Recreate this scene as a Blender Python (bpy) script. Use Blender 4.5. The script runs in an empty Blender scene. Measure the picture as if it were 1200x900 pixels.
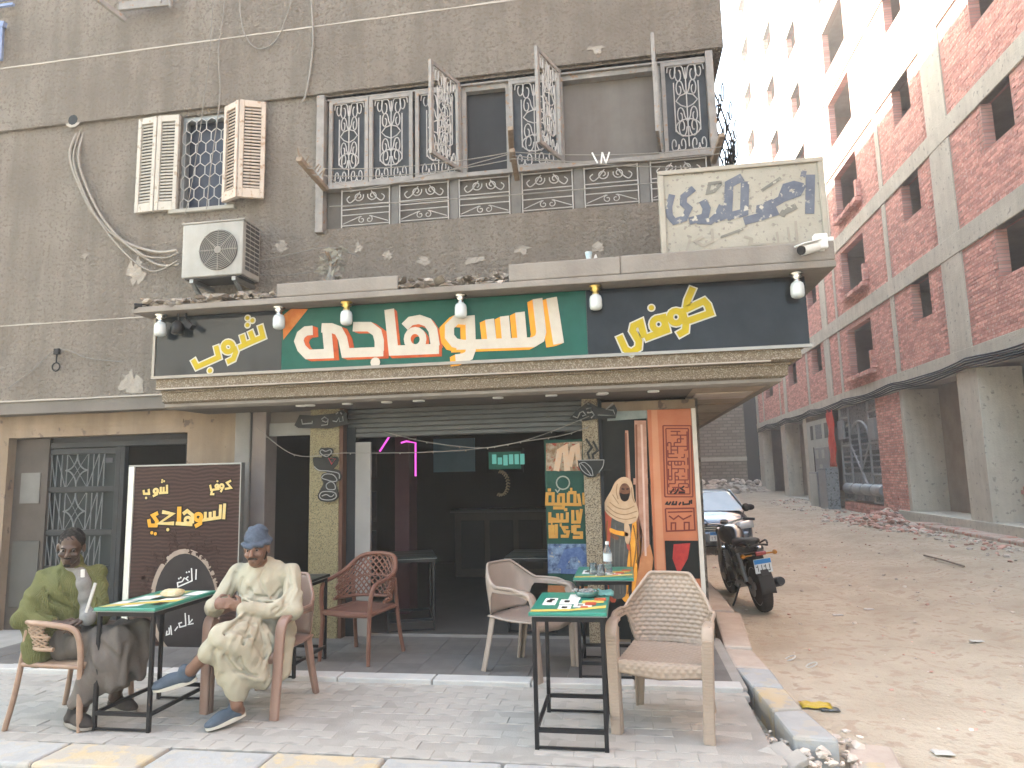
import bpy, bmesh, math, random
import numpy as np
from mathutils import Vector, Matrix, noise
random.seed(7)
SC = bpy.context.scene
COL = SC.collection
rad = math.radians
# ---------------------------------------------------------------- camera
F_PX = 800.0
YAW, PITCH, ROLL = rad(9.2), rad(7.5), rad(-1.3)
CAM = Vector((0, 0, 1.55))
fw = Vector((-math.sin(YAW)*math.cos(PITCH), math.cos(YAW)*math.cos(PITCH), math.sin(PITCH)))
r0 = Vector((math.cos(YAW), math.sin(YAW), 0)); u0 = r0.cross(fw)
rt = r0*math.cos(ROLL) + u0*math.sin(ROLL); up = u0*math.cos(ROLL) - r0*math.sin(ROLL)
cd = bpy.data.cameras.new("camera"); cam = bpy.data.objects.new("camera", cd); COL.objects.link(cam)
m = Matrix((rt, up, -fw)).transposed().to_4x4(); m.translation = CAM; cam.matrix_world = m
cd.sensor_width = 36; cd.lens = 36*F_PX/1200; cd.clip_start = 0.05; cd.clip_end = 1500
SC.camera = cam
# ---------------------------------------------------------------- sky, sun, exposure
SUN_EL, SUN_AZ = rad(33), rad(32)       # sun behind the cafe building, to its left
travel = Vector((math.cos(SUN_EL)*math.cos(SUN_AZ), -math.cos(SUN_EL)*math.sin(SUN_AZ), -math.sin(SUN_EL)))
W = bpy.data.worlds.new("World"); SC.world = W; W.use_nodes = True
wn = W.node_tree.nodes; bg = wn["Background"]
sky = wn.new("ShaderNodeTexSky"); sky.sky_type = 'NISHITA'; sky.sun_disc = False
sky.sun_elevation = SUN_EL
sd = -travel
sky.sun_rotation = math.atan2(sd.x, sd.y)
sky.air_density = 1.3; sky.dust_density = 3.5; sky.ozone_density = 1.0; sky.altitude = 50
tint = wn.new("ShaderNodeMix"); tint.data_type = 'RGBA'; tint.blend_type = 'MULTIPLY'; tint.inputs[0].default_value = 1; tint.inputs[7].default_value = (1, 1.05, 1, 1)
W.node_tree.links.new(sky.outputs[0], tint.inputs[6]); W.node_tree.links.new(tint.outputs[2], bg.inputs[0]); bg.inputs[1].default_value = 0.15
sl = bpy.data.lights.new("sun", 'SUN'); sl.energy = 4.6; sl.angle = rad(0.6); sl.color = (.98, 1, .94)
so = bpy.data.objects.new("sun", sl); COL.objects.link(so); so.location = (-20, 20, 40)
so.rotation_euler = travel.to_track_quat('-Z', 'Y').to_euler()
SC.view_settings.view_transform = 'Standard'; SC.view_settings.look = 'None'
SC.view_settings.exposure = 3.25; SC.view_settings.gamma = 1
SC.render.engine = 'CYCLES'
SC.cycles.max_bounces = 6; SC.cycles.diffuse_bounces = 4; SC.cycles.glossy_bounces = 3
SC.cycles.transparent_max_bounces = 12; SC.cycles.transmission_bounces = 6
SC.cycles.use_denoising = True

# ---------------------------------------------------------------- helpers
def at(px, py, ax, v):
    """photograph pixel -> the point of the plane axis=v it looks at"""
    d = rt*((px-600)/F_PX) - up*((py-450)/F_PX) + fw
    return CAM + d*((v-CAM[ax])/d[ax])
def project(q):
    d = Vector(q)-CAM; z = d.dot(fw)
    return (600+F_PX*d.dot(rt)/z, 450-F_PX*d.dot(up)/z, z)
def origin(o):
    v = Vector((0, 0, 0))
    while o: v += o.location; o = o.parent
    return v
def tag(o, label=None, cat=None, group=None, kind=None):
    if label: o["label"] = label
    if cat: o["category"] = cat
    if group: o["group"] = group
    if kind: o["kind"] = kind
    return o
def thing(name, label, cat, loc=(0, 0, 0), group=None):
    o = bpy.data.objects.new(name, None); COL.objects.link(o); o.location = loc
    o.empty_display_size = .1
    return tag(o, label, cat, group)
def relabel(o, label): o["label"] = label; return o
def copy_tree(o, parent=None):
    c = o.copy(); COL.objects.link(c)
    if parent: c.parent = parent
    for ch in list(o.children): copy_tree(ch, c)
    return c
def link_mesh(name, me, mats, parent=None, off=None):
    if not isinstance(mats, (list, tuple)): mats = [mats]
    for x in mats: me.materials.append(x)
    o = bpy.data.objects.new(name, me); COL.objects.link(o)
    if parent: o.parent = parent
    return o
class MB:
    """collects shapes (in world or thing-local coordinates) into one mesh"""
    def __init__(s): s.v = []; s.f = []; s.m = []; s.sm = []
    def add(s, vs, fs, mi=0, smooth=False):
        b = len(s.v); s.v += [tuple(v) for v in vs]
        for f in fs: s.f.append(tuple(b+i for i in f)); s.m.append(mi); s.sm.append(smooth)
        return s
    def box(s, x0, x1, y0, y1, z0, z1, mi=0):
        vs = [(x, y, z) for x in (x0, x1) for y in (y0, y1) for z in (z0, z1)]
        return s.add(vs, [(0,1,3,2),(4,6,7,5),(0,4,5,1),(2,3,7,6),(0,2,6,4),(1,5,7,3)], mi)
    def obox(s, c, ax, ay, az, mi=0):
        """box about centre c with half-axis vectors"""
        c = Vector(c); ax, ay, az = Vector(ax), Vector(ay), Vector(az)
        vs = [c+ax*i+ay*j+az*k for i in (-1, 1) for j in (-1, 1) for k in (-1, 1)]
        return s.add(vs, [(0,1,3,2),(4,6,7,5),(0,4,5,1),(2,3,7,6),(0,2,6,4),(1,5,7,3)], mi)
    def bar(s, a, b, w, h, upv=(0, 0, 1), mi=0):
        a, b = Vector(a), Vector(b); d = (b-a); L = d.length; d /= max(L, 1e-6)
        u = Vector(upv); sdv = d.cross(u)
        if sdv.length < 1e-4: sdv = d.cross(Vector((1, 0, 0)))
        sdv.normalize(); u = sdv.cross(d)
        return s.obox((a+b)/2, d*L/2, sdv*w/2, u*h/2, mi)
    def tube(s, pts, r, n=8, mi=0, closed=False, cap=True, flat=1.0, upv=None):
        pts = [Vector(p) for p in pts]; N = len(pts)
        rs = r if isinstance(r, (list, tuple)) else [r]*N
        ring = []; prev = None
        for i, p in enumerate(pts):
            if closed: d = pts[(i+1) % N]-pts[i-1]
            else: d = pts[min(i+1, N-1)]-pts[max(i-1, 0)]
            if d.length < 1e-9: d = Vector((0, 0, 1))
            d.normalize()
            if prev is None:
                a = Vector(upv) if upv else (Vector((0, 0, 1)) if abs(d.z) < .9 else Vector((1, 0, 0)))
            else: a = prev
            a = a - d*a.dot(d)
            if a.length < 1e-6: a = Vector((1, 0, 0)) - d*d.x
            a.normalize(); prev = a; b = d.cross(a)
            ring.append([p + (a*math.cos(t)*flat + b*math.sin(t))*rs[i] for t in [2*math.pi*k/n for k in range(n)]])
        vs = [v for q in ring for v in q]; fs = []
        for i in range(N if closed else N-1):
            j = (i+1) % N
            for k in range(n):
                l = (k+1) % n; fs.append((i*n+k, i*n+l, j*n+l, j*n+k))
        s.add(vs, fs, mi, True)
        if cap and not closed:
            s.add(ring[0], [tuple(range(n-1, -1, -1))], mi); s.add(ring[-1], [tuple(range(n))], mi)
        return s
    def lathe(s, c, prof, n=16, mi=0, axis=(0, 0, 1), smooth=True):
        """prof: (radius, height) pairs"""
        c = Vector(c); ax = Vector(axis).normalized()
        a = ax.orthogonal().normalized(); b = ax.cross(a); vs = []; fs = []
        for r, h in prof:
            for k in range(n):
                t = 2*math.pi*k/n; vs.append(c+ax*h+(a*math.cos(t)+b*math.sin(t))*r)
        for i in range(len(prof)-1):
            for k in range(n):
                l = (k+1) % n; fs.append((i*n+k, i*n+l, (i+1)*n+l, (i+1)*n+k))
        s.add(vs, fs, mi, smooth)
        s.add(vs[:n], [tuple(range(n-1, -1, -1))], mi); s.add(vs[-n:], [tuple(range(n))], mi)
        return s
    def poly(s, pts, d=None, mi=0):
        """planar polygon (world points); with d (a vector) a prism of that depth"""
        pts = [Vector(p) for p in pts]; n = len(pts)
        if d is None: return s.add(pts, [tuple(range(n))], mi)
        d = Vector(d); vs = pts+[p+d for p in pts]
        fs = [tuple(range(n)), tuple(range(2*n-1, n-1, -1))]+[(i, i+n, (i+1) % n+n, (i+1) % n) for i in range(n)]
        return s.add(vs, fs, mi)
    def grid(s, P, mi=0, smooth=True, closed_u=False):
        """P: rows of points"""
        R, C_ = len(P), len(P[0]); vs = [p for q in P for p in q]; fs = []
        for i in range(R-1):
            for j in range(C_ if closed_u else C_-1):
                k = (j+1) % C_; fs.append((i*C_+j, i*C_+k, (i+1)*C_+k, (i+1)*C_+j))
        return s.add(vs, fs, mi, smooth)
    def ico(s, c, r, sub=1, mi=0, jit=0, sc=(1, 1, 1), smooth=False):
        bm = bmesh.new(); bmesh.ops.create_icosphere(bm, subdivisions=sub, radius=1)
        c = Vector(c); rz = random.random()*6.28; R_ = Matrix.Rotation(rz, 3, 'Z') @ Matrix.Rotation((random.random()-.5)*jit*2, 3, 'X')
        vs = []
        for v in bm.verts:
            p = v.co*(1+random.uniform(-jit, jit)); p = Vector((p.x*sc[0], p.y*sc[1], p.z*sc[2]))*r
            vs.append(c+R_ @ p)
        fs = [[v.index for v in f.verts] for f in bm.faces]; bm.free()
        return s.add(vs, fs, mi, smooth)
    def build(s, name, mats, parent=None, bevel=0, seg=2, fix=True, autosmooth=None, subsurf=0):
        o0 = origin(parent) if parent else Vector((0, 0, 0))
        me = bpy.data.meshes.new(name)
        me.from_pydata([(x-o0.x, y-o0.y, z-o0.z) for x, y, z in s.v], [], s.f)
        me.polygons.foreach_set("material_index", s.m); me.polygons.foreach_set("use_smooth", s.sm)
        if fix:
            bm = bmesh.new(); bm.from_mesh(me); bmesh.ops.recalc_face_normals(bm, faces=bm.faces); bm.to_mesh(me); bm.free()
        me.update()
        o = link_mesh(name, me, mats, parent)
        if bevel:
            b = o.modifiers.new("bevel", 'BEVEL'); b.width = bevel; b.segments = seg; b.limit_method = 'ANGLE'; b.angle_limit = rad(50)
        if subsurf:
            b = o.modifiers.new("sub", 'SUBSURF'); b.levels = subsurf; b.render_levels = subsurf
        return o
def spline(pts, n=6, closed=False):
    """Catmull-Rom through points"""
    P = [Vector(p) for p in pts]; N = len(P); out = []
    for i in range(N if closed else N-1):
        if closed: p0, p1, p2, p3 = P[i-1], P[i], P[(i+1) % N], P[(i+2) % N]
        else: p0, p1, p2, p3 = P[max(i-1, 0)], P[i], P[i+1], P[min(i+2, N-1)]
        for k in range(n):
            t = k/n; out.append(.5*((2*p1)+(p2-p0)*t+(2*p0-5*p1+4*p2-p3)*t*t+(3*p1-p0-3*p2+p3)*t**3))
    if not closed: out.append(P[-1])
    return out
def sag(a, b, s, n=14):
    a, b = Vector(a), Vector(b)
    return [a.lerp(b, i/n)-Vector((0, 0, s*4*(i/n)*(1-i/n))) for i in range(n+1)]
def stroke2d(pts, w, cap=0.0):
    """ribbon outline (2-D) of a polyline, mitred"""
    P = [Vector((p[0], p[1])) for p in pts]; n = len(P); L = []; Rr = []
    for i in range(n):
        d0 = (P[i]-P[i-1]).normalized() if i > 0 else (P[1]-P[0]).normalized()
        d1 = (P[i+1]-P[i]).normalized() if i < n-1 else d0
        n0 = Vector((-d0.y, d0.x)); n1 = Vector((-d1.y, d1.x)); mt = n0+n1
        if mt.length < .2: mt = n0
        mt.normalize(); k = min(1/max(mt.dot(n0), .45), 1.9)
        q = P[i]
        if i == 0: q = q-d0*cap
        if i == n-1: q = q+d1*cap
        L.append(q+mt*w/2*k); Rr.append(q-mt*w/2*k)
    return L, Rr

# ---------------------------------------------------------------- materials
def srgb(h):
    c = [int(h[i:i+2], 16)/255 for i in (0, 2, 4)]
    return tuple(x/12.92 if x <= .04045 else ((x+.055)/1.055)**2.4 for x in c)
# reflectance scale of the materials named: the rest darkened to balance the side street's weaker light
SHADE = dict(dirt_road=.9, red_brick=1.18, red_brick_wall_far=1.18, frame_concrete=1.2, concrete_dusty=1.1, rubble_stone=1.1, rubble_brick=1.1, kerb_brick_plaster=1.1, mortar=1, gate_grey_blue=.8, gate_relief_pale=.62, panel_front_grey_green=1, cloth_red=1,
             paver_cement=.82, paving_sand=.82, step_edge_worn=.8, kerb_worn_blue_grey=.85, kerb_worn_yellow=.85, kerb_dusty=.9, sack_cloth=1, sack_pink=1, old_brick_grey=.75, table_print_white=.85, table_print_green=.85, robe_pale_beige=.62, terrazzo_moulding=.4, mosaic_gold=.42, mosaic_brown=.5, roller_shutter_grey=.42, porch_tile=.55, door_iron_grey=.35, door_backing_blue=.35, door_scroll_pale=.6, door_side_panel=.5, box_grey=.6, paper_grey=.7, window_dark=.5, print_night=.4, print_robe_orange=.95, print_robe_maroon=.9, print_photo_warm=.4, print_orange=.5, foil_yellow=.5, print_dark_wood=.6, soffit_plaster=.5, broken_masonry=.55, poster_green=.6, bulb_milky=.62, print_robe_cream=.62, picture_dim=1, print_pink_stone=.7, letter_cream=.52, letter_yellow=.45, letter_white=.5, pipe_insulation_pale=.42, ac_cream=.55, ac_grille=.45, cardigan_olive=.62, pillar_neon_glow=.35, counter_wood_dim=.35, counter_top_dim=.3, door_leaf_grey=.42, transom_pale=.45, table_slat_dull=.4, table_print_dark=.4, aluminium_trim=.4, cable_pale=.5, ledge_concrete=.46, room_wall_dark=.3, room_floor=.5, dark_interior=.5, skin_dark=.8, skin_brown=.68)
def M(name, col, rough=.8, var=.12, scale=4, col2=None, bump=0, bscale=60, metal=0, spec=.13, island=0, streak=0, coat=0,
      detail=5, emit=None, estr=1, contrast=.25, alpha=None, trans=0, ior=1.45, speck=None, speckscale=120, speckamt=.5, bdist=.01):
    k = SHADE.get(name.split(".")[0], .68)
    col = tuple(c*k for c in col); col2 = tuple(c*k for c in col2) if col2 else None; speck = tuple(c*k for c in speck) if speck else None
    mt = bpy.data.materials.new(name); mt.use_nodes = True
    nt = mt.node_tree; N, L = nt.nodes, nt.links; b = N["Principled BSDF"]
    b.inputs["Roughness"].default_value = rough; b.inputs["Metallic"].default_value = metal
    b.inputs["Specular IOR Level"].default_value = spec; b.inputs["Coat Weight"].default_value = coat
    b.inputs["Transmission Weight"].default_value = trans; b.inputs["IOR"].default_value = ior
    if alpha is not None: b.inputs["Alpha"].default_value = alpha
    tc = N.new("ShaderNodeTexCoord"); src = tc.outputs["Object"]
    if col2 is None: col2 = tuple(min(1, c*(1+var*2)) for c in col); col = tuple(c*(1-var*.6) for c in col)
    nz = N.new("ShaderNodeTexNoise"); nz.inputs["Scale"].default_value = scale; nz.inputs["Detail"].default_value = detail
    nz.inputs["Roughness"].default_value = .62
    L.new(src, nz.inputs["Vector"])
    rp = N.new("ShaderNodeValToRGB"); L.new(nz.outputs["Fac"], rp.inputs[0])
    rp.color_ramp.elements[0].position = .5-contrast; rp.color_ramp.elements[1].position = .5+contrast
    rp.color_ramp.elements[0].color = (*col, 1); rp.color_ramp.elements[1].color = (*col2, 1)
    out = rp.outputs[0]
    def mix(a, bcol, fac, mode='MIX'):
        x = N.new("ShaderNodeMix"); x.data_type = 'RGBA'; x.blend_type = mode
        if isinstance(fac, float): x.inputs[0].default_value = fac
        else: L.new(fac, x.inputs[0])
        L.new(a, x.inputs[6])
        if isinstance(bcol, tuple): x.inputs[7].default_value = (*bcol, 1)
        else: L.new(bcol, x.inputs[7])
        return x.outputs[2]
    if streak:
        mp = N.new("ShaderNodeMapping"); mp.inputs["Scale"].default_value = (3, 3, .25); L.new(src, mp.inputs[0])
        n2 = N.new("ShaderNodeTexNoise"); n2.inputs["Scale"].default_value = 2.2; n2.inputs["Detail"].default_value = 7; L.new(mp.outputs[0], n2.inputs["Vector"])
        r2 = N.new("ShaderNodeValToRGB"); L.new(n2.outputs["Fac"], r2.inputs[0])
        r2.color_ramp.elements[0].position = .42; r2.color_ramp.elements[1].position = .72
        ml = N.new("ShaderNodeMath"); ml.operation = 'MULTIPLY'; ml.inputs[1].default_value = streak; L.new(r2.outputs[0], ml.inputs[0])
        out = mix(out, tuple(c*.45 for c in col), ml.outputs[0])
    if speck:
        n3 = N.new("ShaderNodeTexNoise"); n3.inputs["Scale"].default_value = speckscale; n3.inputs["Detail"].default_value = 3; L.new(src, n3.inputs["Vector"])
        r3 = N.new("ShaderNodeValToRGB"); L.new(n3.outputs["Fac"], r3.inputs[0])
        r3.color_ramp.elements[0].position = .68-.3*speckamt; r3.color_ramp.elements[1].position = .74-.3*speckamt
        out = mix(out, speck, r3.outputs[0])
    if island:
        gi = N.new("ShaderNodeNewGeometry"); oi = N.new("ShaderNodeObjectInfo")
        ad = N.new("ShaderNodeMath"); ad.operation = 'ADD'; L.new(gi.outputs["Random Per Island"], ad.inputs[0]); L.new(oi.outputs["Random"], ad.inputs[1])
        fr = N.new("ShaderNodeMath"); fr.operation = 'FRACT'; L.new(ad.outputs[0], fr.inputs[0])
        mr = N.new("ShaderNodeMapRange"); mr.inputs[3].default_value = 1-island; mr.inputs[4].default_value = 1+island; L.new(fr.outputs[0], mr.inputs[0])
        cb = N.new("ShaderNodeCombineColor"); [L.new(mr.outputs[0], cb.inputs[i]) for i in range(3)]
        out = mix(out, cb.outputs[0], 1.0, 'MULTIPLY')
    L.new(out, b.inputs["Base Color"])
    if bump:
        n4 = N.new("ShaderNodeTexNoise"); n4.inputs["Scale"].default_value = bscale; n4.inputs["Detail"].default_value = 6; n4.inputs["Roughness"].default_value = .65
        L.new(src, n4.inputs["Vector"])
        bp = N.new("ShaderNodeBump"); bp.inputs["Strength"].default_value = bump; bp.inputs["Distance"].default_value = bdist
        L.new(n4.outputs["Fac"], bp.inputs["Height"]); L.new(bp.outputs[0], b.inputs["Normal"])
    if emit:
        b.inputs["Emission Color"].default_value = (*emit, 1); b.inputs["Emission Strength"].default_value = estr
    return mt
def flat(name, h, rough=.6, **k): return M(name, srgb(h) if isinstance(h, str) else h, rough, **{**dict(var=.06, scale=9), **k})
m_stucco = M("stucco_grey_brown", (.285, .245, .203), .95, col2=(.4, .355, .305), scale=1.1, bump=1.0, bscale=24, bdist=.13, streak=.34, contrast=.2, speck=(.275,.235,.193), speckscale=30, speckamt=.45, detail=11)
m_stucco_low = M("plaster_peeling", (.23, .17, .115), .92, col2=(.35, .27, .2), scale=1.6, bump=.5, bscale=22, bdist=.02, streak=.35, speck=(.14,.11,.09), speckscale=7, speckamt=.12, detail=8)
m_mortar = M("mortar", (.3, .26, .22), .95, bump=.4)
m_conc = M("concrete", (.27, .26, .23), .9, col2=(.4, .385, .345), scale=1.6, bump=.5, bscale=30, bdist=.015, streak=.25)
m_conc_d = M("concrete_dusty", (.25, .222, .188), .95, col2=(.35, .315, .275), scale=2, bump=.6, bscale=20, bdist=.02)
m_brick = M("red_brick", (.45, .205, .17), .9, col2=(.57, .32, .27), scale=9, bump=.4, bscale=60, island=.22, speck=(.58,.42,.36), speckscale=14, speckamt=.35)
m_dirt = M("dirt_road", (.385, .325, .245), .97, col2=(.55, .485, .385), scale=.9, bump=.9, bscale=11, bdist=.06, speck=(.41,.33,.25), speckscale=9, speckamt=.4, contrast=.22, detail=12)
m_paver = M("paver_cement", (.32, .3, .27), .9, col2=(.415, .395, .36), scale=1.6, bump=.5, bscale=60, island=.03, streak=0, speck=(.285,.27,.25), speckscale=3.2, speckamt=.4, detail=9)
m_joint = M("paving_sand", (.295, .28, .255), .97, bump=.4, bscale=80)
m_dark = flat("dark_interior", (.035, .04, .045), .7, bump=.1)
m_black = flat("black_metal", (.02, .02, .022), .45, bump=.15, bscale=90)
m_steel = flat("grey_steel", (.3, .31, .31), .45, metal=.6)
# ================================================================ SETTING
# ---- dirt road: one sheet to the horizon, dense near the camera
def road_z(x, y):
    n = noise.noise(Vector((x*.35, y*.35, 0)))*.035 + noise.noise(Vector((x*1.3, y*1.3, 3)))*.018 + noise.noise(Vector((x*4, y*4, 9)))*.008
    for x0, sl_, w_ in ((2.9, .05, .16), (4.35, .05, .18), (3.7, -.03, .14), (5.2, -.03, .15)):      # wheel ruts
        u_ = (x-x0-sl_*(y-6)-.25*math.sin(y*.23+x0))/w_; n -= .04*math.exp(-u_*u_)-.016*math.exp(-(abs(u_)-1.7)**2*3)
    n += noise.noise(Vector((x*2.3, y*2.3, 5)))*.016
    z = -.15 + n*min(1, max(.25, (y-2)/6))
    rx = (x-4.2)/2.6                                # dust drifted towards the far kerb
    if rx > 0 and y > 8: z += .06*min(rx, 1.5)
    z -= .2*math.exp(-((x-1.9)/2.4)**2)*min(1, max(0, (y-10.5)/4))*min(1, max(0, (30-y)/8))
    if y > 26: z += min(.25, (y-26)*.016)
    if x < 1.15 and y < 6.6: z = min(z, -.14)
    return z
xs = sorted(set([-150, -60, -20, -12, -8]+[round(-6+.25*i, 3) for i in range(29)]+[round(1+.16*i, 3) for i in range(57)]+[10.5, 12, 16, 24, 60, 150]))
ys = sorted(set([-150, -40, -15, -6, 0]+[round(1+.16*i, 3) for i in range(95)]+[round(16.2+.5*i, 3) for i in range(60)]+[50, 60, 90, 150]))
P = [[(x, y, road_z(x, y)) for x in xs] for y in ys]
road = MB().grid(P).build("road", m_dirt); tag(road, kind="structure")
# ---- pavement in front of the cafe
pave = thing("pavement", None, None, (0, 0, 0)); tag(pave, kind="structure")
PAVE = [(-16, 3.86), (.78, 3.86), (.80, 4.4), (.80, 5.22), (-16, 5.22)]
mb = MB(); mb.box(-16, .74, 3.9, 5.25, -.3, -.0025); mb.build("paving_bed", m_joint, pave)
pav_me = {}
def paver_mesh(w, d, k):
    key = (round(w, 3), round(d, 3), k)
    if key not in pav_me:
        b = MB(); t = .0015+.001*k
        x, y = w/2-.0015, d/2-.0015
        vs = [(-x, -y, -.04), (x, -y, -.04), (x, y, -.04), (-x, y, -.04), (-x, -y, -t), (x, -y, -t), (x, y, -t), (-x, y, -t),
              (-x+t, -y+t, 0), (x-t, -y+t, 0), (x-t, y-t, 0), (-x+t, y-t, 0)]
        fs = [(i, (i+1) % 4, (i+1) % 4+4, i+4) for i in range(4)]+[(i+4, (i+1) % 4+4, (i+1) % 4+8, i+8) for i in range(4)]+[(8, 9, 10, 11)]
        me = bpy.data.meshes.new("paver"); me.from_pydata(vs, [], fs); me.materials.append(m_paver); pav_me[key] = (me, vs, fs)
    return pav_me[key]
cand = []
PW, PD = .225, .1125
row = 0; y = 3.88
while y < 5.2:
    x = -6.2+(row % 2)*PW/2
    while x < .72:
        c = Vector((x, y+PD/2, random.uniform(-.004, .002)))
        brk = x > .45 and y < 4.9
        if not (brk and random.random() < .45):
            a = project(c); cand.append((a[2], -20 < a[0] < 1220 and a[1] < 915, c, brk))
        x += PW
    y += PD; row += 1
cand.sort(key=lambda t: (not t[1], t[0]))
rest = MB()
for i, (dz, vis, c, brk) in enumerate(cand):
    k = random.choice((0, 1, 1, 2)); me, vs, fs = paver_mesh(PW, PD, k)
    rot = (random.gauss(0, .012), random.gauss(0, .012), random.gauss(0, .012)) if not brk else (random.gauss(0, .06), random.gauss(0, .06), random.gauss(0, .12))
    if i < 300:
        o = bpy.data.objects.new("paver", me); COL.objects.link(o); o.parent = pave; o.location = c; o.rotation_euler = rot
    else: rest.add([Vector(v)+c for v in vs], fs)
tag(rest.build("far_pavers", m_paver, pave, fix=False), kind="stuff")
# painted kerb along the road in front
m_kgrey = M("kerb_worn_blue_grey", (.3, .305, .3), .9, col2=(.4, .4, .39), scale=5, bump=.5, bscale=40, speck=(.38,.36,.32), speckscale=9, speckamt=.5)
m_kyel = M("kerb_worn_yellow", (.46, .36, .215), .9, col2=(.44, .39, .31), scale=5, bump=.5, bscale=40, speck=(.37,.345,.3), speckscale=8, speckamt=.72)
x = -9.3; i = 0
while x < .6:
    w = .66
    b = MB().box(x+.006, x+w-.006, 3.56, 3.865, -.32, .004+random.uniform(-.006, .004))
    o = b.build("kerb_stone", m_kyel if abs(x+3.36) < .1 or abs(x+2.04) < .1 else m_kgrey, pave, bevel=.018)
    if o.data.materials[0] == m_kyel: o["label"] = "kerb stone with worn yellow paint"
    x += w; i += 1
# kerb along the side street, its last stone tipped and broken off
kz = .03
edges = [((836, 715), (868, 718)), ((849, 758), (882, 760)), ((861, 780), (903, 784)), ((881, 802), (920, 806)), ((905, 833), (941, 831)), ((930, 862), (985, 866))]
m_kpink = M("kerb_dusty", (.36, .3, .25), .95, col2=(.48, .41, .35), scale=5, bump=.5, bscale=40)
kmats = [m_kpink, m_kpink, m_kgrey, m_kyel, m_kgrey]
for i in range(5):
    a, b_ = [at(*p, 2, kz) for p in edges[i]]; c, d = [at(*p, 2, kz) for p in edges[i+1]]
    ga = .008
    q = [a.lerp(c, ga*3), b_.lerp(d, ga*3), d.lerp(b_, ga*3), c.lerp(a, ga*3)]
    q = [p+Vector((0, 0, random.uniform(-.008, .008))) for p in q]
    MB().poly(q, (0, 0, -.27)).build("kerb_stone", kmats[i], pave, bevel=.02)
a, b_ = [at(*p, 2, kz) for p in edges[0]]
for j in range(6):
    y0 = a.y+.02+j*.6
    MB().box(.83, 1.1, y0, y0+.58, -.3, kz-.01*j).build("kerb_stone", m_kpink, pave, bevel=.02)
# stone lying flat past the corner
q = [at(*p, 2, -.09) for p in ((990, 868), (1045, 874), (1062, 905), (1000, 905))]
MB().poly(q, (0, 0, -.15)).build("kerb_stone", m_kpink, pave, bevel=.02)
q = [at(*p, 2, -.085) for p in ((1010, 893), (1036, 894), (1040, 906), (1012, 906))]
MB().poly(q, (0, 0, -.02)).build("paint_patch", m_kyel, pave)
# ---- porch floor, one low step up
porch = thing("porch_floor", None, None, (0, 0, 0)); tag(porch, kind="structure")
m_tile_d = M("porch_tile", (.17, .16, .15), .6, col2=(.25, .235, .22), scale=5, bump=.15, bscale=60, island=.14)
m_edge = M("step_edge_worn", (.42, .41, .39), .85, col2=(.52, .505, .48), scale=6, bump=.4, bscale=40)
MB().box(-16, .78, 5.24, 6.7, -.3, .018).build("porch_bed", m_joint, porch)
for k in range(13):
    x0 = -9.0+k*.75; MB().box(x0+.004, min(x0+.746, .78), 5.19, 5.34, -.02, .034+random.uniform(-.003, .003)).build("step_edge", m_edge, porch, bevel=.008)
tl = MB().box(-.148, .148, -.148, .148, -.01, .006)
tme = None
for iy in range(4):
    for ix in range(22):
        cx, cy = -5.75+ix*.3, 5.5+iy*.3
        if tme is None:
            o = tl.build("tile", m_tile_d, porch); tme = o.data
        else:
            o = bpy.data.objects.new("tile", tme); COL.objects.link(o); o.parent = porch
        o.location = (cx, cy, .02+random.uniform(-.001, .001))
# ================================================================ CAFE BUILDING
cafe = thing("cafe_building", "grey brown stuccoed corner building with the coffee shop on its ground floor", "building", (0, 6.3, 0))
YU, YG = 6.3, 6.5
def wall_holes(mb, x0, x1, z0, z1, y, t, holes):
    """front wall at depth y, thickness t (towards +Y), with rectangular holes and their reveals"""
    xs_ = sorted({x0, x1, *[h[0] for h in holes], *[h[1] for h in holes]}); zs_ = sorted({z0, z1, *[h[2] for h in holes], *[h[3] for h in holes]})
    for a, b in zip(xs_, xs_[1:]):
        for c, d in zip(zs_, zs_[1:]):
            if any(h[0] <= a+1e-6 and b-1e-6 <= h[1] and h[2] <= c+1e-6 and d-1e-6 <= h[3] for h in holes): continue
            mb.add([(a, y, c), (b, y, c), (b, y, d), (a, y, d)], [(0, 1, 2, 3)])
            mb.add([(a, y+t, c), (b, y+t, c), (b, y+t, d), (a, y+t, d)], [(3, 2, 1, 0)])
    for h in holes:
        a, b, c, d = h
        mb.add([(a, y, c), (b, y, c), (b, y, d), (a, y, d), (a, y+t, c), (b, y+t, c), (b, y+t, d), (a, y+t, d)],
               [(0, 4, 5, 1), (1, 5, 6, 2), (2, 6, 7, 3), (3, 7, 4, 0)])
    mb.add([(x0, y, z0), (x1, y, z0), (x1, y, z1), (x0, y, z1), (x0, y+t, z0), (x1, y+t, z0), (x1, y+t, z1), (x0, y+t, z1)],
           [(0, 1, 5, 4), (1, 2, 6, 5), (2, 3, 7, 6), (3, 0, 4, 7)])
SH = (-4.58, -4.02, 4.42, 5.47); GR = (-2.95, .93, 4.06, 5.47)
mb = MB(); wall_holes(mb, -16, .99, 2.43, 5.52, YU, .22, [SH, GR]); mb.build("wall", m_stucco, cafe, fix=False)
mb = MB(); mb.box(-16, 1.09, 6.26, 6.6, 5.5235, 6.29); mb.build("wall", m_stucco, cafe)
mb = MB(); mb.box(-16, 1.09, 6.275, 6.6, 6.292, 9.3); mb.build("wall", m_stucco, cafe)
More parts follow.
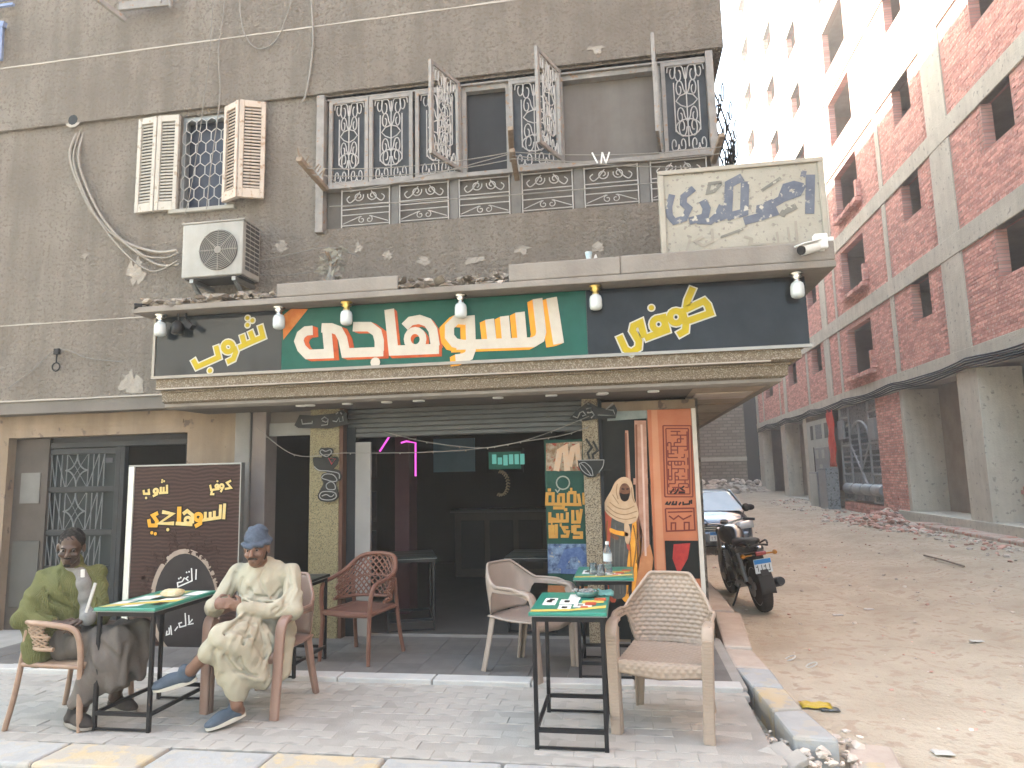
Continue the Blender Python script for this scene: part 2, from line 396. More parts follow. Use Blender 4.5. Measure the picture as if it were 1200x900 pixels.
# pale plaster joints, slightly uneven
m_crack = M("plaster_joint_pale", (.36, .33, .29), .95, col2=(.46, .42, .37), scale=6, bump=.4)
def ragged_strip(x0, x1, z, y, h, name, mat, step=.12):
    mb = MB(); n = int((x1-x0)/step); top = []; bot = []
    for i in range(n+1):
        x = x0+(x1-x0)*i/n; k = noise.noise(Vector((x*3, z, 0)))
        top.append((x, y, z+h*(.7+.6*k))); bot.append((x, y, z-h*(.4+.3*noise.noise(Vector((x*2.1, z, 7)))))) 
    for i in range(n): mb.poly([bot[i], bot[i+1], top[i+1], top[i]], (0, .02, 0))
    return mb.build(name, mat, cafe)
ragged_strip(-16, .9, 6.288, 6.2555, .014, "plaster_joint", m_crack)
ragged_strip(-16, -4.45, 3.27, 6.295, .012, "plaster_joint", m_crack)
ragged_strip(-16, -4.45, 2.437, 6.292, .014, "plaster_joint", m_crack)
rg = random.Random(41); m_ppatch = M("plaster_patch_pale", (.32, .28, .24), .95, col2=(.42, .38, .33), scale=9, bump=.8, bscale=24, bdist=.05)
for px, py, w_, h_ in ((497, 306, .09, .06), (612, 293, .12, .05), (555, 306, .14, .05), (160, 318, .13, .16), (100, 300, .05, .04), (330, 290, .08, .1), (455, 300, .06, .05), (152, 450, .2, .14), (700, 290, .07, .05), (700, 60, .09, .06), (420, 290, .05, .08)):
    q = at(px, py, 1, 6.3); y_ = 6.294 if q.z < 5.5 else 6.252; k_ = 17
    pts = [(q.x+w_*(.3+.9*rg.random())*math.cos(2*math.pi*i/k_), y_, q.z+h_*(.3+.9*rg.random())*math.sin(2*math.pi*i/k_)) for i in range(k_)]
    MB().poly(pts, (0, .012, 0)).build("plaster_patch", m_ppatch, cafe, bevel=.003)
# the unseen rest of the shell, sized and lengthened to shade the side street: upper storeys, roof, sides, back, floors
mb = MB()
wh = []
for fl in range(2):
    for wx in (-13, -9.5, -6, -2.4): wh.append((wx, wx+1.2, 10.2+fl*2.9, 11.5+fl*2.9))
wall_holes(mb, -16, 1.09, 9.302, 16.25, 6.28, .3, wh); mb.build("upper_storeys", m_stucco, cafe, fix=False)
mb = MB(); mb.box(.78, 1.0, 6.53, 60, 2.43, 5.52); mb.box(.8, 1.09, 6.602, 60, 5.5235, 16.25); mb.box(.6, .71, 6.72, 60, -.3, 2.428)
mb.build("side_wall", m_stucco, cafe)
mb = MB(); mb.box(-16.2, -16.002, 6.3, 60, -.3, 16.25); mb.box(-16, .98, 59.8, 60.0, -.3, 16.25); mb.build("side_wall", m_stucco, cafe)
mb = MB(); mb.box(-16, .78, 6.75, 59.8, 2.55, 2.75); mb.box(-16, .78, 6.85, 59.8, 5.6, 5.8); mb.box(-16, .78, 6.85, 59.8, 9.0, 9.2); mb.build("floor_slab", m_dark, cafe)
mb = MB(); mb.box(-16.3, 1.25, 6.2, 60.1, 16.253, 16.95); mb.build("roof", m_conc, cafe)
# ---- shuttered window
m_shut = M("shutter_cream_paint", (.42, .39, .34), .6, col2=(.5, .47, .42), scale=7, bump=.25, bscale=50, speck=(.33,.27,.21), speckscale=16, speckamt=.28)
m_shut2 = M("shutter_pinkish_cream", (.45, .37, .31), .6, col2=(.53, .46, .39), scale=7, bump=.25, bscale=50, speck=(.36,.25,.18), speckscale=16, speckamt=.3)
def shutter(a, b, z0, z1, mat, nsl=25):
    """a, b: bottom points (x,y) of the leaf's two edges"""
    a = Vector((a[0], a[1], 0)); b = Vector((b[0], b[1], 0)); d = (b-a); w = d.length; d.normalize(); nrm = Vector((d.y, -d.x, 0))
    fr = MB(); t = .022; st = .045
    Z = Vector((0, 0, 1)); zc = (z0+z1)/2; hh = (z1-z0)/2
    fr.obox(a+d*st/2+Z*zc, d*st/2, nrm*t, Z*hh); fr.obox(b-d*st/2+Z*zc, d*st/2, nrm*t, Z*hh)
    mid = (a+b)/2
    fr.obox(mid+Z*(z0+.05), d*(w/2-st), nrm*(t-.002), Z*.05); fr.obox(mid+Z*(z1-.035), d*(w/2-st), nrm*(t-.002), Z*.035)
    fr.obox(mid+Z*(z0+.015), d*(w/2-st-.002), nrm*.006, Z*.012)
    o = fr.build("shutter", mat, cafe, bevel=.004, seg=1)
    bk = MB().obox(mid+Z*zc-nrm*.012, d*(w/2-st), nrm*.003, Z*(hh-.09)); bk.build("shutter_back", m_dark, o)
    zz0, zz1 = z0+.105, z1-.075; sm = None
    for i in range(nsl):
        zc_ = zz0+(zz1-zz0)*(i+.5)/nsl
        if sm is None:
            lo = MB(); up_ = (Z*.8+nrm*-.6).normalized(); ot = up_.cross(d).normalized()
            lo.obox((0, 0, 0), d*(w/2-st-.003), up_*((zz1-zz0)/nsl*.42), ot*.0045)
            s_ = lo.build("slat", mat); sm = s_.data; s_.parent = o
        else:
            s_ = bpy.data.objects.new("slat", sm); COL.objects.link(s_); s_.parent = o
        s_.location = mid+Z*zc_+nrm*.004-origin(o)
        s_.rotation_euler = (random.gauss(0, .03), 0, 0)
    return o
ys_ = YU-.03
x1 = [-5.06, -4.82, -4.575]
shutter((x1[0], ys_), (x1[1]-.004, ys_-.02), 4.40, 5.47, m_shut); shutter((x1[1]+.004, ys_-.02), (x1[2], ys_), 4.40, 5.47, m_shut)
shutter((-4.02, ys_-.03), (-3.80, ys_-.13), 4.42, 5.48, m_shut2); shutter((-3.795, ys_-.13), (-3.56, ys_-.03), 4.42, 5.48, m_shut2)
m_wire = flat("wire_pale", (.45, .44, .42), .6)
wf = MB(); wf.box(SH[0]+.003, SH[0]+.04, YU+.03, YU+.1, SH[2], SH[3]); wf.box(SH[1]-.04, SH[1]-.003, YU+.03, YU+.1, SH[2], SH[3]); wf.box(SH[0]+.042, SH[1]-.042, YU+.03, YU+.1, SH[3]-.05, SH[3]-.003)
win = wf.build("window_frame", m_steel, cafe)
MB().box(SH[0]+.005, SH[1]-.005, YU+.15, YU+.17, SH[2], SH[3]).build("window_pane", M("pane_dark_blue", (.05, .06, .085), .3, spec=.15), win)
hx = MB(); a = .085
def hexpts(cx, cz): return [(cx+a*.8*math.cos(t), YU+.02, cz+a*math.sin(t)) for t in [math.pi/6+math.pi/3*k for k in range(6)]]
hw = a*.8*math.sqrt(3)
rr = 0; zc = SH[2]+.04
while zc < SH[3]:
    cx = SH[0]+.05+(hw/2 if rr % 2 else 0)
    while cx < SH[1]-.02:
        p = [q for q in hexpts(cx, zc)]
        p = [(min(max(q[0], SH[0]+.01), SH[1]-.01), q[1], min(max(q[2], SH[2]+.005), SH[3]-.005)) for q in p]
        hx.tube(p, .0055, 5, closed=True); cx += hw
    zc += a*1.5; rr += 1
hx.build("honeycomb_grille", m_wire, win)
MB().box(-4.66, -3.9, YU-.05, YU+.05, 4.36, 4.405).build("window_sill", m_conc, cafe, bevel=.008)
# ---- long window with wrought-iron leaves
m_iron = M("weathered_iron", (.2, .19, .18), .7, col2=(.33, .31, .29), scale=9, bump=.3, bscale=60, speck=(.3,.2,.14), speckscale=20, speckamt=.25)
m_iron_p = M("pale_iron_scroll", (.36, .345, .33), .7, col2=(.5, .48, .46), scale=12)
def spiral(c, r, a0, turns, sgn=1, n=16):
    return [(c[0]+r*(1-.72*t)*math.cos(a0+sgn*t*turns*2*math.pi), c[1]+r*(1-.72*t)*math.sin(a0+sgn*t*turns*2*math.pi)) for t in [i/n for i in range(n+1)]]
def scroll_curves(w, h):
    """wrought-iron pattern of a leaf, w x h, origin at its lower left"""
    c = w/2; cur = [[(c, .04*h), (c, .97*h)], [(.2*w, .22*h), (.2*w, .8*h)], [(.8*w, .22*h), (.8*w, .8*h)]]
    for s in (-1, 1):
        X = lambda u: c+s*u*w
        for zc, r in ((.9, .13), (.72, .1), (.4, .1)):
            cur.append([(X(.02), (zc-.06)*h)]+[(X((p[0])), p[1]) for p in spiral((.17, zc*h), r, math.pi, 1.25, -1)])
        cur.append([(X(p[0]), p[1]) for p in spiral((.33, .93*h), .12, 0, 1.2, 1)])
        cur.append([(X(.02), .5*h), (X(.16), .53*h), (X(.26), .58*h), (X(.16), .64*h), (X(.02), .66*h)])
        cur.append([(X(.3*math.sin(t)), (.26+.1*-math.cos(t))*h) for t in [math.pi*k/10 for k in range(11)]])
        cur.append([(X(p[0]), p[1]) for p in spiral((.14, .27*h), .11, math.pi, 1.3, 1)])
        for k in range(2): cur.append([(X(p[0]), p[1]) for p in spiral((.15+.2*k, .07*h), .1, math.pi*(k % 2), 1.1, 1 if k else -1)])
    # circles are drawn in units of w for x, metres for y
    out = []
    for q in cur: out.append(q)
    return out
def iron_leaf(o, u, w, h, name="window_leaf", pane=True, swing=False):
    """leaf with its lower left corner at o and horizontal direction u"""
    o, u = Vector(o), Vector(u).normalized(); Z = Vector((0, 0, 1)); n = Vector((u.y, -u.x, 0)); b = MB(); f = .038; t = .016
    b.obox(o+u*f/2+Z*h/2, u*f/2, n*t, Z*h/2); b.obox(o+u*(w-f/2)+Z*h/2, u*f/2, n*t, Z*h/2)
    b.obox(o+u*w/2+Z*f/2, u*(w/2-f), n*(t-.002), Z*f/2); b.obox(o+u*w/2+Z*(h-f/2), u*(w/2-f), n*(t-.002), Z*f/2)
    L_ = b.build(name, m_iron, cafe)
    g = MB(); iw, ih = w-2*f, h-2*f
    for q in scroll_curves(iw, ih):
        pts = [o+u*(f+min(max(p[0] if abs(p[0]) <= 50 else 0, .004), iw-.004))+Z*(f+min(max(p[1], .004), ih-.004)) for p in q]
        g.tube(pts, .0062, 5, cap=False)
    g.build("iron_scrollwork", m_iron_p, L_)
    if pane: MB().obox(o+u*w/2+Z*h/2-n*.05, u*(w/2-.01), n*.002, Z*(h/2-.01)).build("leaf_backing", m_leafback, L_)
    return L_
m_leafback = M("dusty_glass_dark", (.05, .055, .065), .35, col2=(.09, .095, .1), scale=5, spec=.12)
m_curt = M("grey_board_dusty", (.13, .115, .105), .85, col2=(.2, .18, .165), scale=2, streak=.3)
m_glass_d = M("window_dark", (.04, .04, .042), .35, spec=.12)
zb, zt = 4.515, 5.45
YL = YU+.015
def xat(px, py, Y=YL): return at(px, py, 1, Y).x
for pa, pb, py in ((386, 432, 165), (433, 484, 162), (487, 541, 160), (597, 656, 140), (776, 834, 120)):
    xa, xb = xat(pa, py), xat(pb, py); iron_leaf((xa, YL, zb), (1, 0, 0), xb-xa, zt-zb)
for hp, fp, py in ((538, 504, 145), (657, 630, 135)):
    hxx = xat(hp, py, YU-.02); fx = at(fp, py, 1, 5.84).x
    d = Vector((hxx-fx, YU-.02-5.84, 0)); iron_leaf((fx, 5.84, zb+.02), d, d.length, zt-zb+.01, pane=False)
hxx = xat(770, 110, YU-.02); fx = at(768, 110, 1, 5.85).x
d = Vector((hxx-fx, YU-.02-5.85, 0)); iron_leaf((fx, 5.85, zb+.02), d, d.length, zt-zb+.01, pane=False)
fr = MB()
fr.box(GR[0]-.05, GR[0]+.03, YU-.05, YU+.05, 4.02, 5.5); fr.box(GR[1]-.01, GR[1]+.055, YU-.04, YU+.05, 4.02, 5.5)
fr.box(GR[0]+.032, GR[1]-.012, YU+.0, YU+.09, 5.452, 5.5); fr.box(GR[0]+.032, GR[1]-.012, YU-.035, YU+.07, 4.47, 4.512)
for px, py in ((543, 150), (595, 145), (657, 130), (773, 120)):
    x = xat(px, py, YU); fr.box(x-.022, x+.022, YU+.035, YU+.085, 4.514, 5.45)
wl_ = fr.build("window_frame", m_iron, cafe)
for pa, pb, mt, yy in ((545, 593, m_glass_d, .1), (659, 771, m_curt, .12)):
    xa, xb = xat(pa, 140), xat(pb, 140); MB().box(xa, xb, YU+yy, YU+yy+.01, zb, 5.40).build("window_pane", mt, wl_)
    MB().box(xa, xb, YU+.03, YU+yy, 5.40, 5.45).build("head_rail", m_iron, wl_)
MB().box(GR[0], GR[1], YU+.2, YU+.215, 4.06, 5.47).build("window_backing", m_dark, wl_)
# railing panels under the rail
m_railback = M("railing_backing", (.1, .09, .082), .85, col2=(.16, .145, .13), scale=3)
MB().box(GR[0]+.03, GR[1]-.01, YU+.06, YU+.075, 4.06, 4.47).build("railing_board", m_railback, cafe)
m_mull = M("railing_post_dark", (.13, .125, .12), .8, col2=(.2, .19, .18), scale=6)
panels = [(400, 456, 243), (468, 525, 238), (538, 597, 233), (612, 671, 226), (685, 748, 219), (763, 829, 212)]
prev = None
for pa, pb, py in panels:
    xa, xb = xat(pa, py, YU), xat(pb, py, YU); w = xb-xa; z0, z1 = 4.085, 4.455; g = MB()
    V = lambda x, z: (xa+x, YU+.012, z)
    for x in (0, w): g.tube([V(x, 4.062), V(x, 4.468)], .007, 5)
    for z in (z0, z0+.11, z0+.17, z0+.21, z1): g.tube([V(0, z), V(w, z)], .006, 5, cap=False)
    c = w/2
    for s in (-1, 1):
        g.tube([V(c+s*p[0], p[1]) for p in spiral((.075, z1-.07), .055, math.pi*.9, 1.3, 1)], .006, 5, cap=False)
        g.tube([V(c+s*p[0], p[1]) for p in spline([(.06, z1-.02, 0), (.12, z1-.1, 0), (.17, z1-.13, 0), (.2, z1-.09, 0), (.17, z1-.06, 0)], 4)], .006, 5, cap=False)
        g.tube([V(c+s*w*.47, z0+.02), V(c+s*.05, z0+.09)], .005, 5, cap=False)
        g.tube([V(c+s*p[0], p[1]) for p in spiral((.04, z0+.05), .038, math.pi*.5, 1.1, -1)], .005, 5, cap=False)
    g.build("railing_panel", m_iron_p, cafe)
    if prev is not None: MB().box(prev+.015, xa-.015, YU+.02, YU+.055, 4.062, 4.468).build("railing_post", m_mull, cafe)
    prev = xb
# ---- bowed grille on the side street
g = MB()
for k in range(9):
    yy = 6.7+.2*k; g.tube([(1.0+.02, yy, 4.1), (1.17+.0*k, yy, 4.35), (1.2, yy, 4.75), (1.1, yy, 5.15), (1.02, yy, 5.4)], .009, 5)
for zz, o_ in ((4.15, .05), (4.35, .17), (4.55, .195), (4.75, .2), (4.95, .165), (5.15, .1)):
    g.tube([(1.0+o_, 6.65, zz), (1.0+o_, 8.4, zz)], .009, 5)
    for k in range(9): g.tube([(1.0+o_+.01, 6.6+.2*k+.1*math.cos(t)*.8, zz+.1+.09*math.sin(t)) for t in [k2*math.pi/5 for k2 in range(10)]], .006, 4, closed=True)
g.build("bowed_grille", m_black, cafe)
# ---- canopy slab, cornice bands, soffit
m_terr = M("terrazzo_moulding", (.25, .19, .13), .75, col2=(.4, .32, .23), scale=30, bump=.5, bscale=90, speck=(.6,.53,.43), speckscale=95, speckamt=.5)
m_ledge = M("ledge_concrete", (.34, .3, .265), .9, col2=(.46, .42, .37), scale=3, bump=.5, bscale=30, bdist=.012, streak=.2)
def band(name, prof, mat, x0=-4.3, y1=12.5):
    """moulding swept along the front and round the corner; prof: closed list of (outward, z)"""
    n = len(prof); A = [(x0, 5.95-o, z) for o, z in prof]; B = [(1.2+o, 5.95-o, z) for o, z in prof]; C = [(1.2+o, y1, z) for o, z in prof]
    b = MB(); vs = A+B+C; fs = [(i, (i+1) % n, n+(i+1) % n, n+i) for i in range(n)]+[(n+i, n+(i+1) % n, 2*n+(i+1) % n, 2*n+i) for i in range(n)]
    fs += [tuple(range(n-1, -1, -1)), tuple(range(2*n, 3*n))]
    b.add(vs, fs); return b.build(name, mat, cafe)
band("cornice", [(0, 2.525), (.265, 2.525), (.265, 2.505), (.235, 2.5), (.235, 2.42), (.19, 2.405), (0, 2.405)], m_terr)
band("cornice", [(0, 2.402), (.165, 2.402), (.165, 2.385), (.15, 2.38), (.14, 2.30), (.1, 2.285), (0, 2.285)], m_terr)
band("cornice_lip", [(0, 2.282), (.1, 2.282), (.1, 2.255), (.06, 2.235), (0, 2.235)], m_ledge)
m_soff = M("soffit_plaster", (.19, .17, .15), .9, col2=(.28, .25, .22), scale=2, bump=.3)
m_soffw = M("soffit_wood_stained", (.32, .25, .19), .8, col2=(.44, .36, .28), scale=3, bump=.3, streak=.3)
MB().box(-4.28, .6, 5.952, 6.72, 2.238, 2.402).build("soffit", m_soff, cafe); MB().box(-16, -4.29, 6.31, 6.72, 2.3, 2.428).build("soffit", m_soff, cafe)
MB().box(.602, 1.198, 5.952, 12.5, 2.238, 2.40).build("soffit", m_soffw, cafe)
for k in range(5):
    MB().box(.66, 1.16, 6.35+k*1.1, 6.85+k*1.1, 2.228, 2.2375).build("soffit_patch", M("soffit_patch", (.5, .42, .36), .8) if k == 0 else m_soffw, cafe)
MB().box(-4.3, 1.2, 5.72, 6.298, 2.406, 3.09).box(1.0, 1.2, 6.3, 12.5, 2.406, 3.09).build("canopy_core", m_conc_d, cafe)
m_slab = M("slab_underside", (.3, .26, .22), .9, col2=(.4, .35, .3), scale=3)
MB().box(-4.42, 1.69, 5.5, 6.297, 3.095, 3.15).box(1.004, 1.69, 6.3, 12.5, 3.095, 3.15).build("ledge_slab", m_ledge, cafe, bevel=.006)
for xa, xb, h in ((-3.0, -1.87, .13), (-.9, .03, .155), (.035, 1.69, .16)):
    MB().box(xa, xb, 5.505, 5.6, 3.153, 3.15+h).build("ledge_upstand", m_ledge, cafe, bevel=.012)
MB().box(1.6, 1.69, 5.602, 12.5, 3.153, 3.31).build("ledge_upstand", m_ledge, cafe, bevel=.012)
# downlights in the soffit
m_lampw = flat("lamp_white", (.75, .75, .73), .4)
for px, py in ((330, 470), (357, 473), (381, 466), (441, 467), (474, 463), (484, 467), (578, 462), (639, 456), (645, 461), (705, 455), (768, 451), (705, 461)):
    q = at(px, py, 2, 2.238); 
    if not 5.96 < q.y < 6.7: q.y = min(max(q.y, 6.0), 6.6)
    MB().lathe((q.x, q.y, 2.2365), [(.05, 0), (.05, -.012), (.038, -.014)], 14).build("downlight", m_lampw, cafe)
# ---- ground floor front
wg = MB()
xDoor0, xDoor1 = -6.65, -4.5
wall_holes(wg, -16, -3.93, -.1, 2.298, YG, .25, [(xDoor0, xDoor1, -.1, 2.06)])
wg.build("ground_wall", m_stucco_low, cafe, fix=False)
MB().box(-6.6, -4.55, YG-.01, YG+.06, 2.16, 2.2).build("wall_moulding", m_stucco_low, cafe)
m_grey = M("pillar_grey_paint", (.2, .19, .175), .7, col2=(.28, .265, .245), scale=4, bump=.2, streak=.2)
MB().box(-3.928, -3.76, YG-.06, YG+.2, .02, 2.236).build("pillar", m_grey, cafe, bevel=.01)
MB().box(-3.757, -3.6, YG-.03, YG+.2, .02, 2.236).build("pillar", M("pillar_brown", (.2, .165, .15), .6, col2=(.27, .23, .21), scale=3), cafe, bevel=.008)
m_mos = M("mosaic_gold", (.3, .24, .11), .5, col2=(.5, .43, .25), scale=42, bump=.5, bscale=80, speck=(.17,.14,.08), speckscale=90, speckamt=.5, spec=.25)
m_mos2 = M("mosaic_brown", (.32, .25, .16), .6, col2=(.52, .45, .33), scale=42, bump=.5, bscale=80, speck=(.15,.11,.07), speckscale=90, speckamt=.55, spec=.25)
c1 = MB().box(-3.1, -2.79, YG-.08, YG+.2, .02, 2.236).build("column", m_mos, cafe, bevel=.008)
MB().box(-2.788, -2.752, YG-.075, YG+.2, .02, 2.236).build("column_trim", M("trim_brown", (.1, .05, .035), .5), cafe)
c2 = MB().box(-.385, -.235, YG-.08, YG+.2, .02, 2.236).build("column", m_mos2, cafe, bevel=.008)
MB().box(-.232, -.205, YG-.07, YG+.2, .02, 2.236).build("column_trim", m_dark, cafe)
MB().box(-2.66, -2.5, YG+.02, YG+.06, .02, 1.9).build("door_leaf", M("door_leaf_grey", (.42, .4, .38), .6, col2=(.5, .48, .46), scale=3), cafe, bevel=.006)
MB().box(-2.75, -2.66, YG+.02, YG+.2, .02, 2.05).build("door_jamb", m_dark, cafe)
MB().box(-3.598, -3.105, YG+.03, YG+.1, 1.99, 2.12).build("transom_panel", M("transom_pale", (.36, .35, .33), .6), cafe)
MB().box(-3.598, -3.105, YG+.05, YG+.1, 2.123, 2.236).build("transom_panel", m_soff, cafe)
# rolled shutter housing over the opening: one slat above the other
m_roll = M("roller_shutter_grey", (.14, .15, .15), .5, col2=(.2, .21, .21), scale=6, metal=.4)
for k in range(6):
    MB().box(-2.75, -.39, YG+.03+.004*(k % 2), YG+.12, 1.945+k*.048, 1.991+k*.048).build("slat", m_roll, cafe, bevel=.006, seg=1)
# room behind
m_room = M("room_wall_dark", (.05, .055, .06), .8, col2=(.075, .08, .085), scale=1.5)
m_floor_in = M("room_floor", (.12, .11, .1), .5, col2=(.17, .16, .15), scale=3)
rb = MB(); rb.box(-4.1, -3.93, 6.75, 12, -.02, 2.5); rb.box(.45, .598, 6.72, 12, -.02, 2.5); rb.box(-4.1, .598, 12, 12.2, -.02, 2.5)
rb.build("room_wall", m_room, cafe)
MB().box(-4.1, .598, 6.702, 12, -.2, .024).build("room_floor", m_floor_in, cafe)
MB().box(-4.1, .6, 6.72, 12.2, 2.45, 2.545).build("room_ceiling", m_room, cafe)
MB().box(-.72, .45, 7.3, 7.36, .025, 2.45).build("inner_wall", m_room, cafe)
MB().box(-2.62, -2.45, 7.6, 7.9, .025, 2.45).build("inner_pillar", M("pillar_neon_glow", (.16, .07, .08), .6, col2=(.22, .11, .12), scale=3), cafe)  # the pink neon glow is put into this pillar's colour
# ---- left street door: recessed dark wall, iron leaf, open leaf
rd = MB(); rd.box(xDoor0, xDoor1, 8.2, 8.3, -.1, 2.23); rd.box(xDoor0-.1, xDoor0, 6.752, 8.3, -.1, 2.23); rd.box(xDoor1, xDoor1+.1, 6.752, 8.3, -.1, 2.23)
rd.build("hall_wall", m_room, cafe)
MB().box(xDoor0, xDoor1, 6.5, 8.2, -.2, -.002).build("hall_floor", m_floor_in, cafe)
m_drk_wood = M("door_side_panel", (.085, .07, .06), .6, col2=(.13, .11, .095), scale=4, bump=.2)
MB().box(xDoor0+.002, xDoor0+.42, YG+.1, YG+.16, .0, 2.05).build("side_panel", m_drk_wood, cafe)
MB().box(xDoor0+.1, xDoor0+.34, YG+.088, YG+.098, 1.35, 1.68).build("notice_sheet", M("paper_grey", (.15, .145, .135), .8), cafe)
MB().box(xDoor0+.05, xDoor0+.38, YG+.085, YG+.098, .25, .95).build("meter_box", M("box_grey", (.09, .087, .08), .6), cafe, bevel=.01)
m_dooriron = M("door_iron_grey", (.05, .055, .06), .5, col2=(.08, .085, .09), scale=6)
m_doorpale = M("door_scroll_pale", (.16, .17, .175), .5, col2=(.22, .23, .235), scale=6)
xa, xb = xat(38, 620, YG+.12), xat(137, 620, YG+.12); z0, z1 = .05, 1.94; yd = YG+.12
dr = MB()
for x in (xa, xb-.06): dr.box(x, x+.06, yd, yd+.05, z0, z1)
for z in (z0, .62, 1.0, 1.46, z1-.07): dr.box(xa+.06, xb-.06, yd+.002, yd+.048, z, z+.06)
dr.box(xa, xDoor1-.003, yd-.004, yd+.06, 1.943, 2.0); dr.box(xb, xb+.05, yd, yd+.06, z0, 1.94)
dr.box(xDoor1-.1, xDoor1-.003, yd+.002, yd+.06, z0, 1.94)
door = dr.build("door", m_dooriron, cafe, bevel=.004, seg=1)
dp = MB(); xm = (xa+xb)/2-.02
for za, zb_ in ((1.06, 1.45), (1.52, 1.87), (.68, .99)):
    for k in range(4):
        for s in (-1, 1):
            x = xm+s*(.13+k*.065)
            dp.tube([(x, yd+.02, za), (x, yd+.02, zb_)], .006, 5)
    for s in (-1, 1):
        dp.tube([(xm+s*.14, yd+.015, za), (xm+s*.26, yd+.015, zb_)], .005, 5); dp.tube([(xm+s*.26, yd+.015, za), (xm+s*.33, yd+.015, zb_)], .005, 5)
    cz, hz = (za+zb_)/2, (zb_-za)/2
    for sx in (-1, 1):
        for sz in (-1, 1):
            dp.tube([(xm+sx*.14*(1-math.sin(t)), yd+.012, cz+sz*hz*(1-math.cos(t))) for t in [math.pi/2*k/8 for k in range(9)]], .008, 5)
    dp.tube([(xm-.12, yd+.02, za), (xm+.12, yd+.02, zb_)], .004, 4); dp.tube([(xm+.12, yd+.02, za), (xm-.12, yd+.02, zb_)], .004, 4)
dp.build("iron_scrollwork", m_doorpale, door)
MB().box(xa+.06, xb-.06, yd+.06, yd+.07, z0, 1.94).build("door_backing", M("door_backing_blue", (.035, .05, .055), .4, col2=(.05, .07, .075), scale=3), door)
MB().box(xb-.17, xb-.085, yd-.012, yd-.002, 1.77, 1.82).build("name_plate", M("plate_dark", (.06, .06, .07), .4), door)
MB().box(xa, xDoor1-.1, yd+.03, yd+.04, 2.002, 2.06).build("transom_glass", m_glass_d, cafe)
# ================================================================ SIGNS AND LETTERING
DEEP = [0]
def ribbon(mb, pts, w, closed=False, d=.004, mi=0, cap=0.0):
    """2-D stroke (list of (point3d) on a Y plane): prism of depth d facing -Y"""
    y = pts[0][1]; DEEP[0] = (DEEP[0]+1) % 8
    y -= DEEP[0]*.00025
    p2 = [(p[0], p[2]) for p in pts]
    if closed: p2 = p2+[p2[0]]
    L, R_ = stroke2d(p2, w, cap)
    if closed:
        q = (L[0]+L[-1])/2; L[0] = L[-1] = q; q = (R_[0]+R_[-1])/2; R_[0] = R_[-1] = q
    n = len(L); vs = [(q.x, y, q.y) for q in L]+[(q.x, y, q.y) for q in R_]+[(q.x, y+d, q.y) for q in L]+[(q.x, y+d, q.y) for q in R_]
    fs = []
    for i in range(n-1):
        fs += [(i, i+1, n+i+1, n+i), (2*n+i, 3*n+i, 3*n+i+1, 2*n+i+1), (i, 2*n+i, 2*n+i+1, i+1), (n+i, n+i+1, 3*n+i+1, 3*n+i)]
    if not closed: fs += [(0, n, 3*n, 2*n), (n-1, 3*n-1, 4*n-1, 2*n-1)]
    mb.add(vs, fs, mi)
def disc(mb, c, r, d=.004, mi=0, n=14, y=None):
    DEEP[0] = (DEEP[0]+1) % 8; yy = c[1]-DEEP[0]*.00025
    mb.poly([(c[0]+r*math.cos(2*math.pi*k/n), yy, c[2]+r*math.sin(2*math.pi*k/n)) for k in range(n)], (0, d, 0), mi)
class Glyphs:
    """strokes traced in photograph pixels (zoomed crop: offset + scale) and laid on the plane Y"""
    def __init__(s, off, sc, Y): s.off, s.sc, s.Y = off, sc, Y
    def P(s, p, dx=0, dy=0): return at(s.off[0]+(p[0]+dx)*s.sc, s.off[1]+(p[1]+dy)*s.sc, 1, s.Y)
    def W(s, p, w): q = project(s.P(p)); return w*s.sc*q[2]/F_PX
    def stroke(s, mb, pts, w, dx=0, dy=0, dY=0, closed=False, sm=0, **k):
        q = [Vector(s.P(p, dx, dy))+Vector((0, dY, 0)) for p in pts]
        if sm: q = spline(q, sm, closed)
        ribbon(mb, q, s.W(pts[0], w), closed, **k)
    def ring(s, mb, c, r, w, dx=0, dy=0, dY=0, n=16, ry=None, **k):
        ry = ry or r
        s.stroke(mb, [(c[0]+r*math.cos(2*math.pi*i/n), c[1]+ry*math.sin(2*math.pi*i/n)) for i in range(n)], w, dx, dy, dY, True, **k)
    def dot(s, mb, c, r, dx=0, dy=0, dY=0, **k): disc(mb, Vector(s.P(c, dx, dy))+Vector((0, dY, 0)), s.W(c, r), **k)
YS = 5.695
sign = thing("shop_sign", "long green and black fascia sign with large cream Arabic lettering above the shop front", "shop sign", (-1.4, YS, 2.53))
m_gloss_k = M("sign_black_gloss", (.018, .022, .028), .12, var=.3, spec=.1)
m_gloss_g = M("sign_green", (.012, .085, .062), .22, col2=(.018, .11, .085), scale=8, spec=.12)
m_orange_p = M("sign_orange_print", (.55, .14, .03), .35, col2=(.7, .27, .07), scale=14)
m_cream = M("letter_cream", (.68, .6, .5), .45, col2=(.78, .71, .6), scale=10)
m_amber = M("letter_amber_side", (.72, .28, .02), .45, col2=(.8, .36, .04), scale=10)
m_redside = M("letter_red_side", (.35, .05, .02), .45, col2=(.6, .13, .03), scale=10)
m_yel = M("letter_yellow", (.62, .46, .015), .45, col2=(.75, .57, .03), scale=12)
m_white = M("letter_white", (.75, .72, .64), .45, var=.04)
def sx(px, py): return at(px, py, 1, YS).x
xl, xm1, xm2, xr = sx(183, 410), sx(330, 405), sx(688, 385), sx(946, 365)
zs0, zs1 = 2.53, 3.085
MB().box(xl, xm1-.001, YS, YS+.02, zs0, zs1).build("sign_panel", M("sign_black_mirror_gloss", (.02, .024, .028), .05, spec=.38), sign)
MB().box(xm1+.001, xm2-.001, YS, YS+.02, zs0, zs1).build("sign_panel", m_gloss_g, sign)
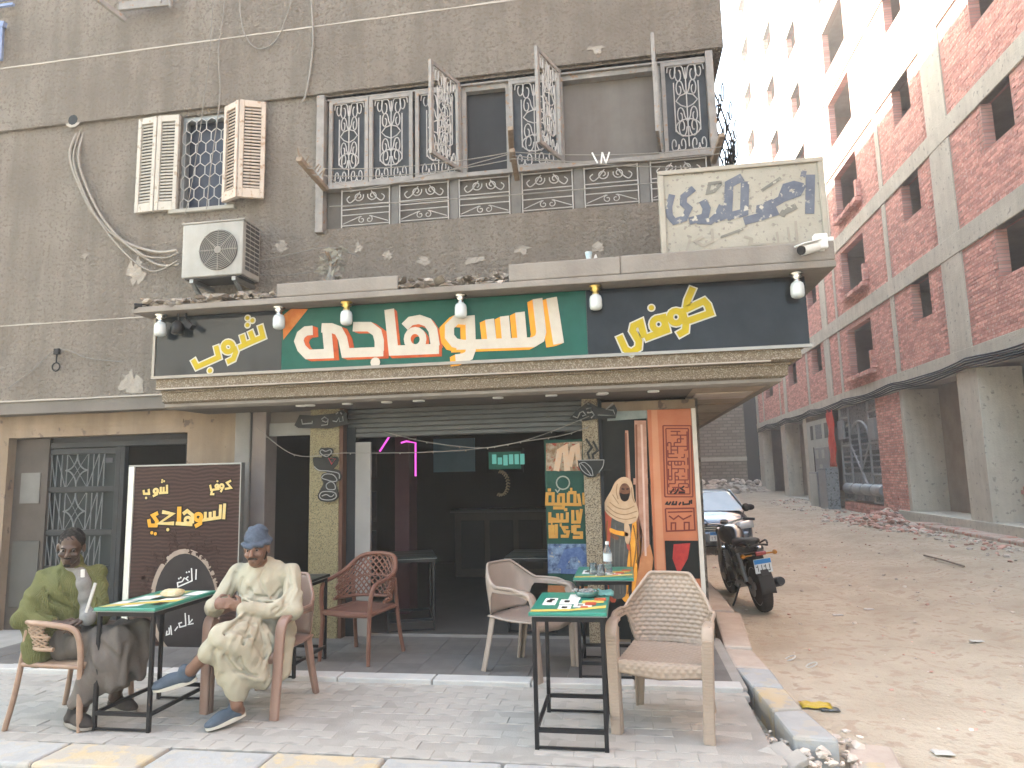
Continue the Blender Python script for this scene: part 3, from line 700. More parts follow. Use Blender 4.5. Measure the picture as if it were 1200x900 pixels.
MB().box(xm2+.001, xr, YS, YS+.02, zs0, zs1).box(xr-.02, xr, YS+.022, 12, zs0, zs1).build("sign_panel", m_gloss_k, sign)
m_alu = flat("aluminium_trim", (.5, .47, .43), .4, metal=.5)
MB().box(xl-.03, xr+.02, YS-.015, YS+.02, zs0-.028, zs0-.002).box(xl-.03, xl-.004, YS-.012, YS+.02, zs0, zs1).build("trim", m_alu, sign)
mb = MB(); mb.poly([at(332, 398, 1, YS-.003), at(331, 370, 1, YS-.003), at(341, 362, 1, YS-.003), at(361, 362, 1, YS-.003)], (0, .002, 0)); mb.build("orange_corner", m_orange_p, sign)
Y3 = YS-.008
A3 = Glyphs((330, 340), .14167, Y3); A4 = Glyphs((490, 335), .15, Y3)
def main_letter(name, draws, offs, side):
    """draws: functions(mb, dx, dy, dY, extra) printing the letter; offs: shift of the printed depth"""
    root = MB()
    for dr in draws: dr(root, 0, 0, 0, 0)
    o = root.build(name, m_cream, sign)
    sd_ = MB()
    for t in (.25, .5, .75, 1):
        for dr in draws: dr(sd_, offs[0]*t, offs[1]*t, .002+.0004*t*4, 0)
    sd_.build("printed_depth", side, o)
    return o
w3, w4 = 86, 80
S3 = lambda pts, w=w3, **k: (lambda mb, dx, dy, dY, e: A3.stroke(mb, pts, w, dx, dy, dY, d=.0015, **k))
S4 = lambda pts, w=w4, **k: (lambda mb, dx, dy, dY, e: A4.stroke(mb, pts, w, dx, dy, dY, d=.0015, **k))
main_letter("letter", [S4([(1042, 92), (1098, 452)], 84)], (-55, 22), m_amber)
main_letter("letter", [S4([(932, 100), (962, 360), (950, 410), (900, 440), (300, 462)], 78), S4([(558, 260), (578, 440)], 72), S4([(674, 236), (692, 440)], 72), S4([(795, 205), (816, 440)], 76),
    S4([(405, 232), (412, 420), (412, 500), (396, 545), (350, 565), (292, 572)], 76), S4([(372, 268), (300, 262), (245, 318), (245, 395), (285, 445), (350, 458)], 74)], (-42, 20), m_amber)
main_letter("letter", [S3([(890, 158), (925, 500), (1000, 498), (1302, 485)], 84), S4([(-105, 320), (-60, 275), (10, 262), (75, 285), (115, 345), (135, 470)], 72), lambda mb, dx, dy, dY, e: A3.ring(mb, (1105, 405), 66, 58, dx, dy, dY, d=.0015, ry=72)], (22, 20), m_redside)
main_letter("letter", [S3([(590, 302), (725, 302), (790, 350), (808, 420), (808, 505)], 80), S3([(842, 508), (530, 520), (505, 400), (470, 335), (410, 312), (330, 312)], 80), S3([(372, 300), (392, 525), (215, 532), (165, 480), (142, 420), (160, 370), (200, 338), (258, 332)], 80)], (42, 16), m_redside)
o = MB(); A3.dot(o, (775, 597), 42, d=.0015); o.build("letter_dot", m_cream, sign)
def outlined(G, name, strokes, w, rings=(), dots=(), grow=26, parent=sign, fill=m_yel, edge=m_white):
    b1, b2 = MB(), MB()
    for pts in strokes: G.stroke(b1, pts, w, d=.0015); G.stroke(b2, pts, w+grow, dY=.003, cap=G.W(pts[0], grow/2), d=.0015)
    for c, r, wd in rings: G.ring(b1, c, r, wd, d=.0015); G.ring(b2, c, r, wd+grow, dY=.003, d=.0015)
    for c, r in dots: G.dot(b1, c, r, d=.0015); G.dot(b2, c, r+grow*.5, dY=.003, d=.0015)
    o = b1.build(name, fill, parent); b2.build("outline", edge, o); return o
A5 = Glyphs((180, 350), .13333, Y3); A6 = Glyphs((700, 320), .125, Y3)
outlined(A5, "lettering", [[(935, 235), (962, 335), (870, 375), (745, 432)], [(848, 285), (880, 370)], [(776, 318), (800, 405)], [(705, 425), (722, 470), (700, 530), (645, 557)], [(548, 415), (572, 515), (380, 600), (346, 535)]], 46,
         rings=[((655, 425), 42, 46)], dots=[((825, 170), 20), ((868, 192), 20), ((825, 232), 20), ((495, 632), 22)], grow=24)
outlined(A6, "lettering", [[(897, 135), (845, 255), (835, 310), (850, 332), (1000, 262), (1035, 300), (1060, 375), (830, 455)], [(790, 330), (830, 480), (825, 540), (755, 580)], [(612, 385), (650, 535), (445, 612)],
         [(440, 605), (405, 465), (340, 495), (330, 540), (390, 640), (385, 700), (320, 745), (262, 715), (205, 588)]], 62,
         rings=[((738, 412), 58, 58), ((575, 480), 58, 58)], dots=[((507, 325), 26)], grow=26)
# ---- weathered painted sign standing on the ledge
YB = 5.66
bs = thing("painted_board", "tall cream signboard on the canopy ledge with faded blue Arabic lettering", "sign", (1.05, YB, 3.17))
m_board = M("board_flaking_cream", (.34, .315, .26), .85, col2=(.44, .415, .355), scale=2.2, bump=.4, bscale=30, streak=.12, speck=(.25,.23,.2), speckscale=24, speckamt=.3)
m_bframe = M("board_frame", (.33, .3, .25), .7, col2=(.42, .39, .33), scale=6, bump=.3)
bc = [at(775, 305, 1, YB), at(966, 300, 1, YB), at(962, 190, 1, YB), at(773, 207, 1, YB)]
bx0, bx1, bz0, bz1 = bc[3].x, bc[2].x, 3.155, (bc[3].z+bc[2].z)/2
MB().box(bx0, bx1, YB, YB+.1, bz0, bz1).build("board", m_board, bs)
fr = MB()
fr.box(bx0-.015, bx0+.03, YB-.02, YB+.105, bz0, bz1); fr.box(bx1-.03, bx1+.015, YB-.02, YB+.105, bz0, bz1)
fr.box(bx0-.015, bx1+.015, YB-.022, YB+.107, bz1+.002, bz1+.04); fr.box(bx0+.032, bx1-.032, YB-.018, YB-.002, bz0, bz0+.02)
fr.build("frame", m_bframe, bs, bevel=.006)
m_fblue = M("faded_blue_paint", (.095, .108, .145), .8, col2=(.17, .185, .22), scale=7, speck=(.48,.45,.38), speckscale=17, speckamt=.3)
m_fgrey = M("faded_grey_paint", (.15, .145, .13), .8, col2=(.24, .23, .2), scale=7, speck=(.48,.45,.38), speckscale=17, speckamt=.3)
A7 = Glyphs((760, 180), .18333, YB-.004)
lt = MB()
for pts, w in (([(1035, 135), (1030, 385)], 46), ([(995, 110), (985, 150)], 26), ([(985, 215), (930, 200), (880, 215), (862, 262), (890, 268)], 44), ([(985, 195), (955, 250), (860, 285), (775, 335), (715, 350), (712, 380)], 42),
               ([(765, 300), (800, 375), (720, 402), (610, 432)], 44), ([(617, 178), (612, 375), (500, 405)], 42), ([(600, 150), (515, 195), (507, 385), (420, 420)], 44),
               ([(470, 330), (440, 395), (395, 435), (310, 430)], 34), ([(345, 300), (372, 350), (360, 405), (260, 432)], 40), ([(290, 222), (225, 275), (222, 320), (258, 350), (228, 415), (165, 435), (135, 400), (130, 340), (150, 262)], 34)):
    A7.stroke(lt, pts, w*1.22, d=.0015)
lt.build("lettering", m_fblue, bs)
lt = MB()
for pts, w in (([(845, 155), (722, 238)], 20), ([(468, 182), (390, 192), (378, 250), (420, 240), (465, 190)], 22), ([(945, 335), (865, 375), (850, 400)], 40), ([(605, 482), (460, 535)], 16)): A7.stroke(lt, pts, w, d=.0015)
lt.build("lettering", m_fgrey, bs)
lt = MB()
for pts, w in (([(940, 430), (950, 560), (900, 575), (660, 580), (660, 545), (610, 530)], 16), ([(890, 470), (905, 570)], 14), ([(820, 500), (830, 570)], 14), ([(650, 555), (640, 595), (430, 612)], 16), ([(405, 480), (412, 560), (350, 590), (300, 560), (350, 530)], 18),
               ([(268, 540), (245, 620), (260, 655), (310, 655), (345, 620)], 16)): A7.stroke(lt, pts, w, d=.003)
lt.build("raised_lettering", M("raised_cream", (.3, .265, .22), .8, col2=(.36, .33, .28), scale=6), bs)
# ---- neon outlines and dark plates on the columns (unlit)
m_tube = flat("unlit_neon_tube", (.3, .3, .3), .3)
m_plate = flat("acrylic_plate_black", (.02, .022, .022), .25, spec=.12)
YN = YG-.1
A8 = Glyphs((350, 470), .2, YN)
G8 = Glyphs((260, 440), .17778, YN-.015)
ns = thing("neon_sign", "black plate with unlit outlined Arabic word on top of the gold column", "neon sign", (at(378, 492, 1, YN).x, YN, 2.05))
b = MB(); G8.stroke(b, [(490, 335), (520, 275), (620, 280), (810, 265), (815, 310), (690, 335), (500, 330)], 30, d=.012)
b.poly([G8.P(p) for p in ((490, 340), (505, 275), (600, 265), (740, 250), (790, 225), (820, 250), (815, 325), (700, 350), (600, 335))], (0, .012, 0)); b.build("plate", m_plate, ns)
b = MB()
for pts in ([(530, 290), (535, 320), (600, 315), (600, 300)], [(660, 290), (680, 275), (705, 290), (690, 310), (665, 300)], [(705, 290), (700, 325), (660, 330)], [(735, 300), (760, 305), (775, 280), (780, 305), (805, 300), (800, 270)], [(755, 255), (770, 245)], [(785, 245), (795, 255)]):
    b.tube([Vector(G8.P(p))-Vector((0, .014, 0)) for p in pts], .006, 6)
b.build("tube", m_tube, ns)
ns2 = thing("bear_plate", "black cut-out bear and cup plate with red heart on the gold column", "plate", (at(383, 555, 1, YN).x, YN, 1.55))
b = MB(); b2 = MB()
def blob(pts, mb, y0=0, d=.012, n=5): mb.poly([Vector(G8.P(p))+Vector((0, y0, 0)) for p in [(q.x, q.y) for q in spline([(a_, b_, 0) for a_, b_ in pts], n, True)]], (0, d, 0))
blob([(640, 510), (650, 480), (685, 478), (725, 480), (733, 512), (705, 545), (755, 535), (768, 560), (745, 605), (690, 635), (620, 620), (602, 575), (605, 540), (660, 540)], b)
blob([(655, 680), (660, 650), (700, 640), (760, 640), (785, 655), (780, 690), (750, 705), (762, 760), (768, 800), (730, 832), (660, 830), (630, 800), (650, 750), (668, 710)], b, .001)
blob([(690, 610), (760, 620), (780, 640), (760, 660), (690, 640)], b, .002)
b.build("plate", m_plate, ns2)
for pts, cl in (([(650, 510), (660, 490), (685, 500), (715, 490), (722, 510), (690, 535)], True), ([(660, 675), (685, 650), (735, 655), (760, 690), (735, 700), (700, 690)], True), ([(690, 720), (720, 700), (745, 720), (745, 750), (700, 750)], True),
                ([(645, 790), (670, 765), (740, 770), (755, 800), (720, 820), (660, 815)], True), ([(660, 795), (690, 785), (720, 800), (740, 785)], False), ([(610, 600), (640, 625), (700, 630), (770, 645), (775, 680)], False)):
    b2.tube(spline([Vector(G8.P(p))-Vector((0, .004, 0)) for p in pts], 4, cl), .005, 5, closed=cl)
b2.build("tube", m_tube, ns2)
b3 = MB(); b3.tube([Vector(G8.P(p))-Vector((0, .004, 0)) for p in ((705, 545), (750, 550), (725, 585))], .007, 6, closed=True); b3.build("heart", flat("heart_red", (.5, .06, .08), .4), ns2)
ns3 = thing("neon_sign", "black plate with unlit outlined Arabic word on top of the brown mosaic column", "neon sign", (at(697, 483, 1, YN).x, YN, 2.1))
A9 = Glyphs((620, 460), .27778, YN-.015)
b = MB(); b.poly([A9.P(p) for p in ((170, 110), (200, 75), (250, 40), (290, 60), (330, 70), (360, 50), (372, 75), (365, 108), (280, 112), (230, 120))], (0, .012, 0)); b.build("plate", m_plate, ns3)
b = MB()
for pts in ([(185, 100), (205, 108), (215, 85), (228, 80), (240, 95), (225, 100)], [(240, 70), (262, 65), (262, 85), (245, 85)], [(265, 80), (275, 95), (262, 108)], [(290, 95), (365, 98), (355, 75), (325, 72), (355, 45)], [(245, 48), (255, 50)]):
    b.tube([Vector(A9.P(p))-Vector((0, .014, 0)) for p in pts], .006, 6)
b.build("tube", m_tube, ns3)
cup = thing("cup_plate", "black cut-out coffee cup with steam and bean lines on the brown mosaic column", "plate", (at(694, 547, 1, YN).x, YN, 1.6))
G9 = Glyphs((620, 460), .27778, YN-.018)
b = MB()
b.poly([G9.P(p) for p in ((205, 285), (318, 282), (316, 305), (300, 335), (275, 358), (248, 358), (222, 340), (208, 312))], (0, .014, 0))
G9.stroke(b, [(316, 290), (340, 288), (346, 305), (330, 325), (308, 325)], 8, d=.014)
G9.stroke(b, [(255, 280), (247, 255), (265, 232), (240, 195)], 9, d=.014); G9.stroke(b, [(272, 280), (268, 262), (290, 245), (270, 205)], 9, d=.014)
b.build("plate", m_plate, cup)
b = MB()
for pts in ([(212, 300), (235, 295), (262, 320), (270, 352)], [(212, 300), (222, 325), (245, 345), (268, 352)], [(220, 300), (240, 320), (262, 350)], [(208, 286), (316, 284)], [(316, 284), (312, 310), (295, 338)]):
    b.tube(spline([Vector(G9.P(p))-Vector((0, .003, 0)) for p in pts], 4), .004, 5)
b.build("tube", m_tube, cup)
# ---- printed panels right of the opening
def pr(px, py, Y): return at(px, py, 1, Y)
YP = YG-.03
m_pgreen = M("poster_green", (.012, .06, .045), .5, col2=(.018, .08, .06), scale=6)
gp = thing("coffee_poster", "narrow green poster with stacked orange Arabic words beside the brown mosaic column", "poster", (at(664, 690, 1, YP).x, YP, .3))
px0, px1 = xat(640, 600, YP), xat(690, 600, YP)
MB().box(px0, px1, YP, YP+.02, .22, 1.86).build("panel", m_pgreen, gp)
A10 = Glyphs((440, 470), .25547, YP-.003)
m_por = M("print_orange", (.6, .28, .05), .5, col2=(.7, .4, .1), scale=10)
m_pph1 = M("print_photo_warm", (.35, .22, .12), .5, col2=(.6, .5, .38), scale=16, contrast=.1, speck=(.45,.08,.04), speckscale=22, speckamt=.35)
m_pph2 = M("print_photo_blue", (.03, .05, .12), .5, col2=(.2, .28, .4), scale=14, contrast=.12, speck=(.4,.34,.26), speckscale=20, speckamt=.2)
m_pbr = M("print_brown", (.3, .12, .05), .5, col2=(.45, .2, .09), scale=10)
def pq(G, pts, name, mat, par, d=.0015): b = MB(); b.poly([G.P(p) for p in pts], (0, d, 0)); return b.build(name, mat, par)
pq(A10, [(782, 195), (948, 185), (948, 320), (782, 320)], "picture", m_pph1, gp)
pq(A10, [(790, 655), (972, 655), (975, 790), (790, 790)], "picture", m_pph2, gp)
pq(A10, [(790, 845), (980, 850), (980, 900), (790, 900)], "picture", m_pbr, gp)
A10b = Glyphs((440, 470), .25547, YP-.006)
b = MB()
for pts, w in (([(850, 770), (880, 700), (930, 690), (965, 740)], 40), ([(850, 780), (970, 785)], 22)): A10b.stroke(b, pts, w, d=.0015)
b.build("picture_figure", M("print_figure_blue", (.04, .08, .2), .5, col2=(.12, .18, .34), scale=30), gp)
b = MB()
for pts, w in (([(830, 320), (845, 230), (870, 215), (880, 320)], 26), ([(890, 300), (905, 220), (925, 210), (935, 300)], 24)): A10b.stroke(b, pts, w, d=.0015)
b.build("picture_figure", M("print_figure_cream", (.5, .42, .33), .5, col2=(.6, .35, .2), scale=30), gp)
b = MB(); A10b.ring(b, (860, 375), 30, 6, d=.0015); A10b.stroke(b, [(825, 405), (835, 418), (845, 405)], 6, d=.0015); b.build("emblem", M("print_grey", (.25, .27, .22), .5), gp)
b = MB(); w = 14
W3 = [ # three words, blocky, traced
 [[(955, 420), (957, 475)], [(930, 425), (938, 475), (785, 472), (787, 425), (815, 425), (815, 470)], [(885, 420), (915, 420), (915, 470)], [(885, 420), (885, 470)], [(840, 430), (862, 430), (862, 490), (815, 490)], [(840, 430), (840, 470)], [(893, 405), (903, 405)], [(790, 408), (805, 408)]],
 [[(945, 495), (935, 555), (905, 555), (905, 500)], [(925, 500), (930, 550)], [(880, 510), (880, 550), (800, 552), (800, 510)], [(855, 515), (855, 550)], [(835, 515), (838, 552)], [(805, 540), (835, 545)], [(845, 568), (855, 568)], [(865, 498), (880, 498)]],
 [[(940, 575), (915, 575), (915, 605), (945, 605), (945, 625), (905, 625)], [(905, 570), (905, 605)], [(885, 580), (860, 580), (870, 600), (885, 600), (880, 620), (850, 620)], [(830, 565), (830, 622), (802, 622), (800, 575), (815, 575), (815, 620)], [(805, 560), (812, 560)]]]
for word in W3:
    for pts in word: A10b.stroke(b, pts, w, d=.0015)
b.build("lettering", m_por, gp)
# robed traveller print + terracotta panel with square maze lettering
m_lt_dark = M('print_near_black', (.015, .01, .008), .5)
mp_ = thing("robed_man_poster", "tall dark poster of a robed figure beside pink columns", "poster", (at(735, 700, 1, YP).x, YP, 0))
px0, px1 = xat(707, 600, YP), xat(763, 600, YP)
m_pdark = M("print_night", (.018, .02, .024), .3, col2=(.04, .045, .04), scale=3, spec=.05)
MB().box(px0, px1, YP, YP+.02, .05, 2.09).build("panel", m_pdark, mp_)
Q = Glyphs((620, 460), .27778, YP-.003); Q2 = Glyphs((620, 460), .27778, YP-.006); Q3 = Glyphs((620, 460), .27778, YP-.009)
m_pcol = M("print_pink_stone", (.36, .17, .11), .5, col2=(.52, .3, .22), scale=12)
pq(Q, [(444, 118), (494, 118), (512, 800), (458, 800)], "print_column", m_pcol, mp_); pq(Q, [(405, 160), (418, 160), (430, 400), (410, 400)], "print_column", m_pcol, mp_)
pq(Q2, [(440, 362), (502, 362), (502, 388), (440, 388)], "print_column", m_pcol, mp_); pq(Q2, [(470, 690), (510, 640), (525, 700), (505, 860), (440, 870)], "print_plinth", M("print_terracotta", (.45, .17, .07), .5, col2=(.58, .26, .12), scale=12), mp_)
m_rb_c = M("print_robe_cream", (.55, .35, .2), .5, col2=(.7, .5, .33), scale=16); m_rb_o = M("print_robe_orange", (.6, .21, .02), .5, col2=(.7, .34, .06), scale=14); m_rb_r = M("print_robe_maroon", (.3, .05, .03), .5, col2=(.42, .1, .05), scale=14)
m_rb_g = M("print_robe_grey", (.06, .06, .055), .5, col2=(.12, .12, .11), scale=18)
def sh(G, pts, name, mat, n=4):
    q = spline([Vector(G.P(p)) for p in pts], n, True); b = MB(); b.poly(q, (0, .0012, 0)); return b.build(name, mat, mp_)
def lines(G, name, mat, ls, w):
    b = MB()
    for pts in ls: G.stroke(b, pts, w, sm=4, d=.001)
    return b.build(name, mat, mp_)
m_rb_d = M("print_robe_fold_dark", (.2, .085, .02), .5, col2=(.3, .14, .04), scale=20); m_rb_s = M("print_shawl_fold", (.3, .19, .1), .5, col2=(.38, .25, .15), scale=20); m_skinp = M("print_face", (.1, .04, .025), .5, col2=(.26, .12, .07), scale=30)
sh(Q, [(326, 470), (312, 520), (306, 620), (312, 720), (310, 800), (325, 860), (372, 860), (372, 520)], "print_cloak", m_rb_r)
sh(Q, [(415, 515), (462, 525), (478, 590), (490, 660), (478, 720), (460, 790), (455, 870), (392, 870), (402, 700)], "print_cloak", m_rb_o)
sh(Q2, [(350, 525), (380, 530), (432, 535), (428, 620), (416, 700), (410, 780), (405, 860), (345, 860), (338, 760), (342, 640)], "print_tunic", m_rb_g)
lines(Q3, "print_tunic_fold", M("print_tunic_fold", (.13, .125, .115), .5), [[(365, 560), (360, 660), (362, 780), (358, 850)], [(385, 620), (380, 700), (385, 850)], [(405, 620), (398, 720), (396, 850)]], 5)
lines(Q3, "print_cloak_fold", m_rb_d, [[(440, 560), (452, 640), (440, 740), (428, 850)], [(460, 600), (468, 660), (452, 720)], [(425, 640), (430, 740), (416, 850)], [(330, 540), (326, 640), (334, 760)]], 5)
sh(Q3, [(322, 455), (345, 415), (362, 380), (385, 360), (408, 357), (430, 372), (440, 410), (444, 448), (456, 478), (462, 515), (448, 545), (420, 555), (390, 548), (360, 535), (330, 512), (316, 485)], "print_shawl", m_rb_c)
Q4 = Glyphs((620, 460), .27778, YP-.012); Q5 = Glyphs((620, 460), .27778, YP-.0145)
sh(Q4, [(384, 398), (396, 384), (412, 385), (425, 402), (427, 425), (418, 448), (402, 456), (388, 446), (380, 425)], "print_face", m_skinp)
sh(Q5, [(383, 424), (398, 428), (412, 428), (424, 426), (419, 450), (404, 460), (388, 450)], "print_beard", m_lt_dark)
lines(Q5, "print_face_line", m_lt_dark, [[(390, 406), (402, 408)], [(410, 408), (421, 406)]], 5)
lines(Q4, "print_shawl_fold", m_rb_s, [[(330, 478), (362, 505), (405, 515), (455, 500)], [(325, 495), (365, 525), (410, 535), (452, 525)], [(340, 462), (370, 485), (410, 492), (445, 478)], [(352, 430), (368, 455), (378, 470)], [(372, 385), (368, 420), (376, 450)], [(432, 400), (436, 440), (446, 465)]], 4)
sh(Q4, [(342, 572), (372, 582), (412, 590), (416, 606), (380, 602), (344, 590)], "print_sash", m_rb_o); sh(Q4, [(402, 552), (420, 556), (428, 600), (420, 640), (406, 625)], "print_tail", m_rb_c)
sh(Q4, [(345, 590), (362, 600), (380, 612), (372, 622), (350, 612)], "print_hand", m_skinp); sh(Q4, [(412, 640), (422, 640), (426, 665), (415, 660)], "print_hand", M("print_pouch_red", (.4, .08, .05), .5))
lines(Q2, "print_column_shade", M("print_column_shade", (.22, .09, .055), .5), [[(452, 135), (456, 360), (464, 690)], [(408, 170), (413, 395)]], 8)
lines(Q2, "print_column_light", M("print_column_light", (.62, .42, .34), .5), [[(474, 135), (482, 360), (492, 690)]], 8)
pq(Q, [(330, 80), (510, 75), (508, 108), (330, 120)], "print_sky", M("print_sky", (.2, .24, .24), .5, col2=(.34, .38, .36), scale=10), mp_)
op = thing("maze_panel", "terracotta panel printed with square maze lettering at the corner of the shop front", "panel", (at(790, 700, 1, YP).x, YP, 0))
m_terra = M("panel_terracotta", (.42, .13, .06), .45, col2=(.52, .19, .1), scale=3)
m_terra_l = M("panel_terracotta_light", (.5, .2, .1), .45, col2=(.6, .28, .16), scale=3)
ox0, ox1 = xat(764, 600, YP), xat(816, 600, YP)
MB().box(ox0, ox1, YP-.03, YP+.02, .05, 2.11).build("panel", m_terra, op)
R1 = Glyphs((620, 460), .27778, YP-.033); R2 = Glyphs((620, 460), .27778, YP-.036)
pq(R1, [(515, 75), (540, 75), (575, 780), (540, 780)], "panel_strip", m_terra_l, op)
pq(R1, [(572, 625), (714, 625), (722, 785), (580, 785)], "print_night_scene", m_pdark, op); pq(R2, [(610, 640), (680, 635), (670, 700), (630, 770), (605, 700)], "print_red_figure", M("print_red", (.5, .05, .04), .5, col2=(.3, .03, .03), scale=20), op)
pq(R2, [(580, 755), (650, 770), (600, 785), (580, 785)], "print_red_figure", M("print_red2", (.45, .05, .06), .5), op)
m_mz = M("print_dark_red_line", (.17, .035, .025), .5)
b = MB(); w = 5
def mz(u, v): return (565+u*118+v*8, 140+v*300)
rng = random.Random(5)
for k, (a0, a1, c0, c1) in enumerate(((0, 1, 0, 1), (.1, .9, .04, .96))):
    pts = [mz(a0, c0), mz(a1, c0), mz(a1, c1), mz(a0, c1)]
    R1.stroke(b, pts[:2], w, d=.0015); R1.stroke(b, pts[1:3], w, d=.0015); R1.stroke(b, pts[2:], w, d=.0015); R1.stroke(b, [pts[3], pts[0]], w, d=.0015)
gx, gy = 7, 17
for i in range(gx):
    for j in range(gy):
        u, v = .15+.7*i/(gx-1), .08+.84*j/(gy-1)
        if rng.random() < .62 and i < gx-1: R1.stroke(b, [mz(u, v), mz(u+.7/(gx-1), v)], w, d=.0015)
        if rng.random() < .5 and j < gy-1: R1.stroke(b, [mz(u, v), mz(u, v+.84/(gy-1))], w, d=.0015)
b.build("maze_lettering", m_mz, op)
b = MB()
for pts in ([(655, 395), (640, 405), (655, 415), (655, 422), (630, 422)], [(630, 405), (622, 420), (612, 428)], [(612, 405), (600, 420), (596, 425)], [(685, 452), (685, 470)], [(678, 455), (676, 470), (650, 472), (650, 460)], [(640, 462), (632, 475)], [(622, 458), (620, 472), (604, 472), (610, 458)], [(598, 460), (590, 472), (578, 470), (585, 460)]): R1.stroke(b, pts, 7, d=.0015)
b.build("lettering", M("print_black", (.02, .015, .015), .5), op)
b = MB()
for pts in ([(575, 490), (695, 488), (700, 580), (580, 585), (575, 490)], [(585, 505), (690, 502)], [(600, 580), (600, 550), (618, 550), (618, 580)], [(655, 580), (655, 548), (675, 548), (675, 580)], [(590, 520), (610, 535), (630, 520), (650, 535), (685, 518)]): R1.stroke(b, pts, 6, d=.0015)
b.build("stamp", m_mz, op)
MB().box(ox1+.002, ox1+.04, YP-.045, YP+.03, .05, 2.11).build("edge_trim", M("trim_white_worn", (.55, .5, .44), .6), op)
# wall base below the corner panels
MB().box(-.2, .66, YG-.02, YG+.2, .02, 2.2).build("corner_wall", m_stucco_low, cafe)
# ---- standing board with a coffee print
YD = 6.02
sb = thing("standing_board", "dark brown board in a white frame with yellow Arabic words, leaning by the street door", "sign", (-4.15, YD, 0.02))
b0, b1 = xat(147, 650, YD), xat(279, 650, YD)
m_wood = M("print_dark_wood", (.035, .018, .016), .4, col2=(.075, .04, .035), scale=1.5, spec=.1)
nt = m_wood.node_tree; wv = nt.nodes.new("ShaderNodeTexWave"); wv.bands_direction = 'Z'; wv.inputs["Scale"].default_value = 9; wv.inputs["Distortion"].default_value = 7; wv.inputs["Detail"].default_value = 3; wv.inputs["Detail Scale"].default_value = .6
tcn = [n for n in nt.nodes if n.type == 'TEX_COORD'][0]; nt.links.new(tcn.outputs["Object"], wv.inputs[0]); nt.links.new(wv.outputs["Fac"], [n for n in nt.nodes if n.type == 'VALTORGB'][0].inputs[0])
m_wood.node_tree.nodes["Color Ramp"].color_ramp.elements[0].position = .1; m_wood.node_tree.nodes["Color Ramp"].color_ramp.elements[1].position = .95
MB().box(b0+.06, b1, YD, YD+.05, .03, 1.70).build("panel", m_wood, sb)
MB().box(b0, b0+.058, YD-.012, YD+.06, .02, 1.70).build("frame", M("frame_pale", (.66, .66, .58), .5), sb); MB().box(b0, b1+.012, YD-.01, YD+.06, 1.702, 1.716).box(b1+.002, b1+.012, YD-.008, YD+.06, .02, 1.70).build("frame", m_steel, sb)
D = Glyphs((140, 540), .24438, YD-.004); D2 = Glyphs((140, 540), .24438, YD-.008)
m_lt_y = M("print_letter_yellow", (.62, .42, .1), .5, col2=(.7, .58, .3), scale=14); m_lt_o = M("print_letter_orange", (.66, .3, .02), .5, col2=(.7, .4, .05), scale=14); m_lt_k = M("print_letter_edge", (.012, .008, .006), .5)
outlined(D, "lettering", [[(228, 115), (228, 152), (190, 155)], [(212, 125), (212, 150)], [(198, 125), (198, 152)], [(183, 140), (180, 160), (160, 170)], [(140, 135), (142, 158), (118, 158), (116, 140)]], 11, rings=[((175, 145), 10, 11)], dots=[((205, 92), 5), ((214, 98), 5), ((204, 102), 5), ((128, 178), 6)], grow=12, parent=sb, fill=m_lt_y, edge=m_lt_k)
outlined(D, "lettering", [[(535, 95), (515, 105), (535, 130), (505, 135)], [(495, 130), (485, 150)], [(470, 120), (475, 135), (440, 140), (435, 115)], [(445, 140), (440, 160), (455, 160)]], 10, rings=[((490, 122), 9, 10), ((468, 122), 8, 9)], dots=[((470, 98), 5)], grow=12, parent=sb, fill=m_lt_y, edge=m_lt_k)
outlined(D, "lettering", [[(505, 205), (500, 280)], [(485, 210), (482, 272), (395, 285)], [(455, 240), (455, 275)], [(435, 245), (435, 275)], [(412, 245), (412, 280)]], 15, grow=14, parent=sb, fill=m_lt_y, edge=m_lt_k)
outlined(D, "lettering", [[(390, 270), (388, 300), (362, 315)]], 18, rings=[((378, 270), 16, 17)], grow=14, parent=sb, fill=m_lt_o, edge=m_lt_k)
outlined(D, "lettering", [[(350, 300), (350, 260), (325, 240), (305, 255)], [(350, 305), (270, 300)]], 17, rings=[((328, 285), 14, 14)], grow=14, parent=sb, fill=m_lt_y, edge=m_lt_k)
outlined(D, "lettering", [[(287, 220), (285, 300)]], 22, grow=14, parent=sb, fill=m_lt_o, edge=m_lt_k)
outlined(D, "lettering", [[(262, 300), (190, 300), (255, 255), (205, 245)]], 18, dots=[((232, 330), 8)], grow=14, parent=sb, fill=m_lt_y, edge=m_lt_k)
outlined(D, "lettering", [[(185, 250), (160, 262), (180, 290), (175, 310), (145, 310), (140, 280)]], 18, dots=[((155, 345), 8), ((172, 350), 8)], grow=14, parent=sb, fill=m_lt_o, edge=m_lt_k)
m_ringw = M("print_cup_rim", (.3, .23, .18), .5, col2=(.42, .34, .28), scale=8); m_coffee = M("print_coffee_black", (.02, .018, .02), .4, col2=(.035, .03, .032), scale=5)
b = MB(); D.ring(b, (315, 690), 158, 26, ry=255, n=40, d=.0015); b.build("print_cup_rim", m_ringw, sb)
b = MB(); b.poly([D2.P((315+150*math.cos(t), 690+245*math.sin(t))) for t in [2*math.pi*k/36 for k in range(36)]], (0, .0015, 0)); b.build("print_coffee", m_coffee, sb)
D3 = Glyphs((140, 540), .24438, YD-.011); m_chalk = M("print_chalk", (.7, .7, .68), .6)
b = MB()
for pts in ([(368, 520), (366, 570)], [(345, 515), (348, 575), (280, 605), (278, 585), (298, 580)], [(330, 555), (318, 565), (330, 575)], [(312, 560), (300, 580)]): D3.stroke(b, pts, 6, d=.0015)
for c in ((322, 535), (334, 532), (285, 565), (294, 560)): D3.dot(b, c, 4, d=.0015)
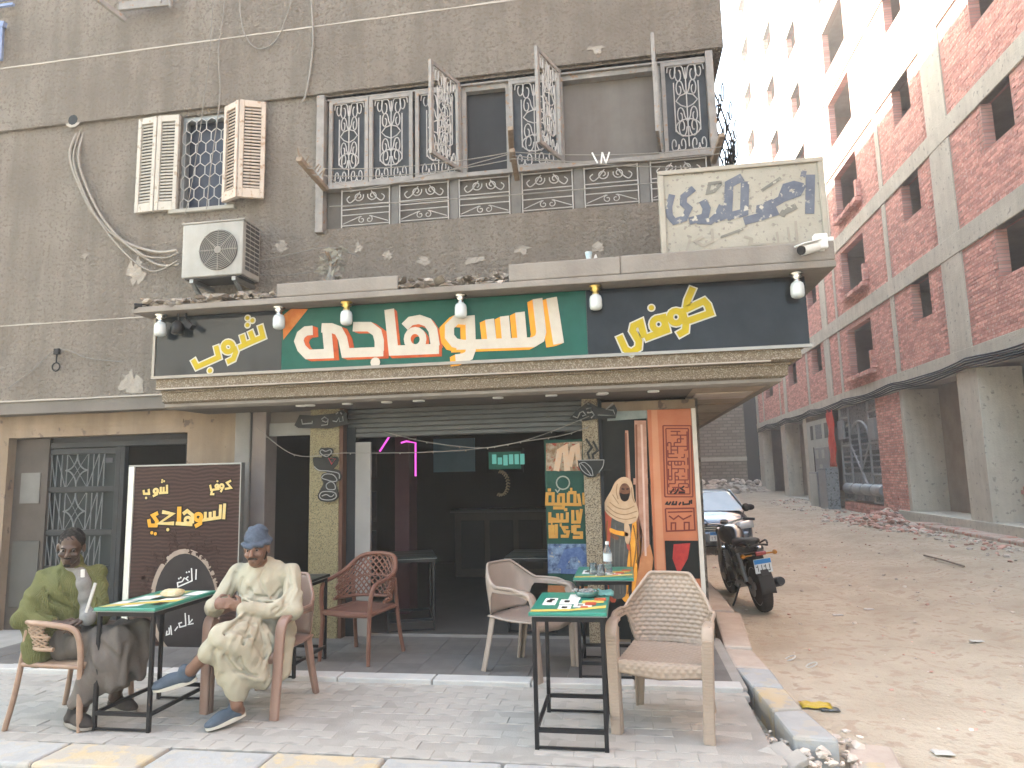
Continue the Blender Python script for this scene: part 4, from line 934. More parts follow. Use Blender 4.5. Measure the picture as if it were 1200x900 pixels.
for pts in ([(350, 760), (330, 785), (355, 780)], [(332, 740), (334, 780)], [(315, 730), (318, 790), (290, 798), (285, 780), (300, 775)], [(280, 795), (265, 815)], [(245, 790), (250, 835)], [(238, 800), (240, 830), (225, 835), (228, 815)]): D3.stroke(b, pts, 6, d=.0015)
b.build("lettering", m_chalk, sb)
rng = random.Random(3); b = MB()
for k in range(90):
    t = math.pi*(1+rng.random()); rr_ = 175+rng.random()*75; c = (315+rr_*math.cos(t)*.92, 690+rr_*1.45*math.sin(t)); a_ = rng.random()*3.14; l = 9+rng.random()*7
    b.poly([D2.P((c[0]+l*math.cos(a_+q)*(1 if i % 2 == 0 else .5), c[1]+l*math.sin(a_+q)*(1 if i % 2 == 0 else .5))) for i, q in enumerate([k2*math.pi/4 for k2 in range(8)])], (0, .0015+.0001*(k % 9), 0))
b.build("print_coffee_beans", M("print_bean", (.028, .012, .01), .5, col2=(.06, .028, .022), scale=30), sb)
MB().box(-4.75, -3.45, 6.12, 6.46, .02, .2).build("threshold_stone", M("stone_blue_grey", (.16, .17, .18), .9, col2=(.24, .25, .26), scale=4, bump=.4), cafe, bevel=.01)
# ================================================================ UNFINISHED BRICK BUILDING ACROSS THE SIDE STREET
red = thing("brick_building", "unfinished many-storeyed red brick building with a bare concrete frame and empty windows", "building", (8, 20, -.2))
XR = 8.0
SL = 2.85
wins = []          # (y0,y1,z0,z1) openings of the brick walls
for fl in range(10):
    b0_ = 4.22+fl*SL
    for a, b in ((9.2, 10.3), (14.4, 15.55), (18.83, 19.95), (28.9, 30.3), (33.0, 34.6), (38.3, 40.2), (3.5, 4.7), (-2, -.8)): wins.append((a, b, b0_+1.2, b0_+2.28))
    wins.append((23.2, 25.5, b0_+.42, b0_+2.1))
cols_ = [(17.0, 18.05), (42.6, 43.2), (35.2, 35.75), (27.7, 28.4), (11.2, 12.2), (5.5, 6.5), (-.2, .5)]
thin = [(21.15, 21.42), (31.0, 31.25), (26.4, 26.6), (36.6, 36.8), (40.9, 41.1)]
TOPZ = 4.22+10*SL
# backing wall with the openings, seen edge-on at the reveals
class MBX(MB): pass
wb = MB()
def wall_x(mb, y0, y1, z0, z1, x, t, holes):
    tmp = MB(); wall_holes(tmp, y0, y1, z0, z1, x, t, holes)
    mb.add([(v[1], v[0], v[2]) for v in tmp.v], [tuple(reversed(f)) for f in tmp.f])
wall_x(wb, -6, 43.2, 4.2, TOPZ, XR+.012, .23, [w for w in wins])
m_brick_far = M("red_brick_wall_far", (.38, .17, .135), .9, col2=(.46, .23, .19), scale=6, bump=.3)
nt = m_brick_far.node_tree; bt = nt.nodes.new("ShaderNodeTexBrick"); mpn = nt.nodes.new("ShaderNodeMapping"); mpn.inputs["Rotation"].default_value = (0, rad(90), 0)
sp = nt.nodes.new("ShaderNodeSeparateXYZ"); cb = nt.nodes.new("ShaderNodeCombineXYZ"); tcn = [n for n in nt.nodes if n.type == 'TEX_COORD'][0]
nt.links.new(tcn.outputs["Object"], sp.inputs[0]); nt.links.new(sp.outputs[1], cb.inputs[0]); nt.links.new(sp.outputs[2], cb.inputs[1]); nt.links.new(cb.outputs[0], bt.inputs["Vector"])
bt.inputs["Scale"].default_value = 1; bt.inputs["Brick Width"].default_value = .26; bt.inputs["Row Height"].default_value = .08; bt.inputs["Mortar Size"].default_value = .008
bt.inputs["Color1"].default_value = (.45, .21, .175, 1); bt.inputs["Color2"].default_value = (.57, .33, .28, 1); bt.inputs["Mortar"].default_value = (.3, .25, .22, 1)
nt.links.new(bt.outputs["Color"], nt.nodes["Principled BSDF"].inputs["Base Color"])
o = wb.build("wall", m_brick_far, red, fix=False)
# concrete frame: beams and columns
m_frame = M("frame_concrete", (.37, .345, .29), .92, col2=(.5, .47, .4), scale=1.7, bump=.6, bscale=26, bdist=.02, streak=.2, speck=(.27,.255,.22), speckscale=9, speckamt=.18, detail=9)
for fl in range(11):
    zb_ = 3.72+fl*SL if fl == 0 else 6.5+(fl-1)*SL
    MB().box(XR-.03-.002*(fl % 2), XR+.2, -6, 43.25, zb_, 4.22+fl*SL if fl == 0 else zb_+.5).build("beam", m_frame, red, bevel=.012)
for i, (a, b) in enumerate(cols_): MB().box(XR-.018, XR+.2, a, b, 4.0, TOPZ).build("column", m_frame, red, bevel=.01)
for a, b in thin: MB().box(XR-.012, XR+.2, a, b, 4.0, TOPZ).build("column", m_frame, red)
# bricks
BW, BH, BT = .245, .068, .011
blk = [(a-.01, b+.01) for a, b in cols_+thin]
ll = []
z = 4.235; r_ = 0
while z < 12.9:
    fz = (z-3.72-.5) % SL if z < 6.5 else (z-7.0) % SL
    inbeam = (6.44 < z+BH and z < 7.0) or (9.29 < z+BH and z < 9.85) or (12.14 < z+BH and z < 12.7)
    if not inbeam:
        y = 11.0+(r_ % 2)*.128
        while y < 43:
            y1 = y+BW; c = (y+y1)/2
            if not any(y1 > a and y < b for a, b in blk) and not any(y1 > w[0]+.02 and y < w[1]-.02 and z+BH > w[2] and z < w[3]+.02 for w in wins):
                ll.append((y, y1, z))
            y += .256
    z += .0795; r_ += 1
def bsize(t):
    a = project((XR, t[0], t[2])); b = project((XR, t[1], t[2]+BH))
    vis = 945 < a[0] < 1215 and -10 < a[1] < 910
    return (0 if vis else 1, -abs((a[0]-b[0]))*(800*BH/a[2]))
ll.sort(key=bsize)
rng = random.Random(2)
rest = MB(); bme = None
def brick_geo(y0, y1, z0):
    j = lambda s: rng.uniform(-s, s)
    f = XR-.002+rng.uniform(-.005, .004); y0 += j(.004); y1 += j(.004); t0 = z0+j(.003); t1 = z0+BH+j(.003)
    vs = [(XR+.014, y0, t0), (XR+.014, y1, t0), (XR+.014, y1, t1), (XR+.014, y0, t1), (f, y0, t0), (f+j(.003), y1, t0), (f, y1, t1), (f+j(.003), y0, t1)]
    return vs, [(0, 1, 5, 4), (1, 2, 6, 5), (2, 3, 7, 6), (3, 0, 4, 7), (4, 5, 6, 7)]
shared = []
for i, (y0, y1, z0) in enumerate(ll):
    if i < 205:
        if len(shared) < 12:
            vs, fs = brick_geo(0, BW, 0); me = bpy.data.meshes.new("brick"); me.from_pydata([(v[0]-XR, v[1]-BW/2, v[2]-BH/2) for v in vs], [], fs); me.materials.append(m_brick); shared.append(me)
        o = bpy.data.objects.new("brick", shared[i % len(shared)] if i >= 12 else shared[-1]); COL.objects.link(o); o.parent = red
        o.location = Vector((XR, (y0+y1)/2, z0+BH/2))-red.location
    else: rest.add(*brick_geo(y0, y1, z0))
tag(rest.build("brickwork", m_brick, red, fix=False), kind="stuff")
# ragged brick sills and stubs round the tall openings
rng = random.Random(11)
for fl in range(3):
    b0_ = 4.22+fl*SL
    for k in range(9):
        for lay in range(2):
            y = 23.0+k*.27+rng.uniform(-.02, .02)
            MB().box(XR-.16-rng.uniform(0, .05), XR+.1, y, y+.24, b0_+.27+lay*.075, b0_+.335+lay*.075).build("brick", m_brick, red)
    for s, y in ((0, 22.95), (1, 25.5)):
        for k in range(7-2*s): MB().box(XR-.14, XR+.05, y, y+.2, b0_+.43+k*.08, b0_+.5+k*.08).build("brick", m_brick, red)
# dark rooms behind: back wall and floor slabs
sb_ = MB(); sb_.box(XR+4, XR+4.2, -6, 43.2, -.2, TOPZ); sb_.box(XR+.25, XR+4, -6.2, -6, -.2, TOPZ); sb_.box(XR+.22, XR+4, 43.0, 43.2, -.2, TOPZ)
sb_.build("inner_wall", m_conc_d, red)
for fl in range(11): MB().box(XR+.2, XR+3.99, -5.99, 42.99, (3.8 if fl == 0 else 6.58+(fl-1)*SL), (4.1 if fl == 0 else 6.9+(fl-1)*SL)).build("floor_slab", m_conc_d, red)
for y in (12, 21.3, 27, 36):
    MB().box(XR+.25, XR+3.98, y, y+.15, 4.3, TOPZ-.3).build("inner_wall", m_conc_d, red)
# ground floor: foundation, front columns, recessed bays
MB().box(XR-.02, XR+4, -6, 22.3, -.5, .235).build("foundation", m_frame, red, bevel=.02)
MB().box(XR-.02, XR+4, 32.2, 43.2, -.5, .12).build("foundation", m_frame, red, bevel=.02)
MB().box(XR+.1, XR+4, 22.3, 32.2, -.5, .05).build("foundation", m_conc_d, red)
m_lowbrick = M("kerb_brick_plaster", (.36, .27, .22), .95, col2=(.46, .37, .31), scale=3, bump=.8, bscale=12, bdist=.03, speck=(.4,.18,.14), speckscale=7, speckamt=.4)
st = MB(); y = 9.0
while y < 20.3:
    w = rng.uniform(.5, .9); MB().box(XR-.5+rng.uniform(-.03, .03), XR-.022, y+.006, y+w-.006, -.5, .03+rng.uniform(-.03, .02)).build("step_block", m_lowbrick, red, bevel=.03); y += w
for a, b, d in ((16.95, 17.93, .95), (9.5, 10.4, .95), (36.2, 37.1, .7), (32.0, 32.6, .4), (41.9, 43.2, .5), (4, 5, .9)):
    MB().box(XR+.0, XR+d, a, b, .1, 3.719).build("column", m_frame, red, bevel=.015)
MB().box(XR+1.0, XR+1.15, 17.94, 21.3, .236, 3.79).build("recessed_wall", m_conc_d, red)
MB().box(XR+.02, XR+1.0, 21.3, 21.5, .2, 3.719).build("column", m_frame, red)
MB().box(XR+1.2, XR+1.35, 33.0, 42, .13, 3.79).build("recessed_wall", m_conc_d, red)
for k in range(2): MB().box(XR+1.05, XR+1.2, 38.5+k*1.2, 39.3+k*1.2, 1.5, 2.2).build("meter_box", m_frame, red)
# brick pier, ground floor
rng = random.Random(4); pbm = MB()
MB().box(XR+.04, XR+.5, 21.52, 23.5, -.25, 3.72).build("pier_core", m_mortar, red)
z = -.2; r_ = 0
while z < 3.66:
    y = 21.52+(r_ % 2)*.128-.128
    while y < 23.45:
        a, b = max(y, 21.52), min(y+.245, 23.5)
        if b-a > .05:
            pbm.box(XR+.02+rng.uniform(-.008, .008), XR+.1, a, b, z, z+.068)
        y += .256
    z += .0795; r_ += 1
tag(pbm.build("pier_brickwork", m_brick, red), kind="stuff")
# ornate metal double door
m_gate = M("gate_grey_blue", (.22, .25, .27), .5, col2=(.34, .37, .39), scale=9, metal=.3, speck=(.1,.11,.12), speckscale=14, speckamt=.35)
m_gate2 = M("gate_relief_pale", (.4, .43, .45), .45, col2=(.5, .53, .55), scale=9, metal=.3)
gt = MB(); gt.box(XR+.12, XR+.16, 23.55, 27.55, .35, 3.7); g_ = gt.build("gate", m_gate, red)
gb = MB()
def gx_(y, z): return (XR+.1, y, z)
for y in (23.6, 24.5, 26.5, 27.5): gb.tube([gx_(y, .3), gx_(y, 3.68)], .05, 6)
arc = [gx_(25.5+1.0*math.cos(t), 2.35+.75*math.sin(t)) for t in [math.pi*k/14 for k in range(15)]]
gb.tube(arc, .05, 8); gb.tube([gx_(24.5, .35), arc[0]], .045, 8); gb.tube([gx_(26.5, .35), arc[-1]], .045, 8); gb.tube([gx_(25.5, .35), gx_(25.5, 3.1)], .05, 6)
for z in (.35, 1.25, 2.3, 3.35): gb.tube([gx_(23.6, z), gx_(24.45, z)], .035, 6); gb.tube([gx_(26.55, z), gx_(27.5, z)], .035, 6)
gb.build("gate_frame", m_gate2, g_)
gs = MB()
for s in (23.65, 24.6, 25.55, 26.55): gs.lathe((XR+.12, s, .75), [(.17, 0), (.2, .1), (.2, .75), (.17, .85)], 12, axis=(0, 1, 0))
gs.build("gate_bulge", m_gate2, g_)
gl = MB()
for y0, y1, z0, z1 in ((23.7, 24.4, 1.3, 2.25), (26.6, 27.4, 1.3, 2.25), (23.7, 24.4, 2.4, 3.3), (26.6, 27.4, 2.4, 3.3), (24.6, 25.4, 1.3, 2.9), (25.6, 26.4, 1.3, 2.9)):
    for k in range(5):
        for j in range(int((z1-z0)/.2)):
            cy, cz = y0+(k+.5)*(y1-y0)/5, z0+(j+.5)*.2
            gl.tube([gx_(cy+.05*math.cos(t), cz+.07*math.sin(t)) for t in [k2*math.pi/3 for k2 in range(6)]], .014, 4, closed=True)
gl.build("gate_scrollwork", M("gate_dark_relief", (.12, .14, .15), .5), g_)
for y, z in ((24.0, 2.75), (27.3, 2.9)): MB().box(XR+.0, XR+.1, y-.3, y+.3, z-.35, z+.35).build("gate_box", m_gate2, g_, bevel=.02)
for k in range(12):
    for j in range(4): MB().box(XR+.02+rng.uniform(-.02, .02), XR+.3, 23.55+k*.33, 23.86+k*.33, -.06+j*.08, .01+j*.08).build("brick", m_brick, red)
MB().box(XR-.2, XR+1, 23.4, 28, -.5, -.06).build("threshold", m_conc, red, bevel=.03)
# green-grey panel front with shut metal leaf
m_pan = M("panel_front_grey_green", (.36, .38, .35), .6, col2=(.46, .48, .44), scale=3, bump=.2)
pf = MB().box(XR+.0, XR+.1, 28.5, 32.0, -.3, 3.5).build("metal_front", m_pan, red)
for k, (a, b, c, d) in enumerate(((28.8, 29.3, 2.7, 3.3), (29.7, 30.6, 2.7, 3.3), (31.0, 31.4, 2.7, 3.3))):
    MB().box(XR-.012, XR-.002, a, b, c, d).build("vent_panel", M("vent_dark", (.16, .165, .16), .6) if k != 1 else m_gate, pf)
MB().box(XR-.03, XR-.002, 28.8, 31.0, .2, 2.35).build("door", m_gate2, pf, bevel=.015); MB().box(XR-.04, XR-.03, 30.9, 31.02, .2, 2.38).build("door_edge", m_dark, pf)
for y, z in ((29.4, 1.9), (30.3, 1.9), (29.8, 1.3), (29.5, .8)): MB().box(XR-.045, XR-.031, y, y+.4, z, z+.35).build("vent_panel", m_pan, pf)
# red strip of cloth on the column edge
m_redc = M("cloth_red", (.5, .04, .025), .7, col2=(.62, .09, .06), scale=6, bump=.3)
b = MB(); rows = []
for i in range(12):
    z = 1.55+i*.2; rows.append([(XR-.06-.03*math.sin(i*1.3+j*2), 27.75+j*.2+.03*math.sin(i*.8), z) for j in range(5)])
b.grid(rows); o = tag(b.build("red_cloth", m_redc), "long red cloth strip hanging down the brick building's column beside the ornate gate", "cloth")
so_ = o.modifiers.new("solid", 'SOLIDIFY'); so_.thickness = .02
# cable bundle along the beam
m_cable = flat("cable_black", (.015, .015, .016), .5); m_cable_p = flat("cable_pale", (.33, .31, .28), .7)
cbn = thing("cable_bundle", "bundle of thick black cables slung along the brick building's lowest beam", "cables", (XR-.1, 20, 3.9))
for k in range(5):
    pts = []
    for i in range(80):
        y = 8+i*.44; ph = (y-8) % 4.6/4.6
        pts.append((XR-.07-.015*(k % 2), y, 3.98-.055*k-.09*4*ph*(1-ph)+.01*math.sin(i+k)))
    b = MB().tube(pts, .021, 6); b.build("cable", m_cable, cbn)
# grey service cabinets by the kerb
kb = thing("service_cabinet", "pale grey steel cabinet standing in front of the green-grey metal front", "cabinet", (7.7, 29.6, -.15))
MB().box(7.55, 7.95, 29.2, 30.4, -.1, 1.35).build("body", m_gate2, kb, bevel=.02); MB().box(7.535, 7.548, 29.25, 30.35, .0, 1.28).build("door", m_pan, kb, bevel=.005); MB().box(7.56, 7.94, 29.22, 30.38, -.3, -.1).build("foot", m_conc_d, kb)
kb2 = thing("service_cabinet", "taller grey steel cabinet with dark side, nearer the ornate gate", "cabinet", (7.6, 28, -.15))
MB().box(7.45, 7.9, 27.55, 28.6, -.2, 1.5).build("body", m_gate, kb2, bevel=.02); MB().box(7.437, 7.448, 27.6, 28.55, -.1, 1.42).build("door", m_gate2, kb2, bevel=.005)
# loose brick pile and sacks in the near bay
rng = random.Random(8)
pl = thing("brick_pile", "pile of loose red bricks stacked in the near bay behind the concrete column", "brick pile", (8.9, 16.2, .236))
for j in range(9):
    for k in range(7):
        for i in range(1):
            y = 15.0+k*.27+rng.uniform(-.02, .02); x = 8.62+rng.uniform(-.03, .03)
            MB().box(x, x+.5, y, y+.24, .24+j*.088, .24+j*.088+.08).build("brick", m_brick, pl)
m_sack = M("sack_cloth", (.33, .2, .15), .9, col2=(.46, .33, .25), scale=6, bump=.5, bscale=40)
for k in range(4):
    b = MB(); rows = []
    for i in range(9):
        t = i/8; r_ = .16*math.sin(math.pi*min(max(t, .06), .94))**.35
        rows.append([(8.9+.35*(t-.5)*0+r_*2.0*math.cos(a), 15.1+1.1*t, 1.12+k*.17+r_*.55*math.sin(a)+.02*math.sin(5*t+k)) for a in [2*math.pi*q/12 for q in range(12)]])
    b.grid(rows, closed_u=True); o = b.build("sack", m_sack if k % 2 else M("sack_pink", (.42, .17, .13), .9, col2=(.5, .26, .2), scale=6, bump=.5, bscale=40), None)
    tag(o, ["lowest cloth sack lying directly on the brick pile", "brown sack, second from the bottom on the brick pile", "pinkish sack, third from the bottom on the brick pile", "topmost brown sack on the brick pile"][k], "sack", "sacks on the brick pile")
# rubble along the foot of the building
m_rub = M("rubble_stone", (.36, .3, .25), .95, col2=(.52, .46, .4), scale=14, bump=.5, island=.25); m_rubr = M("rubble_brick", (.38, .2, .16), .95, col2=(.5, .33, .27), scale=14, bump=.5, island=.25)
def rubble(n, fx, fy, fr, seed, name, mats):
    global random
    rg = random.Random(seed); b = MB()
    for i in range(n):
        y = fy(rg); x = fx(rg, y); r = fr(rg)
        st_ = random.getstate(); random.seed(seed*1000+i)
        b.ico((x, y, road_z(x, y)+r*.25), r, 1, mi=rg.randrange(len(mats)), jit=.3, sc=(1, rg.uniform(.6, 1.3), rg.uniform(.35, .7))); random.setstate(st_)
    return tag(b.build(name, mats, None, fix=False), kind="stuff")
rubble(420, lambda r, y: 7.3-abs(r.gauss(0, .35))-(.4 if y > 20 else 0), lambda r: r.uniform(9, 24), lambda r: .025+.05*r.random()**2, 1, "rubble", [m_rub, m_rub, m_rubr])
b = MB(); rg = random.Random(21)
for i in range(420):
    y = 19.2+rg.gauss(1.6, 1.1); x = 7.35-abs(rg.gauss(0, .45)); h = max(0, .42*math.exp(-((y-20.9)/1.1)**2-((x-7.5)/.8)**2))
    r = .05+.08*rg.random()**2; b.ico((x, y, road_z(x, y)+h*rg.random()+r*.2), r, 1, mi=rg.choice((0, 1, 1)), jit=.3, sc=(1, rg.uniform(.6, 1.3), rg.uniform(.4, .7)))
tag(b.build("rubble", [m_rub, m_rubr], None, fix=False), kind="stuff")
rubble(160, lambda r, y: r.uniform(6.2, 8.2), lambda r: r.uniform(24, 34), lambda r: .03+.07*r.random()**2, 5, "rubble", [m_rub, m_rub, m_rubr])
rubble(800, lambda r, y: 1+5.2*r.random()**.8, lambda r: r.uniform(5, 24), lambda r: .008+.022*r.random()**3, 9, "pebbles", [m_rub, m_rub, m_rubr])
b = MB(); rg = random.Random(31)
for i in range(110):                              # broken slabs past the end of the pavement kerb
    q = at(rg.uniform(880, 1010), rg.uniform(862, 900), 2, -.08); r = .012+.03*rg.random()**2
    b.ico((q.x, q.y, -.1+.06*rg.random()), r, 1, mi=0, jit=.3, sc=(1.3, .9, .6))
tag(b.build("rubble", [m_rub], None, fix=False), kind="stuff")
for px, py, w in ((905, 885, .16), (893, 890, .12), (930, 893, .1)):
    q = at(px, py, 2, -.03); MB().obox(q, Vector((w*.6, .03, .02)), Vector((-.02, w*.4, .01)), Vector((0, 0, .018))).build("loose_slab", m_paver, pave, bevel=.006)
# ---- far end of the street: old brick wall, debris bank
fwl = thing("end_wall", "old grey brown brick wall closing the far end of the side street", "wall", (3, 45, -.2))
m_oldb = M("old_brick_grey", (.2, .165, .14), .95, col2=(.28, .24, .2), scale=2, bump=.6, bscale=14, bdist=.05)
nt = m_oldb.node_tree; bt = nt.nodes.new("ShaderNodeTexBrick"); sp = nt.nodes.new("ShaderNodeSeparateXYZ"); cb = nt.nodes.new("ShaderNodeCombineXYZ"); tcn = [n for n in nt.nodes if n.type == 'TEX_COORD'][0]
nt.links.new(tcn.outputs["Object"], sp.inputs[0]); nt.links.new(sp.outputs[0], cb.inputs[0]); nt.links.new(sp.outputs[2], cb.inputs[1]); nt.links.new(cb.outputs[0], bt.inputs["Vector"])
bt.inputs["Scale"].default_value = 1; bt.inputs["Brick Width"].default_value = .5; bt.inputs["Row Height"].default_value = .2; bt.inputs["Mortar Size"].default_value = .03; bt.inputs["Mortar"].default_value = (.12, .1, .085, 1)
bt.inputs["Color1"].default_value = (.15, .125, .105, 1); bt.inputs["Color2"].default_value = (.22, .19, .16, 1); nt.links.new(bt.outputs["Color"], nt.nodes["Principled BSDF"].inputs["Base Color"])
MB().box(-6, 7.55, 45, 45.5, -.5, 9.6).build("wall", m_oldb, fwl); MB().box(-6, 7.56, 44.93, 44.99, 2.05, 2.3).build("course", m_conc_d, fwl); MB().box(7.56, 8.4, 45.2, 45.6, -.5, 9.6).build("gap_shade_panel", m_dark, fwl)  # black panel beside the wall stands in for a shadowed recess
b = MB(); rg = random.Random(77)
for i in range(16): MB().box(1+i*.42, 1.14+i*.42, 44.96, 45.0, 7.0+.03*(i % 2), 7.15).build("beam_hole", m_dark, fwl)
for i in range(420):
    x = rg.uniform(2, 8.2); y = 43.8-abs(rg.gauss(0, .9)); h = max(0, 1.0*(1-(44-y)/2.2)); r = .1+.2*rg.random()**2
    b.ico((x, y, road_z(x, y)+h*rg.random()*.9), r, 1, jit=.3, sc=(1.3, .8, .6))
tag(b.build("rubble", [m_rub], None, fix=False), kind="stuff")
# ================================================================ THINGS FIXED TO THE BUILDING
m_bulb = M("bulb_milky", (.62, .66, .66), .25, var=.04, spec=.5); m_chrome = flat("fitting_chrome", (.55, .54, .52), .25, metal=.9); m_gold = flat("fitting_brass", (.55, .4, .12), .3, metal=.9)
lamps = [(188, 383, 30, "milky bulb lamp at the far street-door end of the shop sign"), (327, 372, 26, "milky bulb lamp hanging where the black and green sign panels meet"), (406, 367, 27, "milky bulb lamp in front of the last letter of the big green sign"),
         (540, 362, 28, "milky bulb lamp in front of the middle of the big green sign"), (698, 349, 28, "milky bulb lamp with a brass fitting beside the green panel's street-corner end"), (934, 334, 24, "milky bulb lamp under the security camera at the corner end of the black panel")]
for i, (px, py, h, lab) in enumerate(lamps):
    y = 5.6; top = 3.094
    p = at(px, py, 1, y); th = thing("bulb_lamp", lab, "lamp", (p.x, y, top), "bulb lamps along the shop sign")
    MB().lathe((p.x, y, top), [(.05, 0), (.055, -.01), (.026, -.022), (.046, -.034), (.02, -.05), (.028, -.062), (.028, -.075)], 14).build("fitting", m_gold if i in (2, 4) else m_chrome, th)
    b = MB(); b.lathe((p.x, y, top-.075), [(.028, 0), (.046, -.015), (.053, -.04), (.053, -.1), (.047, -.122), (.028, -.133), (.005, -.135)], 18); b.build("bulb", m_bulb, th)
sp = thing("lamp_reflection", "black lamp shape added for a reflection at the street-door end of the sign", "lamp", (at(208, 385, 1, 5.62).x, 5.62, 3.094), None)  # solid black shapes added for the lamp's mirror image in the panel
p = at(208, 388, 1, 5.62)
MB().tube([(p.x, 5.62, 3.094), (p.x, 5.62, 3.02)], .012, 6).build("stem", m_black, sp); MB().lathe((p.x, 5.62, 3.03), [(.02, 0), (.05, -.03), (.055, -.12), (.04, -.13)], 12).build("head", m_black, sp)
q = at(222, 382, 1, 5.62); MB().bar((q.x-.05, 5.62, q.z+.05), (q.x+.04, 5.61, q.z-.02), .05, .05).tube([(q.x-.04, 5.62, 3.094), (q.x-.04, 5.62, q.z+.03)], .01, 6).build("reflected_tube", m_black, sp)
# security camera
m_wplas = flat("plastic_white", (.7, .7, .68), .35); scm = thing("security_camera", "white bullet security camera on a bracket at the corner of the canopy ledge", "camera", (1.62, 5.6, 3.32))
p = at(948, 291, 1, 5.45); d = Vector((-.75, -.5, -.28)).normalized()
MB().tube([p-d*.1, p+d*.08], .042, 14).build("body", m_wplas, scm, bevel=.008); MB().tube([p+d*.08, p+d*.095], .036, 14).build("lens", m_black, scm)
MB().bar(p-d*.12+Vector((0, 0, .045)), p+d*.11+Vector((0, 0, .045)), .1, .012).build("hood", m_wplas, scm, bevel=.004)
MB().tube([p-d*.06, p-d*.06+Vector((.07, .03, -.02)), (1.64, 5.56, 3.30)], .018, 8).obox((1.64, 5.56, 3.325), (.05, 0, 0), (0, .05, 0), (0, 0, .016)).build("bracket", m_wplas, scm)
jb = p+Vector((.1, .05, .06)); MB().obox(jb, (.05, 0, 0), (0, .04, 0), (0, 0, .06)).build("junction_box", m_wplas, scm, bevel=.01)
# air conditioner
ac = thing("air_conditioner", "dusty cream outdoor air conditioner unit with a round fan grille on the upper wall", "air conditioner", (-3.95, 6.3, 3.5))
Ya = 5.92; a0 = at(212, 325, 1, Ya); a1 = at(282, 262, 1, Ya); ax0, ax1, az0, az1 = a0.x, a1.x+.03, a0.z-.01, at(212, 264, 1, Ya).z
m_ac = M("ac_cream", (.42, .41, .375), .5, col2=(.52, .51, .475), scale=5, bump=.1, streak=.3); m_acd = M("ac_dark", (.06, .06, .06), .6); m_acg = M("ac_grille", (.33, .31, .28), .5, col2=(.42, .4, .36), scale=9)
bd = MB(); bd.box(ax0, ax1, Ya, 6.24, az0, az1); bd.build("casing", m_ac, ac, bevel=.012)
cx, cz = at(256, 293, 1, Ya).x, at(256, 293, 1, Ya).z; r = .205
MB().lathe((cx, Ya-.002, cz), [(r, 0), (r, -.003)], 40, axis=(0, 1, 0)).build("fan_recess", m_acd, ac)
g = MB()
for k in range(1, 12): g.tube([(cx+r*k/11.5*math.cos(t), Ya-.012, cz+r*k/11.5*math.sin(t)) for t in [2*math.pi*i/36 for i in range(36)]], .0045, 5, closed=True)
for k in range(8): t = math.pi*k/4; g.tube([(cx+.02*math.cos(t), Ya-.014, cz+.02*math.sin(t)), (cx+r*math.cos(t), Ya-.012, cz+r*math.sin(t))], .005, 5)
g.build("fan_grille", m_acg, ac); MB().lathe((cx, Ya-.018, cz), [(.035, 0), (.03, .005)], 16, axis=(0, 1, 0)).build("fan_hub", m_acg, ac)
b = MB()
for i in range(3):
    for k in range(11): b.box(ax1+.001, ax1+.006, Ya+.05+i*.085, Ya+.12+i*.085, az0+.06+k*.047, az0+.09+k*.047)
b.build("side_vents", m_acd, ac)
MB().box(ax0-.01, ax1+.012, Ya-.008, 6.25, az1-.0, az1+.016).build("top_cover", m_ac, ac, bevel=.006)
b = MB()
for x in (ax0+.1, ax1-.1): b.bar((x, Ya+.02, az0-.03), (x, 6.298, az0-.03), .04, .04); b.bar((x, Ya+.05, az0-.05), (x, 6.298, az0-.3), .03, .03)
b.build("bracket", m_steel, ac); MB().box(ax0+.03, ax1-.03, Ya+.02, 6.2, az0-.012, az0-.002).build("base_tray", m_acd, ac)
# ac pipes out of a hole high on the wall
m_pipe = M("pipe_insulation_pale", (.42, .38, .33), .8, col2=(.55, .5, .44), scale=20, bump=.3)
pipes = thing("pipe_bundle", "pale insulated pipes looping from a hole in the wall down to the air conditioner", "pipes", (-5.6, 6.3, 5.3))
for k, (pts, r_) in enumerate((([(88, 150), (82, 180), (92, 215), (110, 250), (140, 280), (180, 295), (212, 298)], .017), ([(94, 152), (92, 185), (102, 220), (122, 258), (150, 288), (185, 310), (214, 314)], .013), ([(90, 150), (86, 185), (97, 222), (118, 262), (150, 300), (180, 318), (212, 310)], .009), ([(150, 288), (170, 300), (195, 302), (213, 300)], .01))):
    q = [at(x, y, 1, 6.27-.012*k) for x, y in pts]; q[-1] = q[-1]+Vector((.05, -.12, 0)); q[0] = q[0]+Vector((0, .06, .02))
    MB().tube(spline(q, 7), r_, 7).build("pipe", m_pipe, pipes)
q = at(88, 140, 1, 6.29); b = MB(); b.lathe((q.x, 6.262, q.z), [(.11, 0), (.09, .01)], 12, axis=(0, 1, 0)); b.build("hole_patch", m_crack, pipes); MB().lathe((q.x, 6.26, q.z-.02), [(.06, 0), (.055, -.003)], 10, axis=(0, 1, 0)).build("hole", m_dark, pipes)
